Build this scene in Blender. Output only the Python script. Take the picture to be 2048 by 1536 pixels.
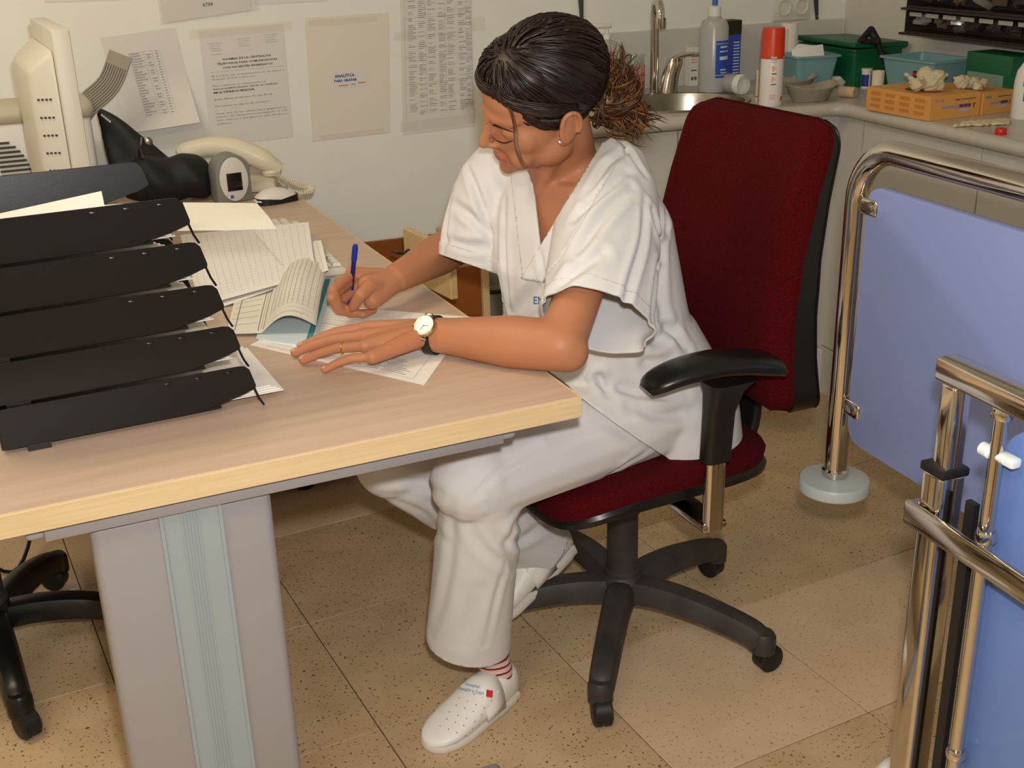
import bpy, bmesh, math, random
import numpy as np
from mathutils import Vector, Matrix, Euler
from mathutils.bvhtree import BVHTree

# ------------------------------------------------------------------ camera, light, exposure
SC = bpy.context.scene
for _o in list(bpy.data.objects): bpy.data.objects.remove(_o, do_unlink=True)
COL = SC.collection
FPX = 2370.3                       # focal length in pixels of the 2048 x 1536 frame
CAM = np.array([0.0, 0.0, 1.375])
def _cam_axes():
    yaw, pit, roll = np.radians([20.09, -21.58, -1.609])
    cy, sy = np.cos(yaw), np.sin(yaw)
    fwd = np.array([sy*np.cos(pit), cy*np.cos(pit), np.sin(pit)])
    right = np.array([cy, -sy, 0.0]); up = np.cross(right, fwd)
    c, s = np.cos(roll), np.sin(roll)
    return np.array([c*right+s*up, -(-s*right+c*up), fwd])
RM = _cam_axes()
cd = bpy.data.cameras.new('camera'); cam = bpy.data.objects.new('camera', cd); COL.objects.link(cam)
cd.sensor_width = 36.0; cd.lens = 36.0*FPX/2048.0; cd.clip_start = 0.02
m3 = Matrix((RM[0], -RM[1], -RM[2])).transposed()
cam.matrix_world = Matrix.Translation(CAM) @ m3.to_4x4()
SC.camera = cam
SC.view_settings.view_transform = 'Standard'; SC.view_settings.look = 'None'
SC.view_settings.gamma = 1.0; SC.view_settings.use_curve_mapping = False
SC.view_settings.exposure = 0.0
w = bpy.data.worlds.new('world'); SC.world = w; w.use_nodes = True
w.node_tree.nodes['Background'].inputs[0].default_value = (0.9, 0.85, 0.75, 1)
w.node_tree.nodes['Background'].inputs[1].default_value = 0.05
# the camera's own flash, just above and beside the lens
fl = bpy.data.lights.new('camera_flash', 'AREA'); fl.shape = 'DISK'; fl.size = 0.05
fl.energy = 24.0; fl.color = (1.0, 0.975, 0.945)
flo = bpy.data.objects.new('camera_flash', fl); COL.objects.link(flo)
flo.matrix_world = Matrix.Translation(CAM - RM[1]*0.10 + RM[0]*0.025 + RM[2]*0.02) @ m3.to_4x4()

def ray(u, v): return RM.T @ np.array([(u-1024)/FPX, (v-768)/FPX, 1.0])
def at_z(u, v, z): d = ray(u, v); return CAM + d*((z-CAM[2])/d[2])
def at_y(u, v, y): d = ray(u, v); return CAM + d*((y-CAM[1])/d[1])
def at_x(u, v, x): d = ray(u, v); return CAM + d*((x-CAM[0])/d[0])
def at_d(u, v, t): return CAM + ray(u, v)*t
def pix(P):
    q = (np.asarray(P, float)-CAM) @ RM.T
    return np.stack([1024+FPX*q[..., 0]/q[..., 2], 768+FPX*q[..., 1]/q[..., 2]], -1)
def depth(P): return float((np.asarray(P, float)-CAM) @ RM[2])

# ------------------------------------------------------------------ materials
def srgb(r, g, b):
    f = lambda c: (c/255/12.92) if c/255 <= 0.04045 else ((c/255+0.055)/1.055)**2.4
    return (f(r), f(g), f(b), 1.0)
_M = {}
def mat(name, col=(200, 200, 200), rough=0.5, metal=0.0, var=0.0, vscale=8.0, bump=0.0, bscale=200.0, spec=0.5,
        trans=0.0, sheen=0.0, sss=0.0, coat=0.0, alpha=1.0, ior=1.45, emit=0.0, col2=None, stretch=None, bdist=0.001):
    if name in _M: return _M[name]
    m = bpy.data.materials.new(name); m.use_nodes = True; _M[name] = m
    nt = m.node_tree; b = nt.nodes['Principled BSDF']
    c = srgb(*col); b.inputs['Base Color'].default_value = c
    b.inputs['Roughness'].default_value = rough; b.inputs['Metallic'].default_value = metal
    b.inputs['Specular IOR Level'].default_value = spec; b.inputs['IOR'].default_value = ior
    b.inputs['Transmission Weight'].default_value = trans; b.inputs['Alpha'].default_value = alpha
    b.inputs['Coat Weight'].default_value = coat
    if sheen: b.inputs['Sheen Weight'].default_value = sheen; b.inputs['Sheen Roughness'].default_value = 0.4; b.inputs['Sheen Tint'].default_value = c
    if sss:
        b.inputs['Subsurface Weight'].default_value = sss; b.inputs['Subsurface Radius'].default_value = (0.009, 0.004, 0.002)
        b.inputs['Subsurface Scale'].default_value = 0.6
    if emit: b.inputs['Emission Color'].default_value = c; b.inputs['Emission Strength'].default_value = emit
    tc = nt.nodes.new('ShaderNodeTexCoord'); src = tc.outputs['Object']
    if stretch:
        mp = nt.nodes.new('ShaderNodeMapping'); mp.inputs['Scale'].default_value = stretch
        nt.links.new(src, mp.inputs['Vector']); src = mp.outputs['Vector']
    if var:
        n = nt.nodes.new('ShaderNodeTexNoise'); n.inputs['Scale'].default_value = vscale; n.inputs['Detail'].default_value = 6
        nt.links.new(src, n.inputs['Vector'])
        r = nt.nodes.new('ShaderNodeValToRGB')
        c2 = srgb(*col2) if col2 else tuple(x*(1-var) for x in c[:3])+(1,)
        r.color_ramp.elements[0].position = 0.35; r.color_ramp.elements[1].position = 0.65
        r.color_ramp.elements[0].color = c2; r.color_ramp.elements[1].color = c
        nt.links.new(n.outputs['Fac'], r.inputs['Fac']); nt.links.new(r.outputs['Color'], b.inputs['Base Color'])
    if bump:
        n2 = nt.nodes.new('ShaderNodeTexNoise'); n2.inputs['Scale'].default_value = bscale; n2.inputs['Detail'].default_value = 3
        nt.links.new(src, n2.inputs['Vector'])
        bp = nt.nodes.new('ShaderNodeBump'); bp.inputs['Strength'].default_value = bump; bp.inputs['Distance'].default_value = bdist
        nt.links.new(n2.outputs['Fac'], bp.inputs['Height']); nt.links.new(bp.outputs['Normal'], b.inputs['Normal'])
    return m

# ------------------------------------------------------------------ geometry: (verts Nx3 array, list of faces)
def join(*gs):
    V, F, o = [], [], 0
    for g in gs:
        if g is None: continue
        V.append(np.asarray(g[0], float)); F += [tuple(i+o for i in f) for f in g[1]]; o += len(g[0])
    return np.concatenate(V), F
def xf(g, M):
    M = np.array(M); return g[0] @ M[:3, :3].T + M[:3, 3], g[1]
def mv(g, d): return np.asarray(g[0])+np.asarray(d), g[1]
def rotm(axis, deg): return Matrix.Rotation(math.radians(deg), 4, axis)
def TR(loc=(0, 0, 0), rz=0, rx=0, ry=0):
    return Matrix.Translation(Vector(loc)) @ Euler((math.radians(rx), math.radians(ry), math.radians(rz)), 'XYZ').to_matrix().to_4x4()
def bevelled(g, wd, seg=2, ang=25):
    bm = bmesh.new(); vs = [bm.verts.new(v) for v in g[0]]
    for f in g[1]:
        try: bm.faces.new([vs[i] for i in f])
        except ValueError: pass
    bm.normal_update()
    es = [e for e in bm.edges if len(e.link_faces) == 2 and e.calc_face_angle(0) > math.radians(ang)]
    if es: bmesh.ops.bevel(bm, geom=es, offset=wd, segments=seg, affect='EDGES', profile=0.5, clamp_overlap=True)
    bm.verts.ensure_lookup_table(); bm.verts.index_update()
    V = np.array([v.co[:] for v in bm.verts]); F = [tuple(v.index for v in f.verts) for f in bm.faces]; bm.free(); return V, F
_BF = [(0, 3, 2, 1), (4, 5, 6, 7), (0, 1, 5, 4), (1, 2, 6, 5), (2, 3, 7, 6), (3, 0, 4, 7)]
def box(c, s, bev=0.0, seg=2, M=None):
    c = np.array(c, float); h = np.array(s, float)/2
    V = np.array([[-1, -1, -1], [1, -1, -1], [1, 1, -1], [-1, 1, -1], [-1, -1, 1], [1, -1, 1], [1, 1, 1], [-1, 1, 1]])*h
    g = (V, list(_BF))
    if bev: g = bevelled(g, bev, seg)
    if M is not None: g = xf(g, M)
    return mv(g, c)
def bx(x0, x1, y0, y1, z0, z1, bev=0.0, seg=2): return box(((x0+x1)/2, (y0+y1)/2, (z0+z1)/2), (x1-x0, y1-y0, z1-z0), bev, seg)
def hexa(P, bev=0):
    """box from its 8 corners: bottom ring then top ring"""
    g = (np.array(P, float), list(_BF)); return bevelled(g, bev) if bev else g
def prism(out, z0, z1, bev=0.0, seg=2):
    n = len(out); V = np.array([(x, y, z0) for x, y in out]+[(x, y, z1) for x, y in out])
    F = [tuple(range(n-1, -1, -1)), tuple(range(n, 2*n))]+[(i, (i+1) % n, n+(i+1) % n, n+i) for i in range(n)]
    g = (V, F)
    return bevelled(g, bev, seg, 60) if bev else g
def rrect(w_, h_, r, n=5, cx=0, cy=0):
    o = []
    for sx, sy, a0 in ((1, 1, 0), (-1, 1, 90), (-1, -1, 180), (1, -1, 270)):
        for k in range(n+1):
            a = math.radians(a0+90*k/n); o.append((cx+sx*(w_/2-r)+r*math.cos(a), cy+sy*(h_/2-r)+r*math.sin(a)))
    return o
def lathe(prof, seg=24, caps=True, sy=1.0):
    """profile [(r, z)] about z"""
    V, F = [], []; n = len(prof)
    for r, z in prof:
        for k in range(seg): a = 2*math.pi*k/seg; V.append((r*math.cos(a), r*math.sin(a)*sy, z))
    for i in range(n-1):
        for k in range(seg): k2 = (k+1) % seg; F.append((i*seg+k, i*seg+k2, (i+1)*seg+k2, (i+1)*seg+k))
    if caps: F.append(tuple(range(seg-1, -1, -1))); F.append(tuple((n-1)*seg+k for k in range(seg)))
    return np.array(V), F
def smooth_path(P, n):
    """Catmull-Rom through points, n samples per span"""
    P = np.array(P, float)
    if len(P) < 3: return np.array([P[0]+(P[-1]-P[0])*t for t in np.linspace(0, 1, n+1)])
    Q = np.vstack([2*P[0]-P[1], P, 2*P[-1]-P[-2]]); out = []
    for i in range(1, len(Q)-2):
        for t in np.linspace(0, 1, n, endpoint=False):
            a, b, c, d = Q[i-1], Q[i], Q[i+1], Q[i+2]
            out.append(0.5*((2*b)+(c-a)*t+(2*a-5*b+4*c-d)*t*t+(3*b-a-3*c+d)*t**3))
    out.append(Q[-2]); return np.array(out)
def frames(P, up=None):
    T = np.gradient(P, axis=0); T /= np.linalg.norm(T, axis=1)[:, None]+1e-12
    u = np.array(up, float) if up is not None else (np.array([0, 0, 1.0]) if abs(T[0][2]) < 0.9 else np.array([1.0, 0, 0]))
    A, B = [], []
    for t in T:
        u = u-t*(u@t); u = u/(np.linalg.norm(u)+1e-12); A.append(u); B.append(np.cross(t, u))
        if up is not None: u = np.array(up, float)
    return T, np.array(A), np.array(B)
def tube(P, r, seg=10, caps=True, flat=1.0, up=None, closed=False):
    """sweep; r scalar or per-point; flat scales the 'up' axis"""
    P = np.array(P, float); n = len(P); r = np.broadcast_to(np.array(r, float), (n,))
    T, A, B = frames(P, up); V, F = [], []
    for i in range(n):
        for k in range(seg):
            a = 2*math.pi*k/seg; V.append(P[i]+r[i]*(A[i]*math.sin(a)*flat+B[i]*math.cos(a)))
    for i in range(n if closed else n-1):
        j = (i+1) % n
        for k in range(seg): k2 = (k+1) % seg; F.append((i*seg+k, i*seg+k2, j*seg+k2, j*seg+k))
    if caps and not closed: F.append(tuple(range(seg-1, -1, -1))); F.append(tuple((n-1)*seg+k for k in range(seg)))
    return np.array(V), F
def sweep(P, out, up=None, caps=True):
    """sweep a 2D outline (across B, along A)"""
    P = np.array(P, float); n = len(P); T, A, B = frames(P, up); s = len(out); V, F = [], []
    for i in range(n):
        for x, y in out: V.append(P[i]+B[i]*x+A[i]*y)
    for i in range(n-1):
        for k in range(s): k2 = (k+1) % s; F.append((i*s+k, i*s+k2, (i+1)*s+k2, (i+1)*s+k))
    if caps: F.append(tuple(range(s-1, -1, -1))); F.append(tuple((n-1)*s+k for k in range(s)))
    return np.array(V), F
def loft(rings, caps=True):
    n = len(rings); s = len(rings[0]); V = np.concatenate([np.asarray(r, float) for r in rings]); F = []
    for i in range(n-1):
        for k in range(s): k2 = (k+1) % s; F.append((i*s+k, i*s+k2, (i+1)*s+k2, (i+1)*s+k))
    if caps: F.append(tuple(range(s-1, -1, -1))); F.append(tuple((n-1)*s+k for k in range(s)))
    return V, F
def ell(c, r, seg=16, rings=10, M=None):
    V, F = [], []
    for i in range(rings+1):
        p = math.pi*i/rings
        for k in range(seg): a = 2*math.pi*k/seg; V.append((math.sin(p)*math.cos(a), math.sin(p)*math.sin(a), -math.cos(p)))
    for i in range(rings):
        for k in range(seg): k2 = (k+1) % seg; F.append((i*seg+k, i*seg+k2, (i+1)*seg+k2, (i+1)*seg+k))
    V = np.array(V)*np.broadcast_to(np.array(r, float), (3,))
    if M is not None: V = V @ np.array(M)[:3, :3].T
    return V+np.array(c, float), F
def caps(p0, p1, r0, r1, seg=14):
    """tapered capsule"""
    p0, p1 = np.array(p0, float), np.array(p1, float); d = p1-p0; L = np.linalg.norm(d); d = d/(L+1e-9)
    prof = []; P = []
    for k in range(5): a = math.pi/2*(1-k/5); P.append(p0-d*r0*math.sin(a)); prof.append(max(r0*math.cos(a), 1e-4))
    for k in range(4): t = k/3; P.append(p0+(p1-p0)*t); prof.append(r0+(r1-r0)*t)
    for k in range(1, 6): a = math.pi/2*k/5; P.append(p1+d*r1*math.sin(a)); prof.append(max(r1*math.cos(a), 1e-4))
    return tube(P, prof, seg)
def chain(P, R_): return join(*[caps(P[i], P[i+1], R_[i], R_[i+1]) for i in range(len(P)-1)])
def grid(fn, nu, nv, th=0.0, nrm=None):
    """sheet fn(u, v) in 0..1; th > 0 gives it a back face along -nrm"""
    V = np.array([fn(i/nu, j/nv) for j in range(nv+1) for i in range(nu+1)], float); s = nu+1
    F = [(j*s+i, j*s+i+1, (j+1)*s+i+1, (j+1)*s+i) for j in range(nv) for i in range(nu)]
    if th:
        n = len(V); W = V-np.array(nrm, float)*th
        F2 = [tuple(x+n for x in f[::-1]) for f in F]
        rim = [i for i in range(s)]+[j*s+nu for j in range(1, nv+1)]+[nv*s+i for i in range(nu-1, -1, -1)]+[j*s for j in range(nv-1, 0, -1)]
        F3 = [(rim[(k+1) % len(rim)], rim[k], rim[k]+n, rim[(k+1) % len(rim)]+n) for k in range(len(rim))]
        V = np.concatenate([V, W]); F = F+F2+F3
    return V, F
def text_geo(s, size=0.1, align='LEFT', bold=0.0, res=2, space=1.0, line=1.0, shear=0.0):
    cu = bpy.data.curves.new('tmp_text', 'FONT'); cu.body = s; cu.size = size; cu.align_x = align; cu.resolution_u = res
    cu.offset = bold; cu.space_character = space; cu.space_line = line; cu.shear = shear
    o = bpy.data.objects.new('tmp_text', cu); me = o.to_mesh()
    V = np.array([v.co[:] for v in me.vertices]) if len(me.vertices) else np.zeros((0, 3)); F = [tuple(p.vertices) for p in me.polygons]
    o.to_mesh_clear(); bpy.data.objects.remove(o); bpy.data.curves.remove(cu); return V, F

# ------------------------------------------------------------------ objects
def obj(name, g, m, parent=None, smooth=True, ang=40, fm=None):
    me = bpy.data.meshes.new(name)
    V = np.asarray(g[0], float)
    if parent is not None and parent.get('_w'): V = V-np.array(parent['_w'])
    me.from_pydata(V.tolist(), [], g[1]); me.update()
    for k in (m if isinstance(m, (list, tuple)) else [m]): me.materials.append(k)
    if fm is not None: me.polygons.foreach_set('material_index', np.asarray(fm, np.int32))
    if smooth:
        me.polygons.foreach_set('use_smooth', [True]*len(me.polygons)); me.set_sharp_from_angle(angle=math.radians(ang))
    o = bpy.data.objects.new(name, me); COL.objects.link(o)
    if parent is not None:
        o.parent = parent
        if parent.get('_w'): o['_w'] = [0.0, 0.0, 0.0]   # sub-parts of a world-placed part need the same shift
        if parent.get('_w'): o['_w'] = list(parent['_w'])
    return o
def thing(name, label, cat, loc=(0, 0, 0), rz=0, group=None, world=False):
    """Empty at the thing's base; world=True: its parts are given in world coordinates"""
    o = bpy.data.objects.new(name, None); COL.objects.link(o); o.empty_display_size = 0.05
    o.location = Vector([float(x) for x in loc]); o.rotation_euler = (0, 0, math.radians(rz)); o['label'] = label; o['category'] = cat
    if group: o['group'] = group
    if world: o['_w'] = [float(x) for x in loc]
    return o
def tag(o, label, cat, group=None):
    o['label'] = label; o['category'] = cat
    if group: o['group'] = group
    return o
def struct(o, label=None):
    o['kind'] = 'structure'
    if label: o['label'] = label
    return o
def share(src, parent, loc=None, M=None):
    """a copy of a part that shares its mesh"""
    c = src.copy(); COL.objects.link(c); c.parent = parent
    if M is not None: c.matrix_local = M
    elif loc is not None: c.location = loc
    return c
def solo(name, g, m, label, cat, base, group=None, smooth=True, ang=40, fm=None):
    """a thing that is one mesh, geometry in world coordinates, origin at its base"""
    o = obj(name, mv(g, -np.array(base, float)), m, None, smooth, ang, fm); o.location = Vector([float(x) for x in base])
    return tag(o, label, cat, group)
def remesh(gs, voxel, smooth=4, fac=0.5):
    """one continuous surface from overlapping closed shapes"""
    V, F = join(*gs) if isinstance(gs, list) else gs
    me = bpy.data.meshes.new('tmp'); me.from_pydata(np.asarray(V).tolist(), [], F); me.update()
    bm = bmesh.new(); bm.from_mesh(me); bmesh.ops.recalc_face_normals(bm, faces=bm.faces); bm.to_mesh(me); bm.free()
    o = bpy.data.objects.new('tmp', me); COL.objects.link(o)
    r = o.modifiers.new('r', 'REMESH'); r.mode = 'VOXEL'; r.voxel_size = voxel; r.adaptivity = 0
    if smooth:
        s = o.modifiers.new('s', 'SMOOTH'); s.iterations = smooth; s.factor = fac
    dg = bpy.context.evaluated_depsgraph_get(); me2 = o.evaluated_get(dg).to_mesh()
    n = len(me2.vertices); A = np.empty(n*3); me2.vertices.foreach_get('co', A)
    G = A.reshape(-1, 3).copy(), [tuple(p.vertices) for p in me2.polygons]
    o.evaluated_get(dg).to_mesh_clear(); bpy.data.objects.remove(o); bpy.data.meshes.remove(me); return G
def vnormals(g):
    V = np.asarray(g[0]); N = np.zeros_like(V)
    F4 = np.array([f if len(f) == 4 else (f[0], f[1], f[2], f[2]) for f in g[1] if len(f) in (3, 4)])
    n = np.cross(V[F4[:, 2]]-V[F4[:, 0]], V[F4[:, 3]]-V[F4[:, 1]])
    for k in range(4): np.add.at(N, F4[:, k], n)
    return N/(np.linalg.norm(N, axis=1)[:, None]+1e-12)
def relax(g, wgt, it):
    """Laplacian smoothing with a weight per vertex"""
    V = np.array(g[0]); E = set()
    F4 = np.array([f for f in g[1] if len(f) == 4]); a = np.concatenate([F4[:, k] for k in range(4)]); b = np.concatenate([F4[:, (k+1) % 4] for k in range(4)])
    n = len(V); cnt = np.bincount(a, minlength=n)+np.bincount(b, minlength=n)+1e-9; w_ = np.clip(wgt, 0, 1)*(cnt > 1)
    for _ in range(it):
        S = np.stack([np.bincount(a, V[b, k], n)+np.bincount(b, V[a, k], n) for k in range(3)], 1)/cnt[:, None]
        V += (S-V)*(0.5*w_)[:, None]
    return V, g[1]
def seg_dist(P, A, B):
    A, B = np.array(A), np.array(B); d = B-A; t = np.clip(((P-A)@d)/(d@d+1e-12), 0, 1)
    return np.linalg.norm(P-(A+t[:, None]*d), axis=1), t
def folds(g, lines, front_only=True):
    """press creases into a cloth surface. lines: (pixel polyline, width, amp); pixels give directions, the cloth gives the distance"""
    V = np.array(g[0]); N = vnormals(g); tree = BVHTree.FromPolygons(V.tolist(), g[1]); o = Vector(CAM); D = np.zeros(len(V))
    for P, wd, amp in lines:
        pts = []
        P = smooth_path(np.array(P, float), 6) if len(P) > 2 else np.array([np.array(P[0])+(np.array(P[1])-np.array(P[0]))*t for t in np.linspace(0, 1, 8)])
        for u, v in P:
            h = tree.ray_cast(o, Vector(ray(u, v)).normalized())
            if h[0] is not None: pts.append(np.array(h[0]))
        if len(pts) < 2: continue
        best = np.full(len(V), 9.0); tt = np.zeros(len(V)); n = len(pts)-1
        for i in range(n):
            d, t = seg_dist(V, pts[i], pts[i+1]); k = d < best; best[k] = d[k]; tt[k] = (i+t[k])/n
        env = np.sin(np.pi*np.clip(tt, 0.06, 0.94))**0.6
        D += amp*env*(-np.exp(-(best/wd)**2)+0.6*np.exp(-((best-2.1*wd)/(1.1*wd))**2))
    return V+N*D[:, None], g[1]
def cloth_open(g, cuts):
    """cuts: list of (origin, normal, centre, radius): cut by the plane inside that ball and drop what lies on the normal's side"""
    bm = bmesh.new(); vs = [bm.verts.new(v) for v in g[0]]
    for f in g[1]: bm.faces.new([vs[i] for i in f])
    for o_, n_, c_, r_ in cuts:
        c_ = Vector(c_); o_ = Vector(o_); n_ = Vector(n_).normalized()
        fs = [f for f in bm.faces if (f.calc_center_median()-c_).length < r_]
        ge = set(fs)
        for f in fs: ge.update(f.edges); ge.update(f.verts)
        bmesh.ops.bisect_plane(bm, geom=list(ge), plane_co=o_, plane_no=n_, dist=1e-5)
        bmesh.ops.delete(bm, geom=[f for f in bm.faces if (f.calc_center_median()-c_).length < r_ and (f.calc_center_median()-o_).dot(n_) > 0], context='FACES')
    bmesh.ops.delete(bm, geom=[v for v in bm.verts if not v.link_faces], context='VERTS')
    bm.verts.index_update()
    V = np.array([v.co[:] for v in bm.verts]); F = [tuple(v.index for v in f.verts) for f in bm.faces]; bm.free(); return V, F
def cut_keep(g, planes, ok=None):
    """cut along planes (origin, normal) and keep what lies behind all of them"""
    bm = bmesh.new(); vs = [bm.verts.new(v) for v in g[0]]
    for f in g[1]: bm.faces.new([vs[i] for i in f])
    for o_, n_ in planes:
        if ok is not None: bmesh.ops.delete(bm, geom=[f for f in bm.faces if not ok(np.array(f.calc_center_median()))], context='FACES'); ok = None
        bmesh.ops.bisect_plane(bm, geom=bm.verts[:]+bm.edges[:]+bm.faces[:], plane_co=Vector(o_), plane_no=Vector(n_), dist=1e-5, clear_outer=True)
    bmesh.ops.delete(bm, geom=[v for v in bm.verts if not v.link_faces], context='VERTS')
    bm.verts.index_update(); V = np.array([v.co[:] for v in bm.verts]); F = [tuple(v.index for v in f.verts) for f in bm.faces]; bm.free(); return V, F
rnd = random.Random(7)
# ------------------------------------------------------------------ the room
X0, X1, YB, YF, ZC = -2.0, 2.4, 3.35, -1.6, 2.6
def terrazzo(name, base, dark, speck):
    m = bpy.data.materials.new(name); m.use_nodes = True; nt = m.node_tree; b = nt.nodes['Principled BSDF']
    b.inputs['Roughness'].default_value = 0.38
    tc = nt.nodes.new('ShaderNodeNewGeometry')
    def noise(sc, det=2):
        n = nt.nodes.new('ShaderNodeTexNoise'); n.inputs['Scale'].default_value = sc; n.inputs['Detail'].default_value = det
        nt.links.new(tc.outputs['Position'], n.inputs['Vector']); return n
    def ramp(n, p0, p1, c0, c1, out='Fac'):
        r = nt.nodes.new('ShaderNodeValToRGB'); e = r.color_ramp.elements
        e[0].position, e[1].position = p0, p1; e[0].color, e[1].color = c0, c1
        nt.links.new(n.outputs[out], r.inputs['Fac']); return r
    base_r = ramp(noise(9, 6), 0.3, 0.7, srgb(*dark), srgb(*base))
    prev = base_r.outputs['Color']
    for sc, th, c in ((150, 0.66, speck[0]), (95, 0.70, speck[1]), (230, 0.68, speck[2])):
        f = ramp(noise(sc, 1), th, th+0.03, (0, 0, 0, 1), (1, 1, 1, 1))
        mx = nt.nodes.new('ShaderNodeMix'); mx.data_type = 'RGBA'
        nt.links.new(f.outputs['Color'], mx.inputs[0]); nt.links.new(prev, mx.inputs[6]); mx.inputs[7].default_value = srgb(*c)
        prev = mx.outputs[2]
    nt.links.new(prev, b.inputs['Base Color']); return m
TERR_D = terrazzo('terrazzo_speckled', (200, 173, 136), (182, 155, 118), ((122, 82, 44), (116, 92, 62), (190, 170, 138)))
TERR_L = terrazzo('terrazzo_pale', (210, 184, 152), (202, 174, 142), ((170, 134, 98), (182, 150, 116), (210, 190, 160)))
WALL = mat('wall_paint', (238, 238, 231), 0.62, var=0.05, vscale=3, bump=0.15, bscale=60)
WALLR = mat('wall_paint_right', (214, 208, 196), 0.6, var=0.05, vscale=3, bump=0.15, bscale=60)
CEIL = mat('ceiling_paint', (225, 220, 208), 0.7, var=0.03, vscale=3)
GROUT = mat('floor_grout', (88, 74, 56), 0.9, var=0.3, vscale=30)
floor = struct(obj('floor', bx(X0, X1, YF, YB, -0.08, -0.0025), GROUT, smooth=False), 'beige terrazzo tile floor with dark joints')
TA = math.radians(7.1); TS = 0.40; TO = np.array([0.767, 1.812])
tu, tv = np.array([math.cos(TA), math.sin(TA)]), np.array([math.sin(TA), -math.cos(TA)])
def clip_poly(P, a, b, c):
    out = []
    for i in range(len(P)):
        p, q = P[i], P[(i+1) % len(P)]; dp, dq = a*p[0]+b*p[1]-c, a*q[0]+b*q[1]-c
        if dp <= 0: out.append(p)
        if dp*dq < 0: t = dp/(dp-dq); out.append(p+(q-p)*t)
    return out
h = TS/2-0.0011
tile_src = None
PALE = {(0, 0), (1, 0), (2, 0), (3, 0), (-3, -3), (-2, -3), (-1, -3), (2, 3), (-4, 1), (4, -2)}
for i in range(-9, 9):
    for j in range(-7, 11):
        c = TO+tu*TS*(i+0.5)+tv*TS*(j+0.5)
        P = [c+tu*a*h+tv*b*h for a, b in ((-1, 1), (1, 1), (1, -1), (-1, -1))]
        inside = all(X0 < p[0] < X1 and YF < p[1] < YB for p in P)
        m = TERR_L if (i, j) in PALE else TERR_D
        if inside:
            if tile_src is None:
                g = box((0, 0, -0.006), (2*h, 2*h, 0.012), 0.0008, 1)
                o = obj('floor_tile', g, m, floor, smooth=False); tile_src = o
            else: o = share(tile_src, floor)
            o.location = (c[0], c[1], 0); o.rotation_euler = (0, 0, TA)
            o.material_slots[0].link = 'OBJECT'; o.material_slots[0].material = m
        else:
            for a, b_, cc in ((-1, 0, -X0), (1, 0, X1), (0, -1, -YF), (0, 1, YB)):
                if P: P = clip_poly(P, a, b_, cc)
            if len(P) > 2: obj('floor_tile', prism([tuple(p) for p in P], -0.012, 0), m, floor, smooth=False)
wb = struct(obj('wall_back', bx(X0-0.1, X1+0.1, YB, YB+0.1, -0.08, ZC), WALL, smooth=False), 'off-white painted wall hung with paper notices')
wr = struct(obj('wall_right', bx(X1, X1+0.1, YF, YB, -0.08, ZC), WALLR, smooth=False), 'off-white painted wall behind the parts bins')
wl = struct(obj('wall_left', bx(X0-0.1, X0, YF, YB, -0.08, ZC), WALL, smooth=False))
wf = struct(obj('wall_front', bx(X0-0.1, X1+0.1, YF-0.1, YF, -0.08, ZC), WALL, smooth=False))
ce = struct(obj('ceiling', bx(X0-0.1, X1+0.1, YF-0.1, YB+0.1, ZC, ZC+0.1), CEIL, smooth=False))
SKIRT = mat('skirting', (176, 150, 118), 0.5, var=0.1)
struct(obj('baseboard_left', bx(X0, X0+0.012, YF, YB, 0, 0.07, 0.002), SKIRT, smooth=False))
struct(obj('baseboard_back', bx(X0+0.012, 1.20, YB-0.012, YB, 0, 0.07, 0.002), SKIRT, smooth=False))

# ceiling lamps: recessed warm fluorescent troffers, the room's own light
LAMP_ON = mat('lamp_diffuser', (255, 226, 170), 0.5, emit=2.0)
LAMP_BODY = mat('lamp_body', (232, 230, 224), 0.4)
def ceiling_lamp(x, y, lab):
    t = thing('ceiling_light', lab, 'lamp', (x, y, ZC-0.05), 0, 'ceiling lights')
    g = join(bx(-0.62, 0.62, -0.32, -0.29, 0, 0.05, 0.004), bx(-0.62, 0.62, 0.29, 0.32, 0, 0.05, 0.004), bx(-0.62, -0.59, -0.29, 0.29, 0, 0.05, 0.004), bx(0.59, 0.62, -0.29, 0.29, 0, 0.05, 0.004))
    obj('frame', g, LAMP_BODY, t); obj('diffuser', bx(-0.59, 0.59, -0.29, 0.29, 0.022, 0.03), LAMP_ON, t)
    l = bpy.data.lights.new('lamp_light', 'AREA'); l.shape = 'RECTANGLE'; l.size = 1.1; l.size_y = 0.5; l.energy = LAMP_W; l.color = (1.0, 0.90, 0.70)
    lo = bpy.data.objects.new('lamp_light', l); COL.objects.link(lo); lo.parent = t; lo.location = (0, 0, 0.012)
LAMP_W = 15.0
ceiling_lamp(-0.75, 2.0, 'white framed ceiling light over the second chair, above the picture')
ceiling_lamp(-0.75, 0.0, 'white framed ceiling light behind the camera over open floor')

# ------------------------------------------------------------------ L-shaped worktop, backsplash, cabinets
CT = 0.87; CY, CX = 2.79, 2.00                          # worktop height and its two front edges
LAM = mat('worktop_laminate', (190, 184, 172), 0.3, var=0.06, vscale=40)
CAB = mat('cabinet_white', (200, 197, 190), 0.42, var=0.02, vscale=4)
SPL = mat('backsplash_white', (206, 204, 196), 0.3, var=0.02, vscale=4)
STEEL = mat('brushed_steel', (150, 144, 130), 0.28, 1.0)
CHROME = mat('chrome', (212, 206, 196), 0.09, 1.0)
XL = 1.20
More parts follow.
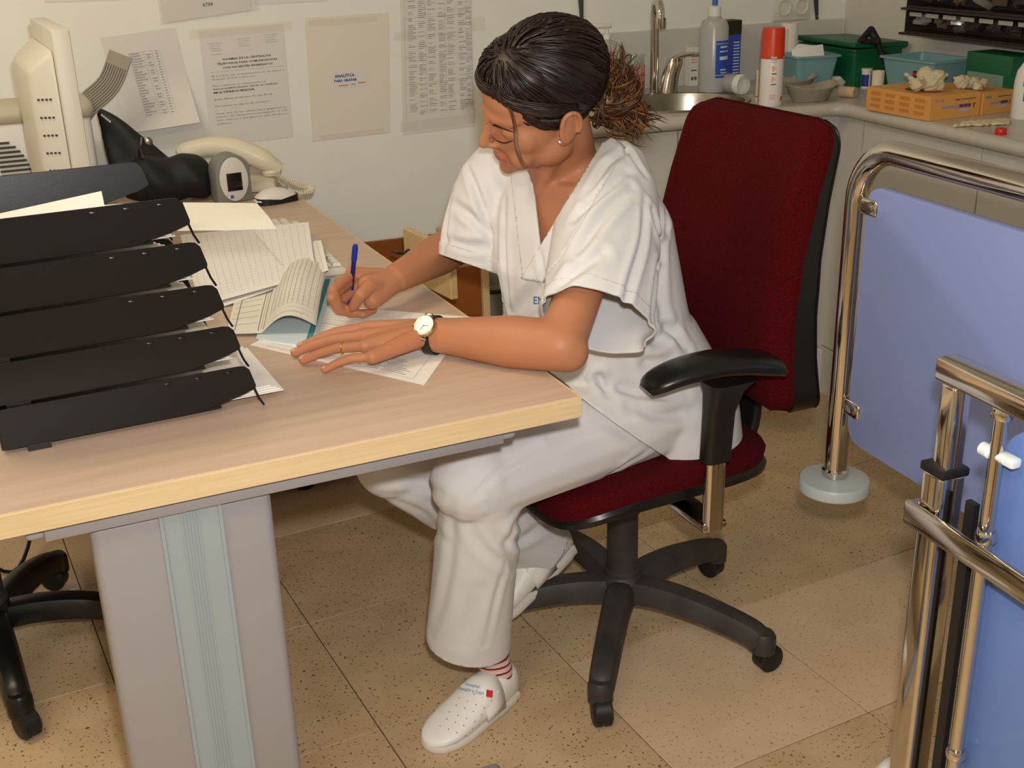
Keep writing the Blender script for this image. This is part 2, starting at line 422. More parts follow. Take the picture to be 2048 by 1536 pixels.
# worktop with an oval hole for the basin: built as a strip grid around the hole
SK = np.array([1.62, 3.03]); SA, SB = 0.215, 0.165
def worktop():
    nseg = 48; out = []
    hole = [SK+np.array([SA*math.cos(a), SB*math.sin(a)]) for a in np.linspace(0, 2*math.pi, nseg, endpoint=False)]
    def to_rect(p):
        d = p-SK; x0, x1, y0, y1 = 1.30, 1.94, CY+0.02, YB-0.012
        t = min([(x1-SK[0])/d[0] if d[0] > 1e-9 else 9e9, (x0-SK[0])/d[0] if d[0] < -1e-9 else 9e9, (y1-SK[1])/d[1] if d[1] > 1e-9 else 9e9, (y0-SK[1])/d[1] if d[1] < -1e-9 else 9e9])
        return SK+d*t
    rect = [to_rect(p) for p in hole]
    for cx, cy in ((1.94, YB-0.012), (1.30, YB-0.012), (1.30, CY+0.02), (1.94, CY+0.02)):
        k = min(range(nseg), key=lambda i: np.hypot(*(rect[i]-np.array([cx, cy])))); rect[k] = np.array([cx, cy])
    V = [(p[0], p[1], z) for z in (CT, CT-0.035) for p in hole]+[(p[0], p[1], z) for z in (CT, CT-0.035) for p in rect]
    n = nseg; F = []
    for k in range(n):
        q = (k+1) % n
        F += [(k, 2*n+k, 2*n+q, q), (n+q, 3*n+q, 3*n+k, n+k), (k, q, n+q, n+k)]
    G = [(np.array(V), F), bx(XL, 1.30, CY+0.02, YB-0.012, CT-0.035, CT), bx(1.94, X1-0.012, CY+0.02, YB-0.012, CT-0.035, CT), bx(CX+0.02, X1-0.012, 0.9, CY+0.02, CT-0.035, CT)]
    # rolled front nosing along both edges with a rounded inner corner
    path = [(XL, CY+0.02, 0), (1.6, CY+0.02, 0), (CX-0.03, CY+0.02, 0), (CX-0.005, CY+0.014, 0), (CX+0.014, CY-0.005, 0), (CX+0.02, CY-0.03, 0), (CX+0.02, 2.2, 0), (CX+0.02, 0.9, 0)]
    prof = [(0, 0)]+[(0.02*math.sin(a), -0.0175+0.0175*math.cos(a)) for a in np.linspace(0.0, math.pi, 9)]+[(0, -0.035)]
    G.append(sweep([(x, y, CT) for x, y, z in path], [(x, y) for x, y in prof], up=(0, 0, 1)))
    return join(*G)
wt = thing('worktop', 'long grey-white laminate worktop turning the corner beside the sink', 'worktop', (XL, YB, 0), world=True)
obj('worktop_slab', worktop(), LAM, wt, ang=50)
obj('backsplash', join(bx(XL, X1-0.012, YB-0.012, YB-0.0005, CT-0.02, 1.04, 0.002)), SPL, wt, smooth=False)
obj('backsplash', join(bx(X1-0.012, X1-0.0005, 0.9, YB-0.012, CT-0.02, 0.94, 0.002)), SPL, wt, smooth=False)
# base cabinets
PL = 0.14
def cab_unit(x0, x1, side, lab, lock=False):
    if side == 'back':
        t = thing('base_cabinet', lab, 'cabinet', (x0, YB, 0), world=True, group='white base cabinets under the worktop')
        obj('carcass', join(bx(x0, x0+0.016, CY+0.065, YB-0.014, PL, CT-0.037), bx(x1-0.016, x1, CY+0.065, YB-0.014, PL, CT-0.037), bx(x0+0.016, x1-0.016, CY+0.065, YB-0.014, PL, PL+0.016)), CAB, t, smooth=False)
        d = obj('door', bx(x0+0.002, x1-0.002, CY+0.045, CY+0.063, PL+0.004, CT-0.042, 0.002), CAB, t, smooth=False)
        obj('plinth', bx(x0, x1, CY+0.064, CY+0.075, 0, PL), CAB, t, smooth=False)
    else:
        t = thing('base_cabinet', lab, 'cabinet', (X1, x0, 0), world=True, group='white base cabinets under the worktop')
        obj('carcass', bx(CX+0.065, X1-0.002, x0, x1, PL, CT-0.037), CAB, t, smooth=False)
        obj('door', bx(CX+0.045, CX+0.063, x0+0.002, x1-0.002, PL+0.004, CT-0.042, 0.002), CAB, t, smooth=False)
        obj('plinth', bx(CX+0.03, CX+0.04, x0, x1, 0, PL), CAB, t, smooth=False)
cab_unit(XL+0.01, 1.53, 'back', 'white base cabinet door under the sink, behind the writing woman')
cab_unit(1.53, 1.95, 'back', 'white base cabinet hidden behind the red chair back')
cab_unit(2.27, CY-0.06, 'right', 'white base cabinet just right of the corner post, behind the bed end')
cab_unit(1.75, 2.27, 'right', 'white base cabinet at the right picture edge under the red cap')
cab_unit(1.23, 1.75, 'right', 'white base cabinet outside the right picture edge')
cp = thing('corner_post', 'white corner filler post between the two cabinet runs', 'cabinet post', (CX, CY, 0), world=True)
obj('post', join(bx(1.952, 2.043, CY+0.055, CY+0.07, PL, CT-0.036), bx(CX+0.043, CX+0.058, CY-0.058, CY+0.07, PL, CT-0.036)), CAB, cp, smooth=False)
obj('plinth', join(bx(1.952, CX+0.04, CY+0.064, CY+0.075, 0, PL), bx(CX+0.03, CX+0.04, CY-0.058, CY+0.064, 0, PL), bevelled(prism([(CX-0.005, CY+0.064), (CX+0.03, CY+0.029), (CX+0.03, CY+0.064)], 0, PL-0.004), 0.003)), CAB, cp, smooth=False)
# sink
sk = thing('sink_basin', 'oval steel basin sunk into the worktop behind her hair', 'sink', (SK[0], SK[1], CT-0.17), world=True)
rim = [(SA+0.012, 0.0005), (SA+0.010, 0.004), (SA+0.004, 0.0045), (SA-0.006, 0.002), (SA-0.012, -0.02), (SA-0.02, -0.10), (SA-0.05, -0.145), (SA-0.12, -0.152), (0.03, -0.155), (0.001, -0.156)]
obj('bowl', mv(lathe(rim, 48, caps=False, sy=SB/SA), (SK[0], SK[1], CT)), STEEL, sk)
obj('drain', mv(lathe([(0.032, 0), (0.03, 0.004), (0.02, 0.003), (0.001, 0.001)], 20), (SK[0], SK[1], CT-0.1565)), CHROME, sk)
# ------------------------------------------------------------------ desk
DZ = 0.73; DR = 4.2; DP = np.array([0.634, 1.444, 0.0])
dM = TR(DP, DR)
def dloc(x, y, z=DZ): return np.array(dM @ Vector((x, y, z)))        # desk frame: x left of the corner is negative, y runs to the wall
def wood(name, c1, c2, sx, sy, sz, rough=0.42):
    m = bpy.data.materials.new(name); m.use_nodes = True; nt = m.node_tree; b = nt.nodes['Principled BSDF']; b.inputs['Roughness'].default_value = rough
    tc = nt.nodes.new('ShaderNodeTexCoord'); mp = nt.nodes.new('ShaderNodeMapping'); mp.inputs['Scale'].default_value = (sx, sy, sz)
    nt.links.new(tc.outputs['Object'], mp.inputs['Vector'])
    n = nt.nodes.new('ShaderNodeTexNoise'); n.inputs['Scale'].default_value = 6; n.inputs['Detail'].default_value = 7; n.inputs['Roughness'].default_value = 0.6
    nt.links.new(mp.outputs['Vector'], n.inputs['Vector'])
    r = nt.nodes.new('ShaderNodeValToRGB'); e = r.color_ramp.elements; e[0].position, e[1].position = 0.3, 0.72
    e[0].color, e[1].color = srgb(*c2), srgb(*c1); nt.links.new(n.outputs['Fac'], r.inputs['Fac']); nt.links.new(r.outputs['Color'], b.inputs['Base Color'])
    return m
W_TOP = wood('desk_laminate', (201, 177, 157), (188, 160, 139), 0.55, 9, 9)
W_EDGE = wood('desk_edge_band', (214, 188, 148), (202, 174, 130), 1.5, 40, 40)
W_BROWN = wood('brown_melamine', (150, 84, 30), (128, 68, 22), 1, 12, 6)
GREY_M = mat('desk_metal_grey', (152, 148, 149), 0.42, 0.15, bump=0.05, bscale=500)
GREY_B = mat('desk_metal_bluegrey', (156, 168, 172), 0.35, 0.25)
GREY_P = mat('grey_plastic', (150, 150, 148), 0.45)
BLK = mat('black_plastic', (22, 21, 21), 0.45, bump=0.05, bscale=400)
desk = thing('desk', 'beech laminate office desk with grey metal column leg', 'desk', DP, DR)
DW, DL = 0.80, 1.86
obj('desktop', bx(-DW+0.002, -0.002, 0.002, DL, DZ-0.031, DZ, 0.0012, 1), W_TOP, desk, smooth=False)
obj('edge_band', join(bx(-DW, 0, -0.0015, 0.002, DZ-0.0315, DZ-0.0004, 0.0008, 1), bx(-0.002, 0.0015, 0.002, DL, DZ-0.0315, DZ-0.0004, 0.0008, 1)), W_EDGE, desk, smooth=False)
obj('apron_beam', bx(-0.735, -0.115, 0.02, 0.07, DZ-0.0575, DZ-0.0325, 0.002), GREY_M, desk)
obj('apron_beam', bx(-0.70, -0.15, DL-0.12, DL-0.07, DZ-0.0575, DZ-0.0325, 0.002), GREY_M, desk)
for x in (-0.745, -0.105): obj('beam_end_cap', bx(x-0.012, x+0.012, 0.024, 0.066, DZ-0.055, DZ-0.034, 0.006, 3), GREY_P, desk)
LX0, LX1, LY = -0.682, -0.449, 0.035
leg = obj('column_leg', join(bx(LX0, LX1, LY+0.003, LY+0.075, 0.02, DZ-0.058, 0.012, 4)), GREY_M, desk)
w_ = LX1-LX0
strip = [bx(LX0+w_*0.36, LX0+w_*0.385, LY-0.004, LY+0.006, 0.05, DZ-0.06, 0.0015), bx(LX0+w_*0.685, LX0+w_*0.71, LY-0.004, LY+0.006, 0.05, DZ-0.06, 0.0015), bx(LX0+w_*0.385, LX0+w_*0.685, LY-0.001, LY+0.006, 0.05, DZ-0.06)]
strip += [bx(LX0+w_*(0.475+0.018*k), LX0+w_*(0.475+0.018*k)+0.002, LY-0.003, LY+0.004, 0.05, DZ-0.06) for k in range(6)]
obj('cover_strip', join(*strip), GREY_B, leg, smooth=False)
obj('foot', bx(-0.74, -0.10, LY+0.0, LY+0.09, 0, 0.035, 0.01, 3), GREY_M, desk)
obj('column_leg', bx(LX0, LX1, DL-0.20, DL-0.13, 0.02, DZ-0.058, 0.012, 4), GREY_M, desk)
obj('foot', bx(-0.74, -0.10, DL-0.21, DL-0.12, 0, 0.035, 0.01, 3), GREY_M, desk)

# ------------------------------------------------------------------ drawer pedestal, its drawer pulled out towards the sitter
PED = thing('drawer_pedestal', 'brown mobile drawer unit under the desk, one drawer pulled open', 'drawer unit', (0.42, 2.9, 0), world=True)
W_LT = wood('light_beech', (216, 188, 140), (202, 170, 120), 1, 8, 8)
obj('carcass', bx(0.20, 0.575, 2.76, 3.18, 0.07, 0.60, 0.002), W_BROWN, PED, smooth=False)
def caster(r=0.024):
    g = join(xf(lathe([(0.001, -0.018), (r*0.8, -0.018), (r, -0.014), (r, -0.003), (r*0.9, 0), (r, 0.003), (r, 0.014), (r*0.8, 0.018), (0.001, 0.018)], 20, caps=False), rotm('X', 90)), mv(xf(lathe([(0.0245*r/0.024, -0.012), (0.0245*r/0.024, 0.012)], 20), rotm('X', 90)), (0, 0, 0.003)))
    return g
for x, y in ((0.25, 2.81), (0.44, 2.80), (0.53, 3.13), (0.25, 3.13)):
    obj('caster', join(mv(caster(0.026), (x, y, 0.026)), bx(x-0.012, x+0.012, y-0.012, y+0.012, 0.045, 0.071)), BLK, PED)
dr = obj('drawer', join(bx(0.577, 0.94, 2.78, 2.792, 0.28, 0.545), bx(0.577, 0.94, 3.13, 3.142, 0.28, 0.545), bx(0.577, 0.94, 2.792, 3.13, 0.28, 0.29)), W_BROWN, PED, smooth=False)
obj('drawer_front', bx(0.94, 0.958, 2.765, 3.16, 0.25, 0.56, 0.002), W_LT, dr, smooth=False)
obj('drawer_front', bx(0.577, 0.594, 2.765, 3.16, 0.07, 0.245, 0.002), W_LT, PED, smooth=False)
# upper flap with its lock and key
A = at_d(812, 455, 2.80); B = at_d(905, 495, 2.62)
dv = (B-A)/np.linalg.norm((B-A)[:2]); dv[2] = 0; nv = np.array([-dv[1], dv[0], 0]); Lf = float(np.linalg.norm((B-A)[:2]))
flap = xf(box((Lf/2, 0, -0.06), (Lf, 0.018, 0.12), 0.002), Matrix([[dv[0], nv[0], 0, A[0]], [dv[1], nv[1], 0, A[1]], [0, 0, 1, A[2]], [0, 0, 0, 1]]))
fo = obj('locking_flap', flap, W_LT, PED, smooth=False)
K = A+dv*0.03+np.array([0, 0, -0.055])-nv*0.009
lk = obj('lock', xf(lathe([(0.011, 0), (0.011, 0.006), (0.008, 0.009), (0.001, 0.009)], 18), Matrix.Translation(K) @ Vector(-nv).to_track_quat('Z', 'Y').to_matrix().to_4x4()), BLK, fo)
obj('key', join(tube([K-nv*0.008, K-nv*0.02-dv*0.02], 0.0035, 8), tube([K-nv*0.02-dv*0.018, K-nv*0.022-dv*0.045], 0.006, 8, flat=0.4)), BLK, fo)
# contents of the drawer
solo('black_pouch', bevelled(bx(0.66, 0.86, 2.86, 3.10, 0.292, 0.46, 0.03, 3), 0.01), mat('black_cloth', (24, 18, 20), 0.85, bump=0.4, bscale=90), 'black cloth pouch lying in the open drawer', 'pouch', (0.76, 2.98, 0.292))

# ------------------------------------------------------------------ waste bin with a clear bag, beyond the drawer
BIN = thing('waste_bin', 'waste bin lined with a clear plastic bag beyond the open drawer', 'bin', (1.085, 3.12, 0))
obj('bucket', lathe([(0.09, 0), (0.092, 0.004), (0.115, 0.40), (0.113, 0.40), (0.09, 0.006), (0.001, 0.006)], 28), mat('bin_grey', (150, 148, 142), 0.35), BIN)
def bagrow():
    R_ = []
    for z, r in ((0.30, 0.121), (0.38, 0.123), (0.405, 0.120), (0.412, 0.114), (0.405, 0.108), (0.33, 0.104)):
        R_.append([((r+0.004*math.sin(7*a+z*40))*math.cos(a), (r+0.004*math.sin(9*a+z*30))*math.sin(a), z+0.006*math.sin(5*a)*(z < 0.35)) for a in np.linspace(0, 2*math.pi, 36, endpoint=False)])
    return loft(R_, caps=False)
obj('bag', bagrow(), mat('clear_bag', (225, 225, 220), 0.12, trans=0.75, alpha=0.75), BIN)
obj('rim', tube([(0.1215*math.cos(a), 0.1215*math.sin(a), 0.395) for a in np.linspace(0, 2*math.pi, 36, endpoint=False)], 0.0065, 8, closed=True), BLK, BIN)
# ------------------------------------------------------------------ swivel chairs
def fabric(name, col, dark):
    m = bpy.data.materials.new(name); m.use_nodes = True; nt = m.node_tree; b = nt.nodes['Principled BSDF']
    b.inputs['Roughness'].default_value = 0.95; b.inputs['Specular IOR Level'].default_value = 0.15
    tc = nt.nodes.new('ShaderNodeTexCoord')
    n = nt.nodes.new('ShaderNodeTexNoise'); n.inputs['Scale'].default_value = 420; n.inputs['Detail'].default_value = 2
    nt.links.new(tc.outputs['Object'], n.inputs['Vector'])
    r = nt.nodes.new('ShaderNodeValToRGB'); e = r.color_ramp.elements; e[0].position, e[1].position = 0.35, 0.65
    e[0].color, e[1].color = srgb(*dark), srgb(*col); nt.links.new(n.outputs['Fac'], r.inputs['Fac']); nt.links.new(r.outputs['Color'], b.inputs['Base Color'])
    bp = nt.nodes.new('ShaderNodeBump'); bp.inputs['Strength'].default_value = 0.5; bp.inputs['Distance'].default_value = 0.0006
    nt.links.new(n.outputs['Fac'], bp.inputs['Height']); nt.links.new(bp.outputs['Normal'], b.inputs['Normal']); return m
RED = fabric('red_upholstery', (86, 2, 10), (52, 1, 5))
MAROON = fabric('maroon_upholstery', (96, 14, 26), (66, 6, 14))
BASEBLK = mat('worn_black_nylon', (40, 38, 38), 0.55, var=0.5, vscale=14, col2=(62, 57, 54), bump=0.1, bscale=80)
SATIN = mat('satin_black', (20, 19, 19), 0.3)
def star_base(t, angs, R_, m, wheel_turn=20):
    obj('base_hub', lathe([(0.001, 0.07), (0.034, 0.07), (0.042, 0.085), (0.044, 0.125), (0.036, 0.135), (0.034, 0.14), (0.001, 0.14)], 28, caps=False), m, t)
    for k, a in enumerate(angs):
        P = smooth_path([(0.02, 0, 0.107), (0.09, 0, 0.112), (0.17, 0, 0.105), (R_-0.03, 0, 0.083), (R_-0.005, 0, 0.066)], 4)
        n = len(P); rings = []
        T, A_, B_ = frames(P, (0, 0, 1))
        for i in range(n):
            f = i/(n-1); w2 = 0.030-0.007*f; h2 = 0.025-0.004*f
            rings.append([P[i]+B_[i]*x*w2+A_[i]*y*h2 for x, y in ((1, -0.9), (0.95, 0.2), (0.7, 0.8), (0.3, 1), (-0.3, 1), (-0.7, 0.8), (-0.95, 0.2), (-1, -0.9))])
        arm = join(loft(rings), mv(lathe([(0.0235, 0.045), (0.0235, 0.078), (0.018, 0.087), (0.001, 0.087)], 16), (R_, 0, 0)))
        o = obj('base_arm', arm, m, t); o.rotation_euler = (0, 0, math.radians(a))
        wt_ = rotm('Z', wheel_turn+37*k)
        w1 = xf(join(mv(caster(0.0265), (0.012, 0, 0.0265)), mv(lathe([(0.006, 0.03), (0.006, 0.06)], 8), (0, 0, 0))), wt_)
        c = obj('caster', mv(w1, (R_, 0, 0)), BLK, t); c.rotation_euler = (0, 0, math.radians(a))
def seat_rings(hw_r, hw_f, x0, x1, z_top, th, inset, n=40, dome=0.012):
    """rounded seat cushion: rings from the underside to the crown"""
    def outline(k, grow):
        o = []
        for i in range(n):
            a = 2*math.pi*i/n; c, s = math.cos(a), math.sin(a)
            e = 0.42
            x = math.copysign(abs(c)**e, c); y = math.copysign(abs(s)**e, s)
            f = (x+1)/2; hw = hw_r+(hw_f-hw_r)*f
            o.append(((x0+x1)/2+x*((x1-x0)/2+grow), y*(hw+grow)))
        return o
    rings = []
    for k, (z, g_) in enumerate(((-th, -inset-0.012), (-th+0.004, -inset), (-th*0.6, -0.002), (-th*0.35, 0), (-th*0.15, -0.005), (-0.004, -0.018), (0.002, -0.04), (dome*0.7, -0.09), (dome, -0.15))):
        r = []
        for x, y in outline(k, g_):
            f = max(0, (x-(x1-0.14))/0.14); drop = 0.03*f*f
            r.append((x, y, z_top+z-drop+0.010*(abs(y)/0.22)**2))
        rings.append(r)
    return loft(rings)
def slab_yz(hw, prof, zs, th0, th1, crown, n=26, rtop=0.05, rbot=0.045):
    """back cushion or shell: a grid over (y, z) closed front to back. hw(z) half width, prof(z) x of the back plane"""
    nz = len(zs); V = []; z0, z1 = zs[0], zs[-1]
    def width(z):
        w = hw(z)
        if z > z1-rtop: d = (z-(z1-rtop))/rtop; w -= rtop*(1-math.sqrt(max(0, 1-min(1, d)**2)))
        if z < z0+rbot: d = ((z0+rbot)-z)/rbot; w -= rbot*(1-math.sqrt(max(0, 1-min(1, d)**2)))
        return w
    def face(front):
        out = []
        for z in zs:
            w = width(z)
            for i in range(n+1):
                s = -1+2*i/n; y = w*s
                e = min((1-abs(s))*w, (z-z0), (z1-z))            # distance to the rim
                rr = 0.035; f = math.sqrt(max(0, 1-(1-min(1, e/rr))**2))
                x = prof(z) + (th0+(th1-th0)*f+crown*(s*s)*f if front else 0.0)
                if not front: x += 0.012*(1-f)
                out.append((x, y, z))
        return out
    A_, B_ = face(True), face(False); s = n+1; o = len(A_)
    V = A_+B_; F = []
    for j in range(nz-1):
        for i in range(n):
            a = j*s+i; F.append((a, a+1, a+s+1, a+s)); F.append((o+a+s, o+a+s+1, o+a+1, o+a))
    rim = [i for i in range(s)]+[j*s+n for j in range(1, nz)]+[(nz-1)*s+i for i in range(n-1, -1, -1)]+[j*s for j in range(nz-2, 0, -1)]
    for k in range(len(rim)): a, b = rim[k], rim[(k+1) % len(rim)]; F.append((b, a, o+a, o+b))
    return np.array(V), F
def bprof(z): return float(np.interp(z, [0.48, 0.55, 0.62, 0.70, 0.80, 0.90, 1.04], [-0.258, -0.248, -0.243, -0.245, -0.258, -0.282, -0.325]))
def office_chair(label, loc, rz, base_angs, cloth, arms=True, R_=0.30, group='swivel chairs', basem=BASEBLK):
    t = thing('office_chair', label, 'chair', loc, rz, group)
    star_base(t, [a-rz for a in base_angs], R_, basem)
    obj('gas_column', lathe([(0.001, 0.138), (0.036, 0.138), (0.036, 0.146), (0.031, 0.15), (0.031, 0.27), (0.033, 0.272), (0.033, 0.345), (0.001, 0.345)], 26, caps=False), BASEBLK, t)
    obj('tilt_mechanism', bx(-0.13, 0.10, -0.075, 0.075, 0.335, 0.385, 0.012, 3), BLK, t)
    obj('seat_shell', mv(seat_rings(0.212, 0.240, -0.232, 0.238, 0.418, 0.045, 0.04, dome=-0.004), (0, 0, 0)), SATIN, t)
    obj('seat', seat_rings(0.212, 0.238, -0.228, 0.240, 0.452, 0.052, 0.004, dome=0.010), cloth, t)
    zs = sorted(set(np.round(np.concatenate([np.linspace(0.512, 0.57, 8), np.linspace(0.57, 0.95, 16), np.linspace(0.95, 1.035, 11)]), 4)))
    obj('backrest', slab_yz(lambda z: 0.226-0.022*(z-0.5)/0.54, lambda z: bprof(z)+0.02, zs, 0.004, 0.042, 0.012), cloth, t)
    zs2 = sorted(set(np.round(np.concatenate([np.linspace(0.505, 0.57, 8), np.linspace(0.57, 0.95, 16), np.linspace(0.95, 1.031, 11)]), 4)))
    shd = lambda z: float(np.interp(z, [0.5, 0.75, 1.03], [0.058, 0.040, 0.010]))
    obj('back_shell', slab_yz(lambda z: 0.227-0.022*(z-0.5)/0.54, lambda z: bprof(z)+0.026-shd(z)-0.014, zs2, 0.010, 0.020, 0.0), SATIN, t)
    def wz(z):
        w = 0.2245-0.022*(z-0.5)/0.54
        if z > 0.981: w -= 0.05*(1-math.sqrt(max(0, 1-((z-0.981)/0.05)**2)))
        if z < 0.55: w -= 0.045*(1-math.sqrt(max(0, 1-((0.55-z)/0.045)**2)))
        return w
    obj('back_shell_rim', loft([[(bprof(z)+x, y, z) for x, y in ((0.024, -wz(z)), (0.024, wz(z)), (0.026-shd(z), wz(z)), (0.026-shd(z), -wz(z)))] for z in np.linspace(0.515, 1.025, 40)]), SATIN, t, True, 30)
    P = smooth_path([(-0.06, 0, 0.358), (-0.22, 0, 0.358), (-0.275, 0, 0.40), (-0.284, 0, 0.50), (-0.272, 0, 0.66)], 5)
    obj('back_support', sweep(P, rrect(0.09, 0.022, 0.009, 3), up=(0, 1, 0) if False else None), BLK, t)
    if arms:
        for s in (1, -1):
            pst = obj('arm_post', sweep([(-0.03, s*0.262, 0.355), (-0.03, s*0.262, 0.45), (-0.03, s*0.262, 0.56)], rrect(0.024, 0.040, 0.011, 4)), CHROME, t)
            obj('arm_bracket', join(bx(-0.055, -0.005, min(s*0.05, s*0.272), max(s*0.05, s*0.272), 0.352, 0.368, 0.004)), CHROME, t)
            obj('arm_sleeve', loft([[(-0.03+x*k+dx, s*0.262+y*k, z) for x, y in rrect(0.052, 0.036, 0.012, 4)] for z, k, dx in ((0.487, 0.93, 0), (0.492, 1, 0), (0.58, 1.04, -0.004), (0.615, 1.3, -0.012), (0.635, 1.8, -0.02))]), BLK, t)
            Pp = [(0.098, s*0.240, 0.634), (0.082, s*0.242, 0.646), (0.04, s*0.25, 0.660), (-0.02, s*0.262, 0.668), (-0.08, s*0.275, 0.665), (-0.122, s*0.288, 0.656), (-0.140, s*0.294, 0.643)]
            Wp = [0.022, 0.036, 0.042, 0.043, 0.042, 0.036, 0.02]; Hp = [0.008, 0.014, 0.0165, 0.018, 0.018, 0.015, 0.007]
            sp = smooth_path(np.hstack([np.array(Pp), np.array(Wp)[:, None], np.array(Hp)[:, None]]), 4)
            T, A_, B_ = frames(sp[:, :3], (0, 0, 1))
            obj('armrest', loft([[sp[i, :3]+B_[i]*x*sp[i, 3]+A_[i]*y*sp[i, 4] for x, y in rrect(2, 2, 0.85, 4)] for i in range(len(sp))]), SATIN, t)
    return t
CH_RZ = 184.5; CHP = np.array([0.915, 1.885, 0.0])
chair = office_chair('red upholstered swivel chair under the seated woman', CHP, CH_RZ, [-123, -51, 21, 93, 165], RED, basem=BASEBLK)
chair2 = office_chair('maroon swivel chair tucked behind the grey desk leg', (-0.285, 2.275, 0), 8, [-80, -8, 64, 136, 208], MAROON, arms=False, R_=0.275, basem=SATIN)
# loose cables on the floor behind the second chair
def cable(name, pts, r, lab, m=None, n=10):
    P = smooth_path(pts, n); return solo(name, tube(P, r, 7), m or SATIN, lab, 'cable', P[0], 'floor cables')
rr_ = random.Random(3)
for k, lab in enumerate(('black power cable looping along the floor under the desk', 'black data cable coiled beside the wall under the desk', 'black cable crossing behind the swivel chair casters')):
    pts = [(-0.62+0.17*i+rr_.uniform(-0.04, 0.04), 2.72+0.12*k+rr_.uniform(-0.1, 0.1), 0.005+0.010*k+(0.16 if i in (1, 3) and k != 1 else 0.0)) for i in range(6)]
    cable('floor_cable', pts, 0.0045, lab)

# ------------------------------------------------------------------ hospital bed ends at the right
BLUE = mat('blue_laminate', (130, 144, 196), 0.32, var=0.06, vscale=2.5, bump=0.03, bscale=300)
BLUE2 = mat('blue_laminate_near', (104, 132, 196), 0.28, var=0.05, vscale=2.5)
GREYBUMP = mat('grey_bumper', (168, 174, 174), 0.4)
HX, HY = 1.19, 1.59
hb = thing('bed_headboard', 'blue panel bed end in a chrome tube frame with a grey bumper disc', 'bed end', (HX, HY, 0), world=True)
zb, zt = 0.43, 1.018
arc = [(HX, HY-0.09*(1-math.cos(a)), zt-0.09+0.09*math.sin(a)) for a in np.linspace(0, math.pi/2, 10)]
y2 = HY-0.92
arc2 = [(HX, y2+0.09*(1-math.sin(a)), zt-0.09+0.09*math.cos(a)) for a in np.linspace(0, math.pi/2, 10)]
obj('tube_frame', tube([(HX, HY, zb), (HX, HY, 0.6), (HX, HY, 0.8)]+arc+[(HX, (HY+y2)/2, zt)]+arc2+[(HX, y2, 0.8), (HX, y2, zb)], 0.0195, 20), CHROME, hb)
for y in (HY, y2):
    obj('bumper_disc', mv(lathe([(0.001, -0.020), (0.059, -0.020), (0.0625, -0.017), (0.0625, 0.0), (0.060, 0.003), (0.030, 0.007), (0.001, 0.008)], 36, caps=False), (HX, y, zb-0.008)), GREYBUMP, hb)
    obj('collar', mv(lathe([(0.0225, 0), (0.0235, 0.003), (0.0225, 0.006), (0.0235, 0.009), (0.0205, 0.012)], 24), (HX, y, zb+0.004)), CHROME, hb)
p_a, p_b = at_x(1737, 400, HX), at_x(1706, 850, HX)
pl_y = float((p_a[1]+p_b[1])/2); pz0 = float(at_x(1760, 915, HX)[2]); pz1 = float(at_x(1745, 368, HX)[2])
po = [(y, z) for y, z in rrect(pl_y-(y2+0.04), pz1-pz0, 0.035, 6, (pl_y+y2+0.04)/2, (pz0+pz1)/2)]
V, F = prism(po, -0.009, 0.009, 0.003)
obj('panel', (np.stack([HX+V[:, 2], V[:, 0], V[:, 1]], 1), F), BLUE, hb)
for y in (pl_y, y2+0.04):
    s = 1 if y == pl_y else -1
    for z in (pz1-0.035, pz0+0.06):
        cl = obj('clip', join(bx(HX-0.013, HX+0.013, min(y-s*0.032, y+s*0.012), max(y-s*0.032, y+s*0.012), z-0.014, z+0.014, 0.006, 3)), CHROME, hb)
        obj('screw', xf(lathe([(0.006, 0), (0.006, 0.002), (0.004, 0.0035), (0.001, 0.004)], 14), Matrix.Translation((HX-0.013, y-s*0.02, z)) @ rotm('Y', -90)), STEEL, cl)
# the bed frame that carries it runs away behind the panel, out of sight
UND = mat('bed_frame_grey', (150, 152, 150), 0.45, 0.2)
obj('under_frame', join(bx(HX+0.012, 1.90, 0.80, 0.84, 0.47, 0.51, 0.004), bx(HX+0.012, 1.90, 1.20, 1.24, 0.47, 0.51, 0.004), bx(1.60, 1.64, 0.80, 1.24, 0.43, 0.47), bx(1.60, 1.64, 0.80, 0.84, 0.05, 0.45), bx(1.60, 1.64, 1.16, 1.20, 0.05, 0.45)), UND, hb, smooth=False)
for y in (0.82, 1.18): obj('caster', mv(caster(0.035), (1.62, y, 0.035)), BLK, hb)

PX, PY = 0.908, 1.003
rb = thing('bed_side_rail', 'chrome square-tube bed rail in front of a second blue panel', 'bed rail', (PX, PY, 0), world=True)
def zpost(v): 
    zz = np.linspace(0, 1.1, 221); q = pix(np.stack([np.full(221, PX), np.full(221, PY), zz], 1)); return float(np.interp(-v, -q[:, 1], zz))
z_top = zpost(745); z_col = zpost(935); z_mid = zpost(1035)
obj('top_bar', bx(PX-0.016, PX+0.016, 0.25, PY+0.022, z_top-0.013, z_top+0.015, 0.004, 3), CHROME, rb)
obj('post', bx(PX-0.013, PX+0.013, PY-0.013, PY+0.013, z_col-0.2, z_top-0.013, 0.005, 3), CHROME, rb)
oc = obj('post_sleeve', bx(PX-0.018, PX+0.018, PY-0.014, PY+0.022, 0.09, z_col-0.006, 0.005, 3), CHROME, rb)
obj('sleeve_collar', bx(PX-0.020, PX+0.020, PY-0.017, PY+0.024, z_col-0.008, z_col+0.004, 0.003), BLK, oc)
ty = PY-0.072
obj('guide_tube', tube([(PX+0.002, ty, 0.10), (PX+0.002, ty, 0.5), (PX+0.002, ty, z_top-0.012)], 0.0085, 14), CHROME, rb)
for z in (z_top-0.022, z_col-0.055, 0.40): obj('guide_collar', mv(lathe([(0.011, -0.007), (0.0125, -0.004), (0.0125, 0.004), (0.011, 0.007)], 16), (PX+0.002, ty, z)), CHROME, rb)
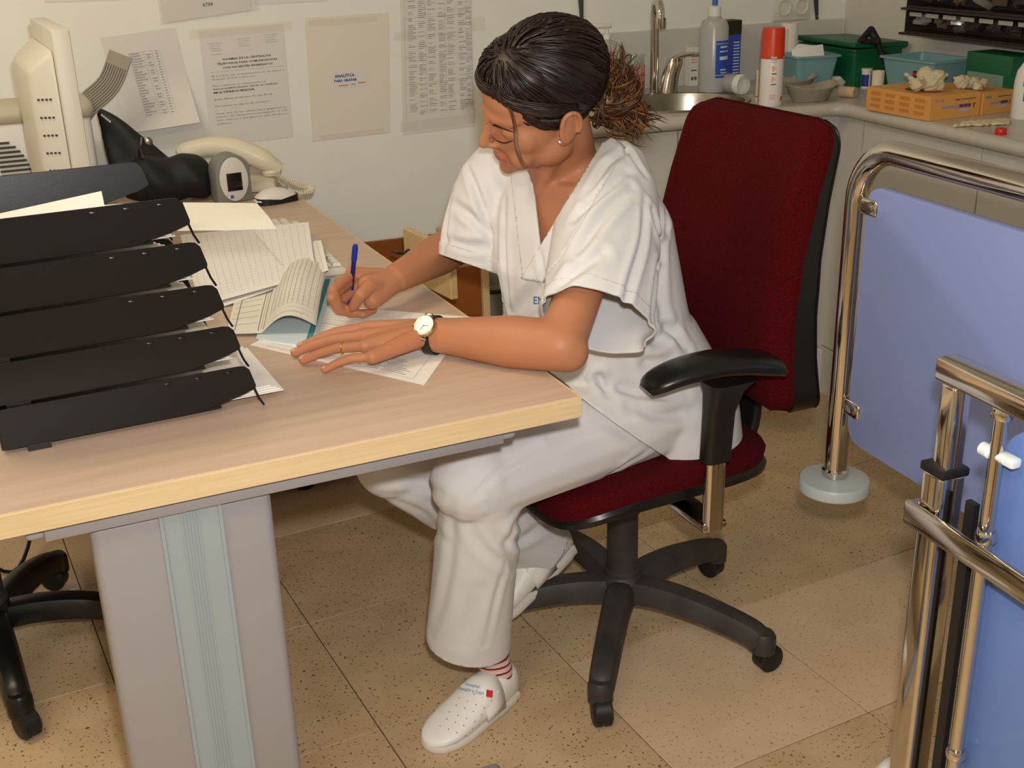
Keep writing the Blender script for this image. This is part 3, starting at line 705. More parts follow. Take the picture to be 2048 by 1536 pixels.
obj('black_guide', bx(PX+0.006, PX+0.014, PY-0.045, PY-0.03, 0.10, z_col-0.03), BLK, rb, smooth=False)
zk = zpost(862)
obj('catch_knob', join(xf(lathe([(0.008, 0), (0.008, 0.012), (0.005, 0.014), (0.005, 0.035)], 14), Matrix.Translation((PX, ty+0.02, zk)) @ rotm('X', 90)), box((PX+0.004, ty-0.016, zk), (0.014, 0.026, 0.012), 0.003)), mat('clear_knob', (214, 220, 222), 0.15), rb)
obj('lower_bar', join(bx(PX-0.030, PX-0.021, 0.25, PY+0.032, z_mid-0.016, z_mid+0.016, 0.003), bx(PX-0.024, PX+0.002, PY+0.022, PY+0.032, z_mid-0.004, z_mid+0.014, 0.003)), CHROME, rb)
V, F = prism(rrect(0.66, 0.66, 0.05, 6, PY-0.062-0.33, z_top-0.035-0.33), -0.007, 0.007, 0.003)
obj('panel', (np.stack([PX+0.026+V[:, 2], V[:, 0], V[:, 1]], 1), F), BLUE2, rb)
obj('base_rail', join(bx(PX-0.02, PX+0.07, 0.30, PY+0.03, 0.06, 0.095, 0.004)), UND, rb, smooth=False)
for y in (0.36, PY-0.05): obj('caster', mv(caster(0.03), (PX, y, 0.03)), BLK, rb)
WHT = mat('white_plastic', (226, 224, 218), 0.35)
wc = at_z(1762, 1540, 0.04)
solo('wheel_cover', mv(lathe([(0.055, 0), (0.054, 0.02), (0.046, 0.045), (0.030, 0.062), (0.001, 0.068)], 28, sy=0.7), (wc[0]+0.02, wc[1]-0.02, 0)), WHT, 'white domed wheel cover on the floor beside the bed rail foot', 'wheel cover', (wc[0]+0.02, wc[1]-0.02, 0))
# ------------------------------------------------------------------ the seated woman
def skin_mat():
    m = mat('skin', (182, 122, 88), 0.5, var=0.10, vscale=9, bump=0.12, bscale=260, sss=0.12, spec=0.35, bdist=0.0006)
    return m
SKIN = skin_mat(); LIPS = mat('lips', (170, 102, 78), 0.4, sss=0.1); NAIL = mat('fingernail', (204, 148, 124), 0.3)
CLOTH = mat('white_uniform_cotton', (213, 211, 211), 0.85, var=0.03, vscale=6, bump=0.10, bscale=900, bdist=0.0004, sheen=0.0)
ph = np.array([0.7206, 1.811, 1.0931]); az, pt, ro = np.radians([178.9, -19.2, 25.0])
f0 = np.array([math.cos(az), math.sin(az), 0]); r0 = np.array([math.sin(az), -math.cos(az), 0]); zz_ = np.array([0, 0, 1.0])
hf = math.cos(pt)*f0+math.sin(pt)*zz_; hu = -math.sin(pt)*f0+math.cos(pt)*zz_
HR = np.stack([math.cos(ro)*r0+math.sin(ro)*hu, hf, -math.sin(ro)*r0+math.cos(ro)*hu], 1)
def hp(x, y, z): return ph+HR@np.array([x, y, z], float)
def hell(c, r, tilt=None):
    g = ell((0, 0, 0), r, 20, 14)
    V = g[0]
    if tilt is not None: V = V@np.array(tilt)[:3, :3].T
    return (V+np.array(c))@HR.T+ph, g[1]
def hcap(a, b, ra, rb): return caps(hp(*a), hp(*b), ra, rb)
person = thing('person', 'woman in a white uniform seated writing at the desk', 'person', (0.78, 1.86, 0), world=True)

def head_shapes():
    G = [hell((0, -0.012, 0.036), (0.0735, 0.094, 0.084)), hell((0, 0.026, -0.028), (0.060, 0.062, 0.078)), hell((0, 0.052, -0.078), (0.036, 0.034, 0.030)),
         hell((0, 0.074, -0.097), (0.018, 0.014, 0.014)), hell((0, 0.045, 0.042), (0.058, 0.043, 0.040)), hell((0, 0.030, -0.075), (0.050, 0.045, 0.030))]
    for s in (-1, 1):
        G += [hell((s*0.040, 0.048, -0.024), (0.023, 0.024, 0.026)), hell((s*0.032, 0.066, -0.002), (0.0175, 0.0165, 0.0125)),
              hcap((s*0.048, 0.064, 0.020), (s*0.014, 0.083, 0.018), 0.0085, 0.010), hell((s*0.0098, 0.0915, -0.0365), (0.0072, 0.0100, 0.0066)),
              hell((s*0.036, 0.058, -0.060), (0.020, 0.022, 0.022)), hell((s*0.047, 0.005, -0.065), (0.020, 0.036, 0.028)),
              hell((s*0.0770, -0.014, -0.008), (0.0055, 0.0205, 0.0315), rotm('Z', s*-14) @ rotm('X', 12)), hell((s*0.073, -0.004, -0.034), (0.006, 0.009, 0.010))]
        ring = [hp(s*(0.0815+0.003*math.sin(a)), -0.013+0.0175*math.cos(a)-0.004, -0.004+0.027*math.sin(a)) for a in np.linspace(-1.2, 4.0, 14)]
        G.append(tube(ring, 0.0042, 8))
    G += [hcap((0, 0.083, 0.024), (0, 0.094, -0.008), 0.0088, 0.0080), hcap((0, 0.094, -0.008), (0, 0.1060, -0.0315), 0.0080, 0.0095)]
    G.append(tube([hp(x, 0.0872-9*x*x, -0.0615-0.10*abs(x)) for x in np.linspace(-0.021, 0.021, 9)], [0.002, 0.0034, 0.0044, 0.0050, 0.0046, 0.0050, 0.0044, 0.0034, 0.002], 10))
    G.append(tube([hp(x, 0.0855-10*x*x, -0.0705+4*x*x) for x in np.linspace(-0.018, 0.018, 9)], [0.002, 0.0040, 0.0052, 0.0058, 0.0060, 0.0058, 0.0052, 0.0040, 0.002], 10))
    return G
# joints
NB = np.array([0.795, 1.875, 0.995]); shL, shR = np.array([0.845, 1.765, 0.965]), np.array([0.715, 2.035, 0.945])
elL = at_z(1120, 692, 0.772); wrL = at_z(850, 668, 0.762)
wrR = at_z(790, 558, 0.785); elR = np.array([0.69, 2.135, 0.79])
def ringz(c, ang, w_, d_, n=40, tilt=0.0, e=2.3):
    a0 = math.radians(ang); f = np.array([math.cos(a0), math.sin(a0), 0]); l = np.array([-math.sin(a0), math.cos(a0), 0]); o = []
    for k in range(n):
        a = 2*math.pi*k/n; c_, s_ = math.cos(a), math.sin(a)
        x = math.copysign(abs(c_)**(2/e), c_)*d_; y = math.copysign(abs(s_)**(2/e), s_)*w_
        o.append(np.array(c)+f*x+l*y+np.array([0, 0, tilt*x]))
    return o
SP = [((0.975, 1.895, 0.43), 185, 0.185, 0.130), ((0.965, 1.897, 0.52), 186, 0.182, 0.128), ((0.935, 1.898, 0.60), 188, 0.168, 0.120), ((0.893, 1.897, 0.70), 192, 0.156, 0.120),
      ((0.862, 1.894, 0.80), 196, 0.160, 0.124), ((0.843, 1.892, 0.875), 200, 0.163, 0.119), ((0.822, 1.889, 0.935), 203, 0.150, 0.100), ((0.806, 1.885, 0.975), 204, 0.110, 0.074), ((0.798, 1.882, 0.998), 204, 0.066, 0.056)]
torso_b = loft([ringz(c, a, w_-(0.045 if c[2] < 0.65 else 0.016), d_-(0.045 if c[2] < 0.65 else 0.016)) for c, a, w_, d_ in SP if c[2] > 0.5])
chest = loft([ringz((0.828, 1.892, 0.84), 200, 0.135, 0.118), ringz((0.818, 1.890, 0.90), 202, 0.135, 0.104), ringz((0.806, 1.886, 0.955), 203, 0.11, 0.080)])
neck = [caps(NB+np.array([0.01, 0.01, -0.05]), hp(0, -0.030, -0.045), 0.056, 0.052), caps(NB+np.array([-0.02, -0.008, -0.04]), hp(0, 0.012, -0.070), 0.040, 0.042),
        caps(hp(-0.048, -0.02, -0.04), NB+np.array([-0.062, -0.030, -0.055]), 0.016, 0.010)]
armL = [caps(shL+(elL-shL)*0.08, elL, 0.038, 0.038), caps(elL, elL+(wrL-elL)*0.35, 0.040, 0.042), caps(elL+(wrL-elL)*0.35, elL+(wrL-elL)*0.8, 0.042, 0.030), caps(elL+(wrL-elL)*0.8, wrL, 0.030, 0.0272), ell(elL+np.array([0.010, -0.006, -0.008]), 0.0335)]
armR = [caps(shR, elR, 0.042, 0.038), caps(elR, elR+(wrR-elR)*0.4, 0.040, 0.040), caps(elR+(wrR-elR)*0.4, wrR, 0.040, 0.0255)]
def finger(pts, r0_, r1_):
    R_ = np.linspace(r0_, r1_, len(pts)); return [chain(pts, R_)]
TIPS = []
# left hand lying flat on the form
mcpL = [at_z(731, 655, 0.764), at_z(727, 672, 0.766), at_z(730, 692, 0.763), at_z(745, 714, 0.756)]
tipL = [at_z(603, 693, 0.7392), at_z(590, 706, 0.7390), at_z(606, 721, 0.7388), at_z(650, 739, 0.7380)]
handL = []
for k, (a, b) in enumerate(zip(mcpL, tipL)):
    q1 = a+(b-a)*0.45+np.array([0, 0, 0.007]); q2 = a+(b-a)*0.75+np.array([0, 0, 0.005])
    rr0 = (0.0092, 0.0096, 0.0090, 0.0080)[k]
    handL += finger([a, q1, q2, b], rr0, rr0*0.78); TIPS.append((b, (b-q2)/np.linalg.norm(b-q2), rr0*0.78))
    handL.append(caps(wrL+np.array([0, 0, 0.004])+(a-wrL)*0.12+np.array([0.0, 0.010*(1.2-k*0.8), 0]), a, 0.0165, 0.0115))
handL.append(caps(wrL+(mcpL[1]-wrL)*0.2, (mcpL[1]+mcpL[2])/2+np.array([0.01, 0, -0.006]), 0.020, 0.014))
handL += finger([wrL+np.array([-0.015, 0.012, -0.004]), at_z(770, 655, 0.752), at_z(728, 672, 0.7455)], 0.013, 0.009)
handL.append(ell(wrL+np.array([0.004, -0.018, 0.010]), 0.011))
# right hand closed round the pen
mR = [at_z(703, 552, 0.806), at_z(706, 560, 0.797), at_z(716, 572, 0.782), at_z(732, 584, 0.768)]
handR = []
fR = [[mR[0], at_z(664, 585, 0.796), at_z(674, 612, 0.770), at_z(692, 624, 0.752)], [mR[1], at_z(662, 600, 0.783), at_z(676, 625, 0.757), at_z(702, 630, 0.7455)],
      [mR[2], at_z(676, 612, 0.763), at_z(700, 630, 0.7445), at_z(728, 628, 0.743)], [mR[3], at_z(702, 620, 0.7495), at_z(726, 629, 0.7425), at_z(748, 620, 0.7425)]]
_bk = np.array([0.30, 0.95, 0.0])*0.013
fR[0] = [fR[0][0]+_bk*1.1]+[q+_bk*1.1 for q in fR[0][1:]]; fR[1] = [fR[1][0]+_bk]+[q+_bk*0.9 for q in fR[1][1:]]; fR[2] = [fR[2][0]]+[q+_bk*0.5 for q in fR[2][1:]]
for k, p in enumerate(fR):
    r_ = (0.0095, 0.0095, 0.0088, 0.0080)[k]; handR += finger(p, r_, r_*0.8); handR.append(caps(wrR+(p[0]-wrR)*0.15, p[0], 0.0180, 0.0125))
thR = [at_z(762, 575, 0.782), at_z(738, 574, 0.792), at_z(722, 590, 0.784), at_z(707, 612, 0.762)]
handR += finger(thR, 0.0145, 0.0092); TIPS.append((thR[3], (thR[3]-thR[2])/np.linalg.norm(thR[3]-thR[2]), 0.0085))
handR += [caps(wrR, at_z(745, 600, 0.768), 0.0230, 0.0165), caps(wrR, at_z(735, 570, 0.79), 0.022, 0.018)]
body_g = remesh(head_shapes()+neck+[torso_b, chest]+armL+armR+handL+handR, 0.0026, 3, 0.5)
HL = (body_g[0]-ph)@HR
_nose = np.exp(-((HL[:, 0]/0.016)**2+((HL[:, 1]-0.10)/0.018)**2+((HL[:, 2]+0.022)/0.028)**2)); _lip = np.exp(-((HL[:, 0]/0.026)**2+((HL[:, 1]-0.088)/0.012)**2+((HL[:, 2]+0.066)/0.013)**2))
_ear = ((np.abs(HL[:, 0]) > 0.0705) & (np.abs(HL[:, 1]+0.01) < 0.03) & (np.abs(HL[:, 2]+0.008) < 0.045)).astype(float)
_eye = np.exp(-(((np.abs(HL[:, 0])-0.032)/0.016)**2+((HL[:, 1]-0.075)/0.016)**2+(HL[:, 2]/0.010)**2))
_head = 1/(1+np.exp(-(0.175-np.linalg.norm(HL-np.array([0, 0.01, -0.03]), axis=1))*80))
body_g = relax(body_g, _head*np.clip(1-0.85*_nose-0.9*_lip-_ear-0.6*_eye, 0.02, 1), 26)
_arm = np.zeros(len(body_g[0]))
for a_, b_ in ((shL, elL), (elL, wrL), (shR, elR), (elR, wrR)):
    d_, t_ = seg_dist(body_g[0], a_, b_); _arm = np.maximum(_arm, np.clip((0.075-d_)*60, 0, 1)*np.clip((0.92-t_)*8, 0, 1) if b_ is wrL or b_ is wrR else np.clip((0.075-d_)*60, 0, 1))
body_g = relax(body_g, _arm, 30)
BV = body_g[0]; HL = (BV-ph)@HR
fc = np.array([BV[list(f)].mean(0) for f in body_g[1]]); fl_ = (fc-ph)@HR
lipmask = (np.abs(fl_[:, 0]) < 0.0215) & (fl_[:, 2] < -0.0575) & (fl_[:, 2] > -0.0765+8*fl_[:, 0]**2) & (fl_[:, 1] > 0.0825-10*fl_[:, 0]**2) & (fl_[:, 1] < 0.105)
body = obj('body', body_g, [SKIN, LIPS], person, True, 180, lipmask.astype(int))
btree = BVHTree.FromPolygons(BV.tolist(), body_g[1])
def hit(tree, u, v, off=0.0):
    d = Vector(ray(u, v)).normalized(); h = tree.ray_cast(Vector(CAM), d)
    return None if h[0] is None else np.array(h[0])-np.array(d)*off
def stick(tree, g2, off=0.0006):
    """flat print given in picture coordinates laid on the surface below it"""
    V = []; last = None
    for u, v in g2[0][:, :2]:
        if last is None:
            for q in g2[0][:, :2]:
                last = hit(tree, q[0], q[1], off)
                if last is not None: break
            if last is None: last = at_z(u, v, 0.05)
        p = hit(tree, u, v, off); last = p if p is not None else last; V.append(last)
    return np.array(V), g2[1]
for b, d, r_ in TIPS:
    up = np.array([0, 0, 1.0]); up = up-d*(up@d); up /= np.linalg.norm(up); sd = np.cross(d, up)
    obj('fingernail', ell(b+up*r_*0.72, (r_*0.70, r_*0.85, r_*0.36), 12, 8, np.stack([sd, d, up], 1)), NAIL, body)
# brows, lashes, earrings
HAIRD = mat('dark_brown_hair', (38, 20, 14), 0.38, spec=0.6)
def face_line(pts, r, name):
    P = [hit(btree, u, v, r*0.35) for u, v in pts]
    P = smooth_path([p for p in P if p is not None], 4); R_ = r*np.sin(np.linspace(0.25, math.pi-0.3, len(P)))
    obj(name, tube(P, R_, 8), HAIRD, body)
    Q = (P-ph)@HR; Q[:, 0] *= -1; obj(name, tube(Q@HR.T+ph, R_, 8), HAIRD, body)
face_line([(972, 247), (990, 251), (1010, 258), (1032, 266)], 0.0019, 'eyebrow')
face_line([(988, 277), (997, 283), (1009, 286), (1021, 283), (1031, 277)], 0.0014, 'eyelashes')
for s in (-1, 1):
    p = hp(s*0.0815, -0.004, -0.041) if s > 0 else hit(btree, 1120, 284, 0.003)
    obj('earring', ell(p, 0.0032, 8, 6), mat('stone_stud', (225, 230, 235), 0.08, 0.6), body)

# ------------------------------------------------------------------ hair
def strand_mat(name, c1, c2, c3, rough=0.36):
    m = bpy.data.materials.new(name); m.use_nodes = True; nt = m.node_tree; b = nt.nodes['Principled BSDF']; b.inputs['Roughness'].default_value = rough
    g = nt.nodes.new('ShaderNodeNewGeometry'); r = nt.nodes.new('ShaderNodeValToRGB'); e = r.color_ramp.elements
    e[0].color, e[1].color = srgb(*c1), srgb(*c3); k = e.new(0.55); k.color = srgb(*c2)
    nt.links.new(g.outputs['Random Per Island'], r.inputs['Fac']); nt.links.new(r.outputs['Color'], b.inputs['Base Color']); return m
H_DK = strand_mat('hair_strands_dark', (16, 8, 7), (28, 13, 9), (44, 21, 13), 0.42); H_GD = strand_mat('hair_strands_golden', (36, 19, 11), (82, 49, 24), (140, 94, 48), 0.38)
hc, hr = np.array([0, -0.027, 0.045]), np.array([0.0835, 0.0985, 0.0885])
capV, capF = ell(hc, hr*0.985, 40, 28)
fcV, fcF = ell(np.array([0, 0.016, 0.072]), np.array([0.071, 0.066, 0.049])*0.985, 32, 20)
hair_cap = join((capV@HR.T+ph, capF), (fcV@HR.T+ph, fcF))
R3 = random.Random(11)
tie = np.array([0.002, -0.112, -0.048])
fc2, fr2 = np.array([0, 0.016, 0.072]), np.array([0.071, 0.066, 0.049])
def rad(d):
    """distance from hc to the hair surface along unit-ish d: the larger of the skull cap and the swept-up front"""
    k1 = 1/np.linalg.norm(d/hr); A_ = (d/fr2)@(d/fr2); o_ = (hc-fc2)/fr2; B_ = o_@(d/fr2); C_ = o_@o_-1; q = B_*B_-A_*C_
    return max(k1, (-B_+math.sqrt(q))/A_ if q > 0 else 0)
def on_cap(d, k): d = d/np.linalg.norm(d/hr); return hc+d*k
def strand(start, k0, r, wob=0.05, n=11, bulge=0.0):
    a = (np.array(start)-hc); a = a/np.linalg.norm(a/hr); b = (tie-hc); b = b/np.linalg.norm(b/hr); P = []
    sx, sy_ = R3.uniform(-wob, wob), R3.uniform(-wob, wob)
    for i in range(n):
        t = i/(n-1); d = a*(1-t)+b*t+np.array([sx, 0, sy_])*0.06*math.sin(math.pi*t)
        d = d*rad(d); P.append(hc+d*(k0+bulge*math.sin(math.pi*min(1, t*1.6))*(t < 0.625)))
    P = np.array(P)@HR.T+ph; R_ = r*(0.35+0.65*np.sin(np.linspace(0.25, math.pi-0.25, n)))
    return tube(P, R_, 5, flat=0.6)
ST = []
part = np.array([-0.030, 0.066, 0.075])
for k in range(1150):
    u = R3.random()
    if u < 0.42:      # camera side hairline: parting to temple to ear to nape
        t = R3.random(); pts = np.array([(-0.022, 0.076, 0.062), (-0.050, 0.052, 0.046), (-0.066, 0.026, 0.022), (-0.079, 0.000, 0.012), (-0.078, -0.035, -0.014), (-0.060, -0.075, -0.040)])
    elif u < 0.62:    # far side hairline
        t = R3.random(); pts = np.array([(-0.020, 0.076, 0.062), (0.02, 0.076, 0.062), (0.055, 0.050, 0.046), (0.076, 0.005, 0.020), (0.076, -0.035, -0.014), (0.058, -0.075, -0.040)])
    else:             # along the parting to the crown and spread over the top
        t = R3.random(); pts = np.array([(-0.028, 0.064, 0.076), (-0.036, 0.040, 0.105), (-0.034, 0.0, 0.125), (-0.02, -0.04, 0.128), (0.0, -0.08, 0.11)]); 
    i = min(int(t*(len(pts)-1)), len(pts)-2); f = t*(len(pts)-1)-i; s0 = pts[i]*(1-f)+pts[i+1]*f
    if u >= 0.62: s0 = s0+np.array([R3.uniform(-0.02, 0.085), 0, 0])
    ST.append(strand(s0, 1.0+R3.uniform(-0.006, 0.022), R3.uniform(0.0016, 0.0030), bulge=R3.uniform(0, 0.02)))
hair = obj('hair', join(hair_cap, *ST), H_DK, person, True, 180)
# two soft rolls of hair swept up from the forehead
RO = []
def on_hair(p, k): d = np.array(p)-hc; return hc+d*rad(d)*k
for side in (1, -1):
    for k in range(80):
        o = np.array([R3.gauss(0, 0.003), R3.gauss(0, 0.003), R3.gauss(0, 0.003)]); t = R3.random(); kk = 1.02+0.05*math.sin(3.1*t)
        if side > 0: ctl = [(-0.024, 0.074, 0.066+0.012*t), (0.002, 0.080, 0.064+0.012*t), (0.034, 0.068, 0.060+0.012*t), (0.060, 0.042, 0.056), (0.080, 0.0, 0.045)]
        else: ctl = [(-0.026, 0.073, 0.068+0.014*t), (-0.044, 0.060, 0.054+0.016*t), (-0.062, 0.040, 0.042+0.016*t), (-0.078, 0.010, 0.034+0.012*t), (-0.084, -0.03, 0.024)]
        RO.append(smooth_path([on_hair(np.array(c)+o, kk if 0 < i < 4 else 1.0) for i, c in enumerate(ctl)], 4))
obj('front_hair', join(*[tube(P@HR.T+ph, 0.0019*np.sin(np.linspace(0.3, math.pi-0.3, len(P))), 5) for P in RO]), H_DK, hair, True, 180)
# messy tied knot with lighter curls
BU = []
bc = np.array([0.000, -0.136, -0.062])
for k in range(105):
    th0, th1 = R3.uniform(0, 6.28), R3.uniform(1.8, 4.4)*R3.choice((-1, 1)); ra = R3.uniform(0.012, 0.040)
    ax = np.array([R3.gauss(0, 1), R3.gauss(0, 0.6), R3.gauss(0, 1)]); ax /= np.linalg.norm(ax); e1 = np.cross(ax, [0.3, 0.7, 0.2]); e1 /= np.linalg.norm(e1); e2 = np.cross(ax, e1)
    c = bc+np.array([R3.gauss(0, 0.013), R3.gauss(0, 0.010), R3.gauss(0, 0.018)]); CL = []
    for q in range(6):
        dq = ax*R3.uniform(-0.004, 0.004); dr_ = R3.uniform(-0.003, 0.003); ph_ = R3.uniform(-0.15, 0.15)
        P = [c+dq+(ra+dr_)*(1+0.25*i/10)*(e1*math.cos(th0+ph_+th1*i/10)+e2*math.sin(th0+ph_+th1*i/10)) for i in range(11)]
        BU.append(tube(np.array(P)@HR.T+ph, R3.uniform(0.0009, 0.0016)*np.sin(np.linspace(0.3, math.pi-0.12, 11)), 5))
for k in range(300):   # loose ends: a tuft on top, curls hanging below
    upw = R3.random() < 0.35
    s0 = bc+np.array([R3.gauss(0, 0.012), R3.gauss(0, 0.012), 0.02 if upw else -0.01])
    d = np.array([R3.gauss(0, 0.018), -0.010+R3.gauss(0, 0.014), R3.uniform(0.045, 0.07)]) if upw else np.array([R3.gauss(-0.01, 0.020), R3.gauss(-0.03, 0.014), -R3.uniform(0.03, 0.075)])
    cu = np.array([R3.gauss(0, 0.012), R3.gauss(0, 0.012), R3.gauss(0, 0.006)])
    P = smooth_path([s0, s0+d*0.4+cu, s0+d*0.75-cu*0.6, s0+d], 4)
    BU.append(tube(P@HR.T+ph, R3.uniform(0.0007, 0.0016)*np.sin(np.linspace(0.5, math.pi-0.05, len(P))), 5))
BU.append(((lambda g: (g[0]@HR.T+ph, g[1]))(ell(bc+np.array([0, 0.014, 0]), (0.024, 0.024, 0.028)))))
obj('hair_knot', join(*BU), H_GD, hair, True, 180)['label'] = 'messy golden-brown tied knot of curls'
LK = []
for k in range(14):
    dx, dy = R3.gauss(0, 2.2), R3.gauss(0, 1.5)
    pts = [(1003+dx, 186+dy), (1014+dx, 205+dy), (1025+dx*0.8, 230), (1031+dx*0.9, 258), (1033+dx, 288), (1041+dx*1.1, 315), (1054+dx*1.2, 336+dy)]
    P = [hit(btree, u, v, 0.006) for u, v in pts]; P = [p for p in P if p is not None]
    dmin = min(depth(p) for p in P[1:4]); P = [at_d(*pix(p), min(depth(p), dmin+0.012+0.004*i)) for i, p in enumerate(P)]
    P = smooth_path(P, 5); LK.append(tube(P, R3.uniform(0.0008, 0.0014)*np.sin(np.linspace(0.5, math.pi-0.1, len(P))), 5))
obj('loose_lock', join(*LK), strand_mat('hair_lock', (66, 32, 14), (96, 52, 24), (128, 78, 40)), hair, True, 180)

# ------------------------------------------------------------------ tunic
def ring_ax(c, m1, m2, n=36, e=2.1):
    o = []
    for k in range(n):
        a = 2*math.pi*k/n; x, y = math.cos(a), math.sin(a)
        o.append(np.array(c)+np.array(m1)*math.copysign(abs(x)**(2/e), x)+np.array(m2)*math.copysign(abs(y)**(2/e), y))
    return o
def sleeve(S, axis0, c1, major, minor, ext=0.05, r0_=0.072):
    ax = c1-S; L_ = np.linalg.norm(ax); ax = ax/L_
    M1 = major-ax*(major@ax)*0.5; M1n = M1/np.linalg.norm(M1); m2n = np.cross(ax, M1n); a1, a2 = np.linalg.norm(M1), minor
    R_ = []
    for t, k in ((-0.25, 0.62), (0.0, 0.90), (0.25, 1.0), (0.5, 1.0), (0.75, 1.0), (1.0, 1.0), (1.0+ext/L_, 1.0)):
        q = min(max(t, 0), 1); R_.append(ring_ax(S+ax*L_*t, M1n*(r0_+(a1-r0_)*q)*k, m2n*(r0_*0.95+(a2-r0_*0.95)*q)*k))
    return loft(R_), ax
torso_c = loft([ringz(c, a, w_, d_) for c, a, w_, d_ in SP])
cL = at_d(1194, 643, 1.832); mL = (at_d(1290, 690, 1.90)-at_d(1108, 606, 1.80))/2
slL, axL = sleeve(np.array([0.838, 1.780, 0.945]), None, cL, mL, 0.072, r0_=0.086)
cR = at_d(934, 527, 2.17); mRv = (at_d(985, 520, 2.20)-at_d(893, 520, 2.14))/2*1.02
slR, axR = sleeve(np.array([0.722, 2.02, 0.940]), None, cR, mRv, 0.070)
skirt = loft([ringz((0.985, 1.892, 0.42), 185, 0.200, 0.145), ringz((0.970, 1.892, 0.52), 186, 0.196, 0.145), ringz((0.925, 1.893, 0.60), 190, 0.180, 0.150), ringz((0.880, 1.895, 0.68), 194, 0.166, 0.150)])
drape = loft([ringz((0.887, 1.893, 0.60), 194, 0.165, 0.166), ringz((0.854, 1.892, 0.70), 198, 0.162, 0.163), ringz((0.834, 1.890, 0.80), 200, 0.162, 0.158), ringz((0.827, 1.889, 0.875), 202, 0.158, 0.137), ringz((0.818, 1.887, 0.935), 203, 0.140, 0.100)])
_hL, _kL, _hR, _kR = np.array([0.955, 1.805, 0.525]), np.array([0.535, 1.672, 0.510]), np.array([0.955, 1.99, 0.525]), np.array([0.455, 1.885, 0.468])
lap = [caps(_hL, _hL+(_kL-_hL)*0.45, 0.098, 0.093), caps(_hR, _hR+(_kR-_hR)*0.45, 0.098, 0.090), caps((_hL+_hR)/2, (_hL+_hR)/2+((_kL+_kR)/2-(_hL+_hR)/2)*0.40, 0.085, 0.075)]
tun = remesh([torso_c, slL, slR, skirt, drape]+lap+[ ell((0.86, 1.83, 0.86), (0.08, 0.08, 0.08)), ell((0.826, 1.80, 0.938), (0.07, 0.07, 0.05)), ell((0.735, 1.985, 0.945), (0.05, 0.06, 0.045)), ell((0.84, 1.97, 0.84), (0.07, 0.07, 0.07))], 0.005, 10, 0.5)
TF = [([(1255, 345), (1190, 400), (1150, 440)], 0.007, 0.007), ([(1262, 375), (1215, 420), (1172, 480), (1150, 520)], 0.008, 0.008), ([(1290, 400), (1285, 480), (1262, 560), (1240, 640)], 0.006, 0.006),
      ([(1205, 505), (1150, 545), (1110, 580)], 0.009, 0.008), ([(1305, 420), (1318, 480), (1310, 560), (1300, 660)], 0.007, 0.007), ([(1330, 460), (1322, 540), (1312, 600)], 0.006, 0.005),
      ([(900, 400), (950, 440), (985, 480)], 0.007, 0.008), ([(895, 482), (940, 492), (985, 492)], 0.007, 0.009), ([(935, 335), (960, 400), (985, 470)], 0.006, 0.008), ([(905, 385), (893, 450), (890, 500)], 0.007, 0.006),
      ([(1085, 560), (1060, 590), (1030, 630)], 0.010, 0.007), ([(1010, 400), (1008, 480), (1012, 560), (1020, 620)], 0.006, 0.006), ([(1255, 300), (1215, 330), (1190, 370), (1170, 400)], 0.006, 0.006),
      ([(1205, 760), (1270, 730), (1340, 720)], 0.009, 0.008), ([(1190, 720), (1200, 760), (1215, 790)], 0.007, 0.008), ([(1220, 770), (1290, 790), (1370, 780)], 0.010, 0.008), ([(1215, 735), (1300, 690), (1350, 650)], 0.010, 0.007),
      ([(1320, 640), (1350, 670), (1375, 700)], 0.008, 0.008), ([(1260, 810), (1320, 830), (1380, 825)], 0.010, 0.008), ([(1080, 500), (1090, 560), (1085, 620)], 0.005, 0.004), ([(1225, 265), (1255, 300), (1290, 350)], 0.006, 0.005),
      ([(1310, 330), (1330, 400), (1335, 470)], 0.006, 0.005), ([(1325, 540), (1320, 600), (1330, 650)], 0.008, 0.006)]
tun = folds(tun, TF)
vb = hit(BVHTree.FromPolygons(tun[0].tolist(), tun[1]), 1081, 492)
def view_plane(a, b):
    n = np.cross(ray(*a), ray(*b)); return n/np.linalg.norm(n)
def neck_cut(g):
    bm = bmesh.new(); vs = [bm.verts.new(v) for v in g[0]]
    for f in g[1]: bm.faces.new([vs[i] for i in f])
    n1 = view_plane((1081, 492), (1222, 258)); n2 = view_plane((1081, 492), (1062, 330))
    ins = ray(1090, 400); n1 = n1 if n1@ins > 0 else -n1; n2 = n2 if n2@ins > 0 else -n2
    def region(): return [f for f in bm.faces if f.calc_center_median().z > vb[2]-0.01 and (np.array(f.calc_center_median())-NB)@np.array([-0.92, -0.39, 0]) > -0.035 and (np.array(f.calc_center_median())-NB)@np.array([-0.39, 0.92, 0]) < 0.10 and (np.array(f.calc_center_median())-NB)@np.array([-0.39, 0.92, 0]) > -0.115]
    for n in (n1, n2):
        fs = region(); ge = set(fs)
        for f in fs: ge.update(f.edges); ge.update(f.verts)
        bmesh.ops.bisect_plane(bm, geom=list(ge), plane_co=CAM, plane_no=n, dist=1e-5)
    kill = [f for f in region() if (np.array(f.calc_center_median())-CAM)@n1 > 0 and (np.array(f.calc_center_median())-CAM)@n2 > 0]
    kill = set(kill) | {f for f in bm.faces if (np.array(f.calc_center_median())-NB)@np.array([-0.30, -0.12, 0.95]) > -0.004 and np.linalg.norm((np.array(f.calc_center_median())-NB)[:2]) < 0.085}
    bmesh.ops.delete(bm, geom=list(kill), context='FACES'); bmesh.ops.delete(bm, geom=[v for v in bm.verts if not v.link_faces], context='VERTS')
    bm.verts.index_update(); V = np.array([v.co[:] for v in bm.verts]); F = [tuple(v.index for v in f.verts) for f in bm.faces]; bm.free(); return V, F, n1, n2
tv_, tf_, vn1, vn2 = neck_cut(tun)
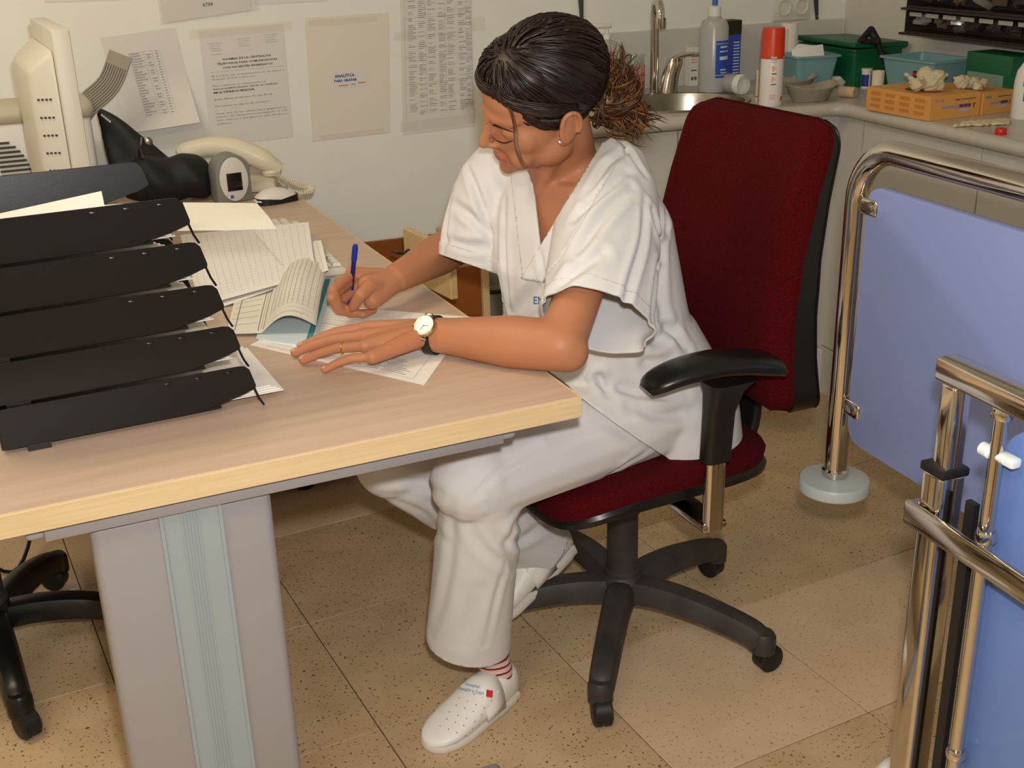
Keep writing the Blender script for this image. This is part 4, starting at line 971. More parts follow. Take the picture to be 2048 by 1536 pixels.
hA, hB = at_d(1162, 800, 1.93), at_d(1325, 915, 2.02); bn = np.array([-(hA-hB)[2], 0, (hA-hB)[0]]); bn = bn/np.linalg.norm(bn); bn = bn if bn[2] < 0 else -bn
tun = cloth_open((tv_, tf_), [(cL, axL, cL+axL*0.03, 0.115), (cR, axR, cR+axR*0.03, 0.105), (hA, bn, (0.88, 1.88, 0.46), 0.32)])
def solid(o, th, off=-1):
    s = o.modifiers.new('thickness', 'SOLIDIFY'); s.thickness = th; s.offset = off; return o
tunic = solid(obj('tunic', tun, CLOTH, person, True, 180), 0.0022)
ttree = BVHTree.FromPolygons(tun[0].tolist(), tun[1])
# stitched neck band: the cloth within 4 cm of the neckline, one layer up
def lifted(g, h): return np.asarray(g[0])+vnormals(g)*h, g[1]
def near_neck(c): return c[2] > vb[2]-0.06 and (c-NB)@np.array([-0.92, -0.39, 0]) > -0.02 and np.linalg.norm(c-NB) < 0.30
nsum = vn1+vn2; nsum /= np.linalg.norm(nsum)
for va, vo in ((vn1, vn2), (vn2, vn1)):
    b_ = cut_keep(tun, [(CAM, va), (CAM-va*0.036, -va), (CAM-vo*0.040 if va is vn1 else CAM, -vo)], near_neck) if va is vn1 else cut_keep(tun, [(CAM, va), (CAM-va*0.036, -va), (CAM, -vo)], near_neck)
    V_ = np.asarray(b_[0]); N_ = vnormals(b_); 
    keep = [f for f in b_[1] if N_[list(f)].mean(0)@(CAM-V_[list(f)].mean(0)) > 0]
    if len(keep) > 5: solid(obj('neck_band', lifted((b_[0], keep), 0.0014), CLOTH, tunic, True, 180), 0.0012)
for c_, a_, r_ in ((cL, axL, 0.13), (cR, axR, 0.115)):
    b_ = cut_keep(tun, [(c_-a_*0.022, -a_)], lambda c, c_=c_, a_=a_, r_=r_: np.linalg.norm(c-c_) < r_ and (c-c_)@a_ > -0.04)
    solid(obj('sleeve_hem', lifted(b_, 0.0011), CLOTH, tunic, True, 180), 0.0010)
tx = text_geo('EN', 1.0, bold=0.02); mx = tx[0].max(0)
obj('embroidered_letters', stick(ttree, (np.stack([1066+tx[0][:, 0]/mx[0]*21, 608-tx[0][:, 1]/mx[1]*15], 1), tx[1]), 0.0010), mat('blue_thread', (60, 110, 170), 0.8), tunic, False)

# ------------------------------------------------------------------ trousers
hipL, knL = np.array([0.955, 1.805, 0.525]), np.array([0.535, 1.672, 0.510]); hipR, knR = np.array([0.955, 1.99, 0.525]), np.array([0.455, 1.885, 0.468])
hemL = at_z(937, 1278, 0.140); hemR = np.array([0.775, 1.985, 0.185])
def limb(P, R_): return chain([np.array(p) for p in P], R_)
shinL_t = knL+np.array([0.02, 0.012, -0.03])
vL = hemL-shinL_t; vLn = vL/np.linalg.norm(vL); cam_r = RM[0]-vLn*(RM[0]@vLn); cam_r /= np.linalg.norm(cam_r); cam_f = np.cross(vLn, cam_r)
shL_rings = loft([ring_ax(shinL_t+vL*t, cam_r*a, cam_f*b) for t, a, b in ((-0.08, 0.050, 0.05), (0.05, 0.066, 0.066), (0.3, 0.072, 0.070), (0.6, 0.074, 0.070), (0.85, 0.077, 0.070), (1.0, 0.079, 0.070), (1.12, 0.080, 0.070))])
vR = hemR-knR; vRn = vR/np.linalg.norm(vR); cR_ = np.cross(vRn, [0, 0, 1.0]); cR_ /= np.linalg.norm(cR_); cR2 = np.cross(vRn, cR_)
shR_rings = loft([ring_ax(knR+vR*t, cR_*a, cR2*b) for t, a, b in ((-0.06, 0.05, 0.05), (0.1, 0.068, 0.066), (0.4, 0.072, 0.072), (0.75, 0.074, 0.074), (1.0, 0.074, 0.074), (1.15, 0.074, 0.074))])
tro = remesh([ell((0.965, 1.895, 0.535), (0.125, 0.172, 0.098)), limb([hipL, (hipL+knL)/2, knL], [0.088, 0.080, 0.068]), limb([hipR, (hipR+knR)/2, knR], [0.088, 0.080, 0.066]), shL_rings, shR_rings,
              limb([knL+np.array([0.01, 0, 0.005]), shinL_t], [0.067, 0.066])], 0.005, 8, 0.5)
PF = [([(1170, 1000), (1100, 1040), (1050, 1075), (1020, 1080)], 0.008, 0.010), ([(985, 1060), (1010, 1090), (1030, 1130)], 0.008, 0.009), ([(940, 1050), (965, 1090), (1000, 1120), (1040, 1130)], 0.008, 0.007), ([(1060, 1010), (1030, 1050), (1015, 1085)], 0.008, 0.008),
      ([(1010, 1130), (990, 1200), (970, 1290)], 0.005, 0.006), ([(1300, 900), (1200, 960), (1120, 1010)], 0.006, 0.006), ([(1200, 830), (1260, 870), (1320, 900)], 0.010, 0.007), ([(1100, 870), (1180, 850), (1260, 860)], 0.010, 0.006),
      ([(900, 1000), (905, 1080), (890, 1180), (862, 1270)], 0.008, 0.007), ([(1080, 890), (1000, 940), (940, 1000)], 0.005, 0.005), ([(760, 960), (830, 960), (880, 985)], 0.008, 0.009), ([(790, 1000), (850, 1030), (890, 1080)], 0.008, 0.007), ([(955, 1180), (940, 1240), (930, 1290)], 0.012, 0.008)]
PF = [(p_, w_*1.15, a_*0.5) for p_, w_, a_ in PF]
tro = folds(tro, PF)
tro = cloth_open(tro, [(hemL, vLn+np.array([-0.1, 0, 0]), hemL+vLn*0.03, 0.13), (hemR, vRn, hemR+vRn*0.03, 0.12)])
trousers = solid(obj('trousers', tro, CLOTH, person, True, 180), 0.0022)

# ------------------------------------------------------------------ shoes and socks
SHOE = mat('white_leather', (232, 228, 222), 0.42, bump=0.08, bscale=500); SOLE = mat('shoe_sole', (214, 206, 194), 0.6)
def shoe_g(grow=0.0, zmin=0.0):
    st = [(0.0, 0.018, 0.070), (0.03, 0.027, 0.088), (0.10, 0.0325, 0.096), (0.20, 0.039, 0.094), (0.33, 0.044, 0.091), (0.45, 0.047, 0.084), (0.58, 0.0490, 0.069), (0.72, 0.050, 0.054), (0.84, 0.047, 0.042), (0.93, 0.036, 0.034), (0.98, 0.022, 0.027), (1.0, 0.008, 0.020)]
    R_ = []
    for s, w2, h2 in st:
        ring = []
        for k in range(28):
            a = 2*math.pi*k/28; x, y = math.cos(a), math.sin(a); e = 0.62 if y < 0 else 0.92
            ring.append((s*0.262-0.055, math.copysign(abs(x)**e, x)*(w2+grow), max(zmin, (h2-0.012)/2+0.012+math.copysign(abs(y)**e, y)*((h2-0.012)/2+grow))))
        R_.append(ring)
    return loft(R_)
sole_out = []
for s, w2 in ((0.0, 0.017), (0.03, 0.027), (0.1, 0.0335), (0.25, 0.0390), (0.4, 0.0430), (0.55, 0.048), (0.72, 0.0515), (0.85, 0.046), (0.94, 0.036), (0.99, 0.020), (1.004, 0.006)): sole_out.append((s*0.262-0.055, w2))
so = sole_out+[(x, -y) for x, y in sole_out[::-1]]
def heel_lift(g):
    V = np.array(g[0]); return V, g[1]
def place_shoe(M, first):
    up = obj('shoe', xf(shoe_g(), M), SHOE, person, True, 60)
    obj('sole', xf(join(prism(so, 0.0, 0.015, 0.004), bx(-0.050, 0.035, -0.031, 0.031, 0.001, 0.022, 0.006)), M), SOLE, up)
    strap = []
    for s, w2, h2 in ((0.076, 0.0490, 0.0785), (0.046, 0.0470, 0.0890), (0.016, 0.0440, 0.0940)):
        strap.append([(s, math.copysign(abs(math.cos(a))**0.86, math.cos(a))*(w2+0.0035), 0.018+abs(math.sin(a))**0.86*(h2-0.018+0.0045)) for a in np.linspace(0.05, math.pi-0.4, 15)])
    V = np.array([p for r in strap for p in r]); F = [(j*15+i, j*15+i+1, (j+1)*15+i+1, (j+1)*15+i) for j in range(2) for i in range(14)]
    so_ = obj('strap', xf((V, F), M), SHOE, up); solid(so_, 0.003, 1)
    return up
toe, hel = at_z(864, 1484, 0.012), at_z(1024, 1376, 0.012)
sd = toe-hel; sang = math.degrees(math.atan2(sd[1], sd[0]))
footL = np.array([hel[0], hel[1], 0])+np.array([math.cos(math.radians(sang)), math.sin(math.radians(sang)), 0])*0.045
SM = TR(footL, sang) @ Matrix.Scale(float(np.linalg.norm(sd[:2]))/0.245, 4)
shoeL = place_shoe(SM, True)
smesh = shoe_g(0.0); st_tree_g = xf(shoe_g(0.0), SM)
RMs = TR((0.800, 1.975, 0.135), 196, 0, 22)
shoeR = place_shoe(RMs, False)
SOCK = bpy.data.materials.new('striped_sock'); SOCK.use_nodes = True
_nt = SOCK.node_tree; _b = _nt.nodes['Principled BSDF']; _b.inputs['Roughness'].default_value = 0.9
_tc = _nt.nodes.new('ShaderNodeTexCoord'); _wv = _nt.nodes.new('ShaderNodeTexWave'); _wv.bands_direction = 'Z'; _wv.inputs['Scale'].default_value = 26; _wv.inputs['Distortion'].default_value = 1.2; _wv.inputs['Detail'].default_value = 1
_nt.links.new(_tc.outputs['Object'], _wv.inputs['Vector']); _rp = _nt.nodes.new('ShaderNodeValToRGB'); _e = _rp.color_ramp.elements; _e[0].position, _e[1].position = 0.72, 0.80
_e[0].color, _e[1].color = srgb(214, 184, 172), srgb(122, 22, 52); _nt.links.new(_wv.outputs['Color'], _rp.inputs['Fac']); _nt.links.new(_rp.outputs['Color'], _b.inputs['Base Color'])
an = np.array(SM @ Vector((-0.010, 0, 0.045))); tp = hemL+np.array([0.012, 0.0, 0.06])
obj('sock', tube(smooth_path([an, an+(tp-an)*0.3+np.array([0.006, 0, 0]), an+(tp-an)*0.6, tp], 4), [0.031]*4+[0.031]*4+[0.031]*5, 20), SOCK, person)
anR = np.array(RMs @ Vector((0.015, 0, 0.045)))
obj('sock', tube(smooth_path([anR, anR+(hemR-anR)*0.5, hemR-vRn*0.05], 4), 0.033, 16), mat('red_sock', (150, 30, 44), 0.9), person)
# print, perforations and logo on the near shoe
stree = BVHTree.FromPolygons(st_tree_g[0].tolist(), st_tree_g[1])
dots = []
for r in range(6):
    for c in range(6):
        u = 880+r*9.5+c*17+(4 if r % 2 else 0); v = 1452-r*17+c*6.5+r*3
        p = hit(stree, u, v, 0.0004)
        if p is not None: dots.append(ell(p, 0.0011, 6, 4))
obj('perforations', join(*dots), mat('shoe_holes', (96, 92, 90), 0.9), shoeL)
M_ = np.array([[0.97, 0.24], [-0.10, 1.0]])
def shoe_print(g, u0, v0, sc):
    V = g[0][:, :2]*np.array([sc, -sc]); return np.stack([u0+V[:, 0]*0.97, v0+V[:, 1]+V[:, 0]*0.21], 1), g[1]
SBLUE = mat('print_blue', (92, 160, 205), 0.6)
sdeps = BVHTree.FromPolygons(*[(lambda g: g[0].tolist() if i == 0 else g[1])(xf(shoe_g(0.0110), SM)) for i in (0, 1)])
for txt, u0, v0 in (('Hospital', 930, 1370), ('Ramón y Cajal', 917, 1378)):
    obj('printed_text', stick(sdeps, shoe_print(text_geo(txt, 9, bold=0.1), u0, v0, 1.0), 0.0008), SBLUE, shoeL, False)
obj('printed_logo', stick(sdeps, (np.array([(929+2.6*math.cos(a)*(1 if i % 2 else 0.45), 1360+4*math.sin(a)*(1 if i % 2 else 0.45), 0) for i, a in enumerate(np.linspace(0, 6.28, 14, endpoint=False))]), [tuple(range(14))]), 0.0008), SBLUE, shoeL, False)
obj('printed_badge', stick(sdeps, (np.array([(973, 1379), (986, 1381), (985, 1395), (972, 1393)], float), [(0, 3, 2, 1)]), 0.0009), mat('print_red', (196, 44, 38), 0.6), shoeL, False)

# ------------------------------------------------------------------ wristwatch, ring, pen
fd = (wrL-elL)/np.linalg.norm(wrL-elL); wc_ = elL+(wrL-elL)*0.935
wu = np.array(CAM-wc_); wu = wu/np.linalg.norm(wu)*0.75+np.array([0, -0.20, 0.45]); wu = wu-fd*(wu@fd); wu /= np.linalg.norm(wu); ws = np.cross(fd, wu)
WM = Matrix([[ws[i], fd[i], wu[i], wc_[i]] for i in range(3)]+[[0, 0, 0, 1]])
LEATH = mat('black_leather', (26, 22, 22), 0.45); GOLDS = mat('two_tone_steel', (196, 184, 150), 0.22, 1.0)
rings_ = [(0.0297*math.cos(a), 0.0297*math.sin(a)) for a in np.linspace(0, 2*math.pi, 32, endpoint=False)]
watch = obj('wristwatch', xf(mv(lathe([(0.001, -0.003), (0.0170, -0.003), (0.0185, 0.0), (0.0185, 0.004), (0.0165, 0.006), (0.0140, 0.0062), (0.0140, 0.0052)], 32, caps=False), (0, 0, 0.0305)), WM), GOLDS, person)
watch['label'] = 'round steel wristwatch with white dial and black strap'
obj('strap', xf(loft([[(x*k, y_, z*k) for x, z in rings_] for y_, k in ((-0.0080, 1.0), (-0.0080, 1.06), (0.0080, 1.06), (0.0080, 1.0))], caps=False), WM), LEATH, watch)
obj('dial', xf(mv(lathe([(0.001, 0), (0.0142, 0)], 28, caps=False), (0, 0, 0.0359)), WM), mat('watch_dial', (238, 236, 230), 0.3), watch)
for s in (-1, 1): obj('lug', xf(box((s*0.0205, 0, 0.0292), (0.006, 0.0135, 0.0035), 0.001, M=None), WM), STEEL, watch)
obj('hands', xf(join(box((0.0, -0.004, 0.0364), (0.0007, 0.009, 0.0004)), xf(box((0.0, 0.0045, 0), (0.0006, 0.009, 0.0004)), Matrix.Translation((0, 0, 0.0364)) @ rotm('Z', 62))), WM), LEATH, watch, False)
obj('hour_marks', xf(join(*[xf(box((0.0160, 0, 0.0367), (0.0016, 0.0008, 0.0006)), rotm('Z', 30*k)) for k in range(12)]), WM), STEEL, watch, False)
obj('crown', xf(xf(lathe([(0.002, 0), (0.002, 0.003)], 10), Matrix.Translation((0, 0.0185, 0.0325)) @ rotm('X', -90)), WM), STEEL, watch)
rp_ = mcpL[2]+(tipL[2]-mcpL[2])*0.36+np.array([0, 0, 0.0055]); rd = (tipL[2]-mcpL[2]); rd /= np.linalg.norm(rd); ru = np.array([0, 0, 1.0]); rs = np.cross(rd, ru)
obj('ring', tube([rp_+0.0096*(rs*math.cos(a)+ru*math.sin(a)) for a in np.linspace(0, 2*math.pi, 28, endpoint=False)], 0.0011, 8, closed=True), mat('gold', (226, 176, 92), 0.2, 1.0), person)
p0 = at_z(697, 635, 0.7312); p1 = at_d(711, 488, depth(p0)-0.045)
pd = (p1-p0)/np.linalg.norm(p1-p0); PLn = float(np.linalg.norm(p1-p0))
PMx = Matrix.Translation(p0) @ Vector(pd).to_track_quat('Z', 'Y').to_matrix().to_4x4()
pen = thing('ballpoint_pen', 'blue ballpoint pen held in her right hand', 'pen', p0)
pen.matrix_world = PMx
PB = mat('pen_blue', (24, 44, 150), 0.3); PT = mat('pen_clear_barrel', (70, 62, 60), 0.15, trans=0.4)
obj('tip', lathe([(0.0004, 0), (0.0008, 0.003), (0.0022, 0.012), (0.0028, 0.016)], 14), STEEL, pen)
obj('grip', lathe([(0.0029, 0.015), (0.0042, 0.022), (0.0048, 0.035), (0.0046, 0.052), (0.0042, 0.056)], 18), PB, pen)
obj('barrel', lathe([(0.0040, 0.055), (0.0041, 0.075)], 18), PT, pen)
obj('upper_barrel', lathe([(0.0041, 0.075), (0.0042, PLn-0.03)], 18), mat('pen_navy', (22, 32, 96), 0.25), pen)
obj('cap_end', lathe([(0.0046, PLn-0.03), (0.0052, PLn-0.026), (0.0052, PLn-0.008), (0.0044, PLn-0.002), (0.002, PLn), (0.0005, PLn)], 18), PB, pen)
# ------------------------------------------------------------------ paper helpers
PAPER = mat('paper_white', (236, 232, 226), 0.7); PAPER_C = mat('paper_cream', (226, 221, 208), 0.7); INK = mat('print_grey', (112, 110, 112), 0.8); INK_D = mat('print_dark', (62, 60, 62), 0.8)
INK_L = mat('print_pale', (168, 166, 170), 0.8); INK_B = mat('ink_blue', (62, 96, 178), 0.8); INK_R = mat('ink_red', (196, 130, 138), 0.8); TEAL = mat('print_teal', (70, 140, 146), 0.7); PALEBLUE = mat('paper_pale_blue', (206, 220, 226), 0.7)
def bil(C, u, v): return (np.asarray(C[0])*(1-u)+np.asarray(C[1])*u)*(1-v)+(np.asarray(C[3])*(1-u)+np.asarray(C[2])*u)*v
def ruled(fn, segs, wd, lift, n):
    """thin printed strokes on a sheet fn(u, v); segs: (u0, v0, u1, v1)"""
    G = []
    for u0, v0, u1, v1 in segs:
        k = 6; P = [fn(u0+(u1-u0)*t, v0+(v1-v0)*t)+n*lift for t in np.linspace(0, 1, k+1)]
        d = P[-1]-P[0]; s = np.cross(d, n); s = s/(np.linalg.norm(s)+1e-9)*wd/2
        V = [p+s for p in P]+[p-s for p in P]; G.append((np.array(V), [(i, i+k+1, i+k+2, i+1) for i in range(k)]))
    return join(*G)
UP = np.array([0, 0, 1.0])
DT = DZ+0.0002
def desk_sheet(name, label, px, z, m, lines, curl=None, th=0.0004, cat='paper'):
    C = [at_z(q[0], q[1], q[2] if len(q) > 2 else z) for q in px]
    fn = (lambda u, v: bil(C, u, v)+(UP*curl(u, v) if curl else 0))
    t = thing(name, label, cat, C[0]*0.5+C[2]*0.5-UP*th, world=True)
    obj('sheet', grid(fn, 16, 16, th, UP), m, t, True, 60)
    for pm, segs, wd in lines:
        if segs: obj('printed_lines', ruled(fn, segs, wd, 0.0003, UP), pm, t, False)
    return t, fn
rp = random.Random(21)
GL = [(0.04+0.92*i/17, 0.06, 0.04+0.92*i/17, 0.96) for i in range(18)]+[(0.04, 0.06+0.9*i/22, 0.96, 0.06+0.9*i/22) for i in range(23)]
# squared sheets under the keyboard's near side
desk_sheet('squared_sheet', 'loose squared-paper sheet lying against the keyboard, lower one showing only its right edge', [(440, 615, 0.7315), (657, 540, 0.762), (642, 480, 0.768), (420, 520, 0.7315)], DT+0.0006, PAPER, [(INK_L, GL, 0.0006)])
desk_sheet('squared_sheet', 'large squared-paper chart sheet on the desk with a paper shadow across it', [(400, 612, 0.733), (632, 548, 0.764), (617, 444, 0.775), (360, 470, 0.740)], DT+0.0016, PAPER, [(mat('grid_blue', (196, 206, 210), 0.8), GL, 0.0007), (TEAL, [(0.0, 0.10, 0.12, 0.10)], 0.003)])
# form under her hands
form, ffn = desk_sheet('form_sheet', 'printed form sheet under her left hand being written on', [(500, 690), (848, 770), (945, 634), (648, 611)], DT+0.0005, PAPER,
    [(INK_L, [(0.08, 0.06+0.05*i, 0.60, 0.06+0.05*i) for i in range(17)]+[(0.62, 0.04, 0.62, 0.95), (0.93, 0.04, 0.93, 0.95), (0.08, 0.04, 0.93, 0.04)], 0.0007),
     (INK, [(0.74+0.02*rp.random(), 0.07+0.022*i, 0.82+0.09*rp.random(), 0.07+0.022*i) for i in range(9)]+[(0.66, 0.07+0.025*i, 0.70+0.03*rp.random(), 0.07+0.025*i) for i in range(7)], 0.0012),
     (INK_B, [(0.10+0.05*i, 0.62+0.004*(-1)**i, 0.145+0.05*i, 0.625) for i in range(4)], 0.0009)])
# order booklet with a page turned over
Cb = [at_z(u, v, DT+0.0035) for u, v in ((512, 676), (626, 694), (668, 556), (560, 548))]
bk = thing('order_booklet', 'open order booklet with its top page curled over beside her hands', 'booklet', (Cb[0]+Cb[2])/2-UP*0.003, world=True)
obj('pages', grid(lambda u, v: bil(Cb, u*1.02, v), 6, 6, 0.003, UP), PALEBLUE, bk, True, 60)
fnb = lambda u, v: bil(Cb, u, v)+UP*0.0006
obj('teal_strip', ruled(fnb, [(0.90, 0.03, 0.90, 0.97)], 0.010, 0.0002, UP), TEAL, bk, False)
Ct = [at_z(u, v, DT+0.0045) for u, v in ((452, 668), (636, 668), (664, 540), (478, 566))]
def curlf(u, v):
    """the turned page bellies up and rolls back down on its bound side"""
    p = bil(Ct, min(u, 1.0)*0.86, v); ax = (Ct[1]-Ct[0]); ax = ax/np.linalg.norm(ax)
    t = max(0.0, (u-0.45)/0.55); up = 0.030*math.sin(min(t, 1)*math.pi*0.86)**1.2+0.004*u; fw = 0.020*t*t
    return p+UP*(up+0.010*math.sin(math.pi*v)*u)+ax*fw
pg = obj('turned_page', grid(curlf, 26, 12, 0.0004, UP), PAPER_C, bk, True, 70)
nb2 = UP
segs = [(0.10, 0.05, 0.10, 0.95), (0.40, 0.03, 0.40, 0.97), (0.47, 0.03, 0.47, 0.97)]+[(0.03, 0.14+0.10*i+0.01*(i % 2), 0.36, 0.15+0.10*i) for i in range(8)]
fine = [(0.52, 0.06+0.05*i, 0.97, 0.06+0.05*i) for i in range(18)]+[(0.54+0.047*i, 0.16, 0.54+0.047*i, 0.96) for i in range(10)]
obj('printed_lines', ruled(curlf, segs, 0.0011, 0.0008, nb2), INK, pg, False); obj('printed_lines', ruled(curlf, fine, 0.0006, 0.0008, nb2), INK_L, pg, False)
obj('printed_lines', ruled(curlf, [(0.435, 0.05, 0.435, 0.95), (0.55, 0.05, 0.90, 0.05), (0.55, 0.62, 0.8, 0.60)], 0.0008, 0.0008, nb2), INK_R, pg, False)

# ------------------------------------------------------------------ stack of letter trays
TRB = mat('tray_black', (17, 16, 17), 0.34, bump=0.04, bscale=500)
TO_ = at_z(8, 912, DZ); TRZ = 6.0; TLn, TDp, TH = 0.348, 0.280, 0.059
wall_out = [(x*1.07, z) for x, z in ((0.0, 0.004), (0.006, 0.0), (0.245, 0.0), (0.300, 0.014), (0.318, 0.021), (0.3185, 0.026), (0.312, 0.051), (0.306, 0.0575), (0.298, 0.0590), (0.0, 0.0590))]
def tray(k, label, parent=None):
    t = thing('letter_tray', label, 'letter tray', TO_+np.array([-0.0155*k*math.cos(math.radians(TRZ)), -0.0155*k*math.sin(math.radians(TRZ))+0.001*k, 0.0615*k+0.0075]), TRZ, 'letter trays stacked on the desk')
    for y, s in ((0.0, -1), (TDp, 1)):
        V, F = prism(wall_out, -0.0012, 0.0012, 0.0006, 1)
        W = np.stack([V[:, 0], y+V[:, 2]+s*0.10*V[:, 1], V[:, 1]], 1)
        w1 = obj('side_wall', (W, F), TRB, t, False)
        for x in (0.220, 0.262, 0.305): obj('peg', box((x, y+s*0.0066, 0.0515), (0.010, 0.003, 0.005), 0.001), SATIN, w1)
        obj('foot', tube([(0.338, y+s*0.002, 0.022), (0.343, y+s*0.003, 0.006), (0.349, y+s*0.003, -0.006)], 0.0028, 6, flat=0.6), TRB, w1)
        obj('foot', bx(0.03, 0.06, y-0.003, y+0.003, -0.0072, 0.002), TRB, w1, False)
    obj('back_wall', bx(-0.001, 0.002, 0, TDp, 0, TH, 0.0008, 1), TRB, t)
    obj('base', join(bx(0, 0.29, 0, TDp, 0.0, 0.0025), ), TRB, t)
    return t
TL = ['bottom black letter tray standing on the desk', 'second black letter tray from the bottom of the stack', 'middle black letter tray of the stack of five', 'fourth black letter tray, just under the top one', 'top black letter tray with a curling sheet lying in it']
PLb = ['white sheets sticking out of the bottom letter tray', 'white sheets inside the second letter tray from the bottom', 'lined sheets inside the middle letter tray', 'white sheets inside the fourth letter tray', 'cream sheets lying in the top letter tray']
tR = TR((0, 0, 0), TRZ)
for k in range(5):
    tray(k, TL[k]); L0 = np.array(bpy.data.objects['letter_tray' if k == 0 else 'letter_tray.%03d' % k].location)
    ext = (0.072, 0.020, 0.016, 0.012, 0.010)[k]; x1 = 0.312+ext
    sheets = []
    for q in range(5): sheets.append(xf(bx(0.03, x1-0.004*q, 0.016+0.002*q, 0.222+0.004*(q % 2), 0.003+0.0016*q, 0.0044+0.0016*q), rotm('Z', (q % 3-1)*0.35)))
    M = Matrix.Translation(Vector(L0)) @ Euler((0, 0, math.radians(TRZ))).to_matrix().to_4x4()
    b0 = np.array(M @ Vector((0.15, 0.12, 0.0027))); ps = thing('sheet_stack', PLb[k], 'paper', b0, group='papers in the letter trays'); ps.rotation_euler = (0, 0, math.radians(TRZ))
    for q, g in enumerate(sheets): obj('sheet', mv(g, (-0.15, -0.12, -0.0027)), PAPER if k < 4 else PAPER_C, ps, False)
# the curling sheet on top
zt_ = TO_[2]+0.0615*4+0.030
L4 = np.array(bpy.data.objects['letter_tray.004'].location); MT = Matrix.Translation(Vector(L4)) @ rotm('Z', TRZ)
Cc = [np.array(MT @ Vector((0.10, 0.035, 0.013))), at_z(553, 462, L4[2]-0.004), at_z(514, 408, L4[2]+0.006), np.array(MT @ Vector((0.10, 0.235, 0.013)))]
def curl2(u, v): return bil(Cc, u, v)+UP*(0.010*math.sin(math.pi*min(1, u))+0.030*max(0, u-0.8)*(1-abs(v-0.35)*1.2))
ct = solo('curled_sheet', grid(curl2, 20, 12, 0.0004, UP), PAPER_C, 'curling cream sheet hanging out of the top letter tray', 'paper', Cc[0])
Cd = [at_z(-60, 462, zt_+0.004), at_z(212, 425, zt_+0.004), at_z(205, 396, zt_+0.012), at_z(-60, 440, zt_+0.004)]
solo('loose_sheet', grid(lambda u, v: bil(Cd, u, v)+UP*(0.01*u*v), 8, 6, 0.0004, UP), PAPER, 'small white slip standing against the far wall of the top tray', 'paper', Cd[0])

# ------------------------------------------------------------------ keyboard
KB = mat('keyboard_beige', (206, 200, 186), 0.5); KEY = mat('key_cap', (216, 212, 200), 0.45)
ka, kb_ = at_z(697, 548, DZ), at_z(546, 398, DZ)
kv = kb_-ka; kang = math.degrees(math.atan2(kv[1], kv[0]))
kbd = thing('keyboard', 'beige computer keyboard partly covered by squared paper', 'keyboard', ka+np.array([0, 0, 0.0]), kang)
KL, KWd = 0.45, 0.155
# local: x along its length away from the camera, y towards the desk's left
obj('case', hexa([(0, 0, 0.0), (KL, 0, 0.0), (KL, KWd, 0.0), (0, KWd, 0.0), (0.003, 0.003, 0.012), (KL-0.003, 0.003, 0.012), (KL-0.003, KWd-0.003, 0.024), (0.003, KWd-0.003, 0.024)], 0.003), KB, kbd)
ksrc = None
for r_ in range(6):
    x = 0.014; y = 0.018+r_*0.0205
    row = {0: [0.022, 0.017, 0.022, 0.10, 0.022, 0.017, 0.017, 0.022], 1: [0.042]+[0.017]*10+[0.050], 2: [0.034]+[0.017]*11+[0.036], 3: [0.027]+[0.017]*12+[0.027], 4: [0.017]*13+[0.034], 5: [0.017]*14}[r_]
    row = row+[0.017]*3+[0.017]*4
    for w_ in row:
        if x+w_ > KL-0.01: break
        z = 0.0125+0.012*(y/KWd)
        g = hexa([(0, -0.0085, 0), (w_, -0.0085, 0), (w_, 0.0085, 0.0012), (0, 0.0085, 0.0012), (0.002, -0.006, 0.0065), (w_-0.002, -0.006, 0.0065), (w_-0.002, 0.0062, 0.0078), (0.002, 0.0062, 0.0078)])
        if abs(w_-0.017) < 1e-6 and ksrc is not None: o = share(ksrc, kbd, (x, y, z))
        else:
            o = obj('key', g, KEY, kbd, False); o.location = (x, y, z)
            if abs(w_-0.017) < 1e-6: ksrc = o
        x += w_+0.0022
# ------------------------------------------------------------------ mouse
ma = at_z(552, 404, DZ)
mo = thing('computer_mouse', 'white and black computer mouse behind the keyboard', 'mouse', ma, kang-75)
mr = []
for x, w2, h2 in ((-0.055, 0.012, 0.014), (-0.048, 0.022, 0.023), (-0.03, 0.029, 0.034), (0.0, 0.031, 0.038), (0.03, 0.029, 0.030), (0.048, 0.024, 0.020), (0.056, 0.014, 0.012)):
    mr.append([(x, w2*math.cos(a), 0.010+(h2-0.010)*max(0, math.sin(a))+(0.004*min(0, math.sin(a)))) for a in np.linspace(0, 2*math.pi, 24, endpoint=False)])
obj('shell', loft(mr), mat('mouse_white', (222, 220, 214), 0.3), mo)
obj('side_grip', loft([[(x, w2*1.01*math.cos(a), 0.0+ (0.011 if math.sin(a) > 0 else 0.001)+0.006*abs(math.sin(x*28))*(math.sin(a) > 0)) for a in np.linspace(0, 2*math.pi, 24, endpoint=False)] for x, w2 in ((-0.054, 0.012), (-0.047, 0.023), (-0.03, 0.030), (0, 0.032), (0.03, 0.030), (0.047, 0.025), (0.055, 0.014))]), BLK, mo)
obj('wheel', mv(xf(lathe([(0.006, -0.003), (0.007, 0), (0.006, 0.003)], 16), rotm('X', 90)), (0.03, 0, 0.030)), GREY_P, mo)
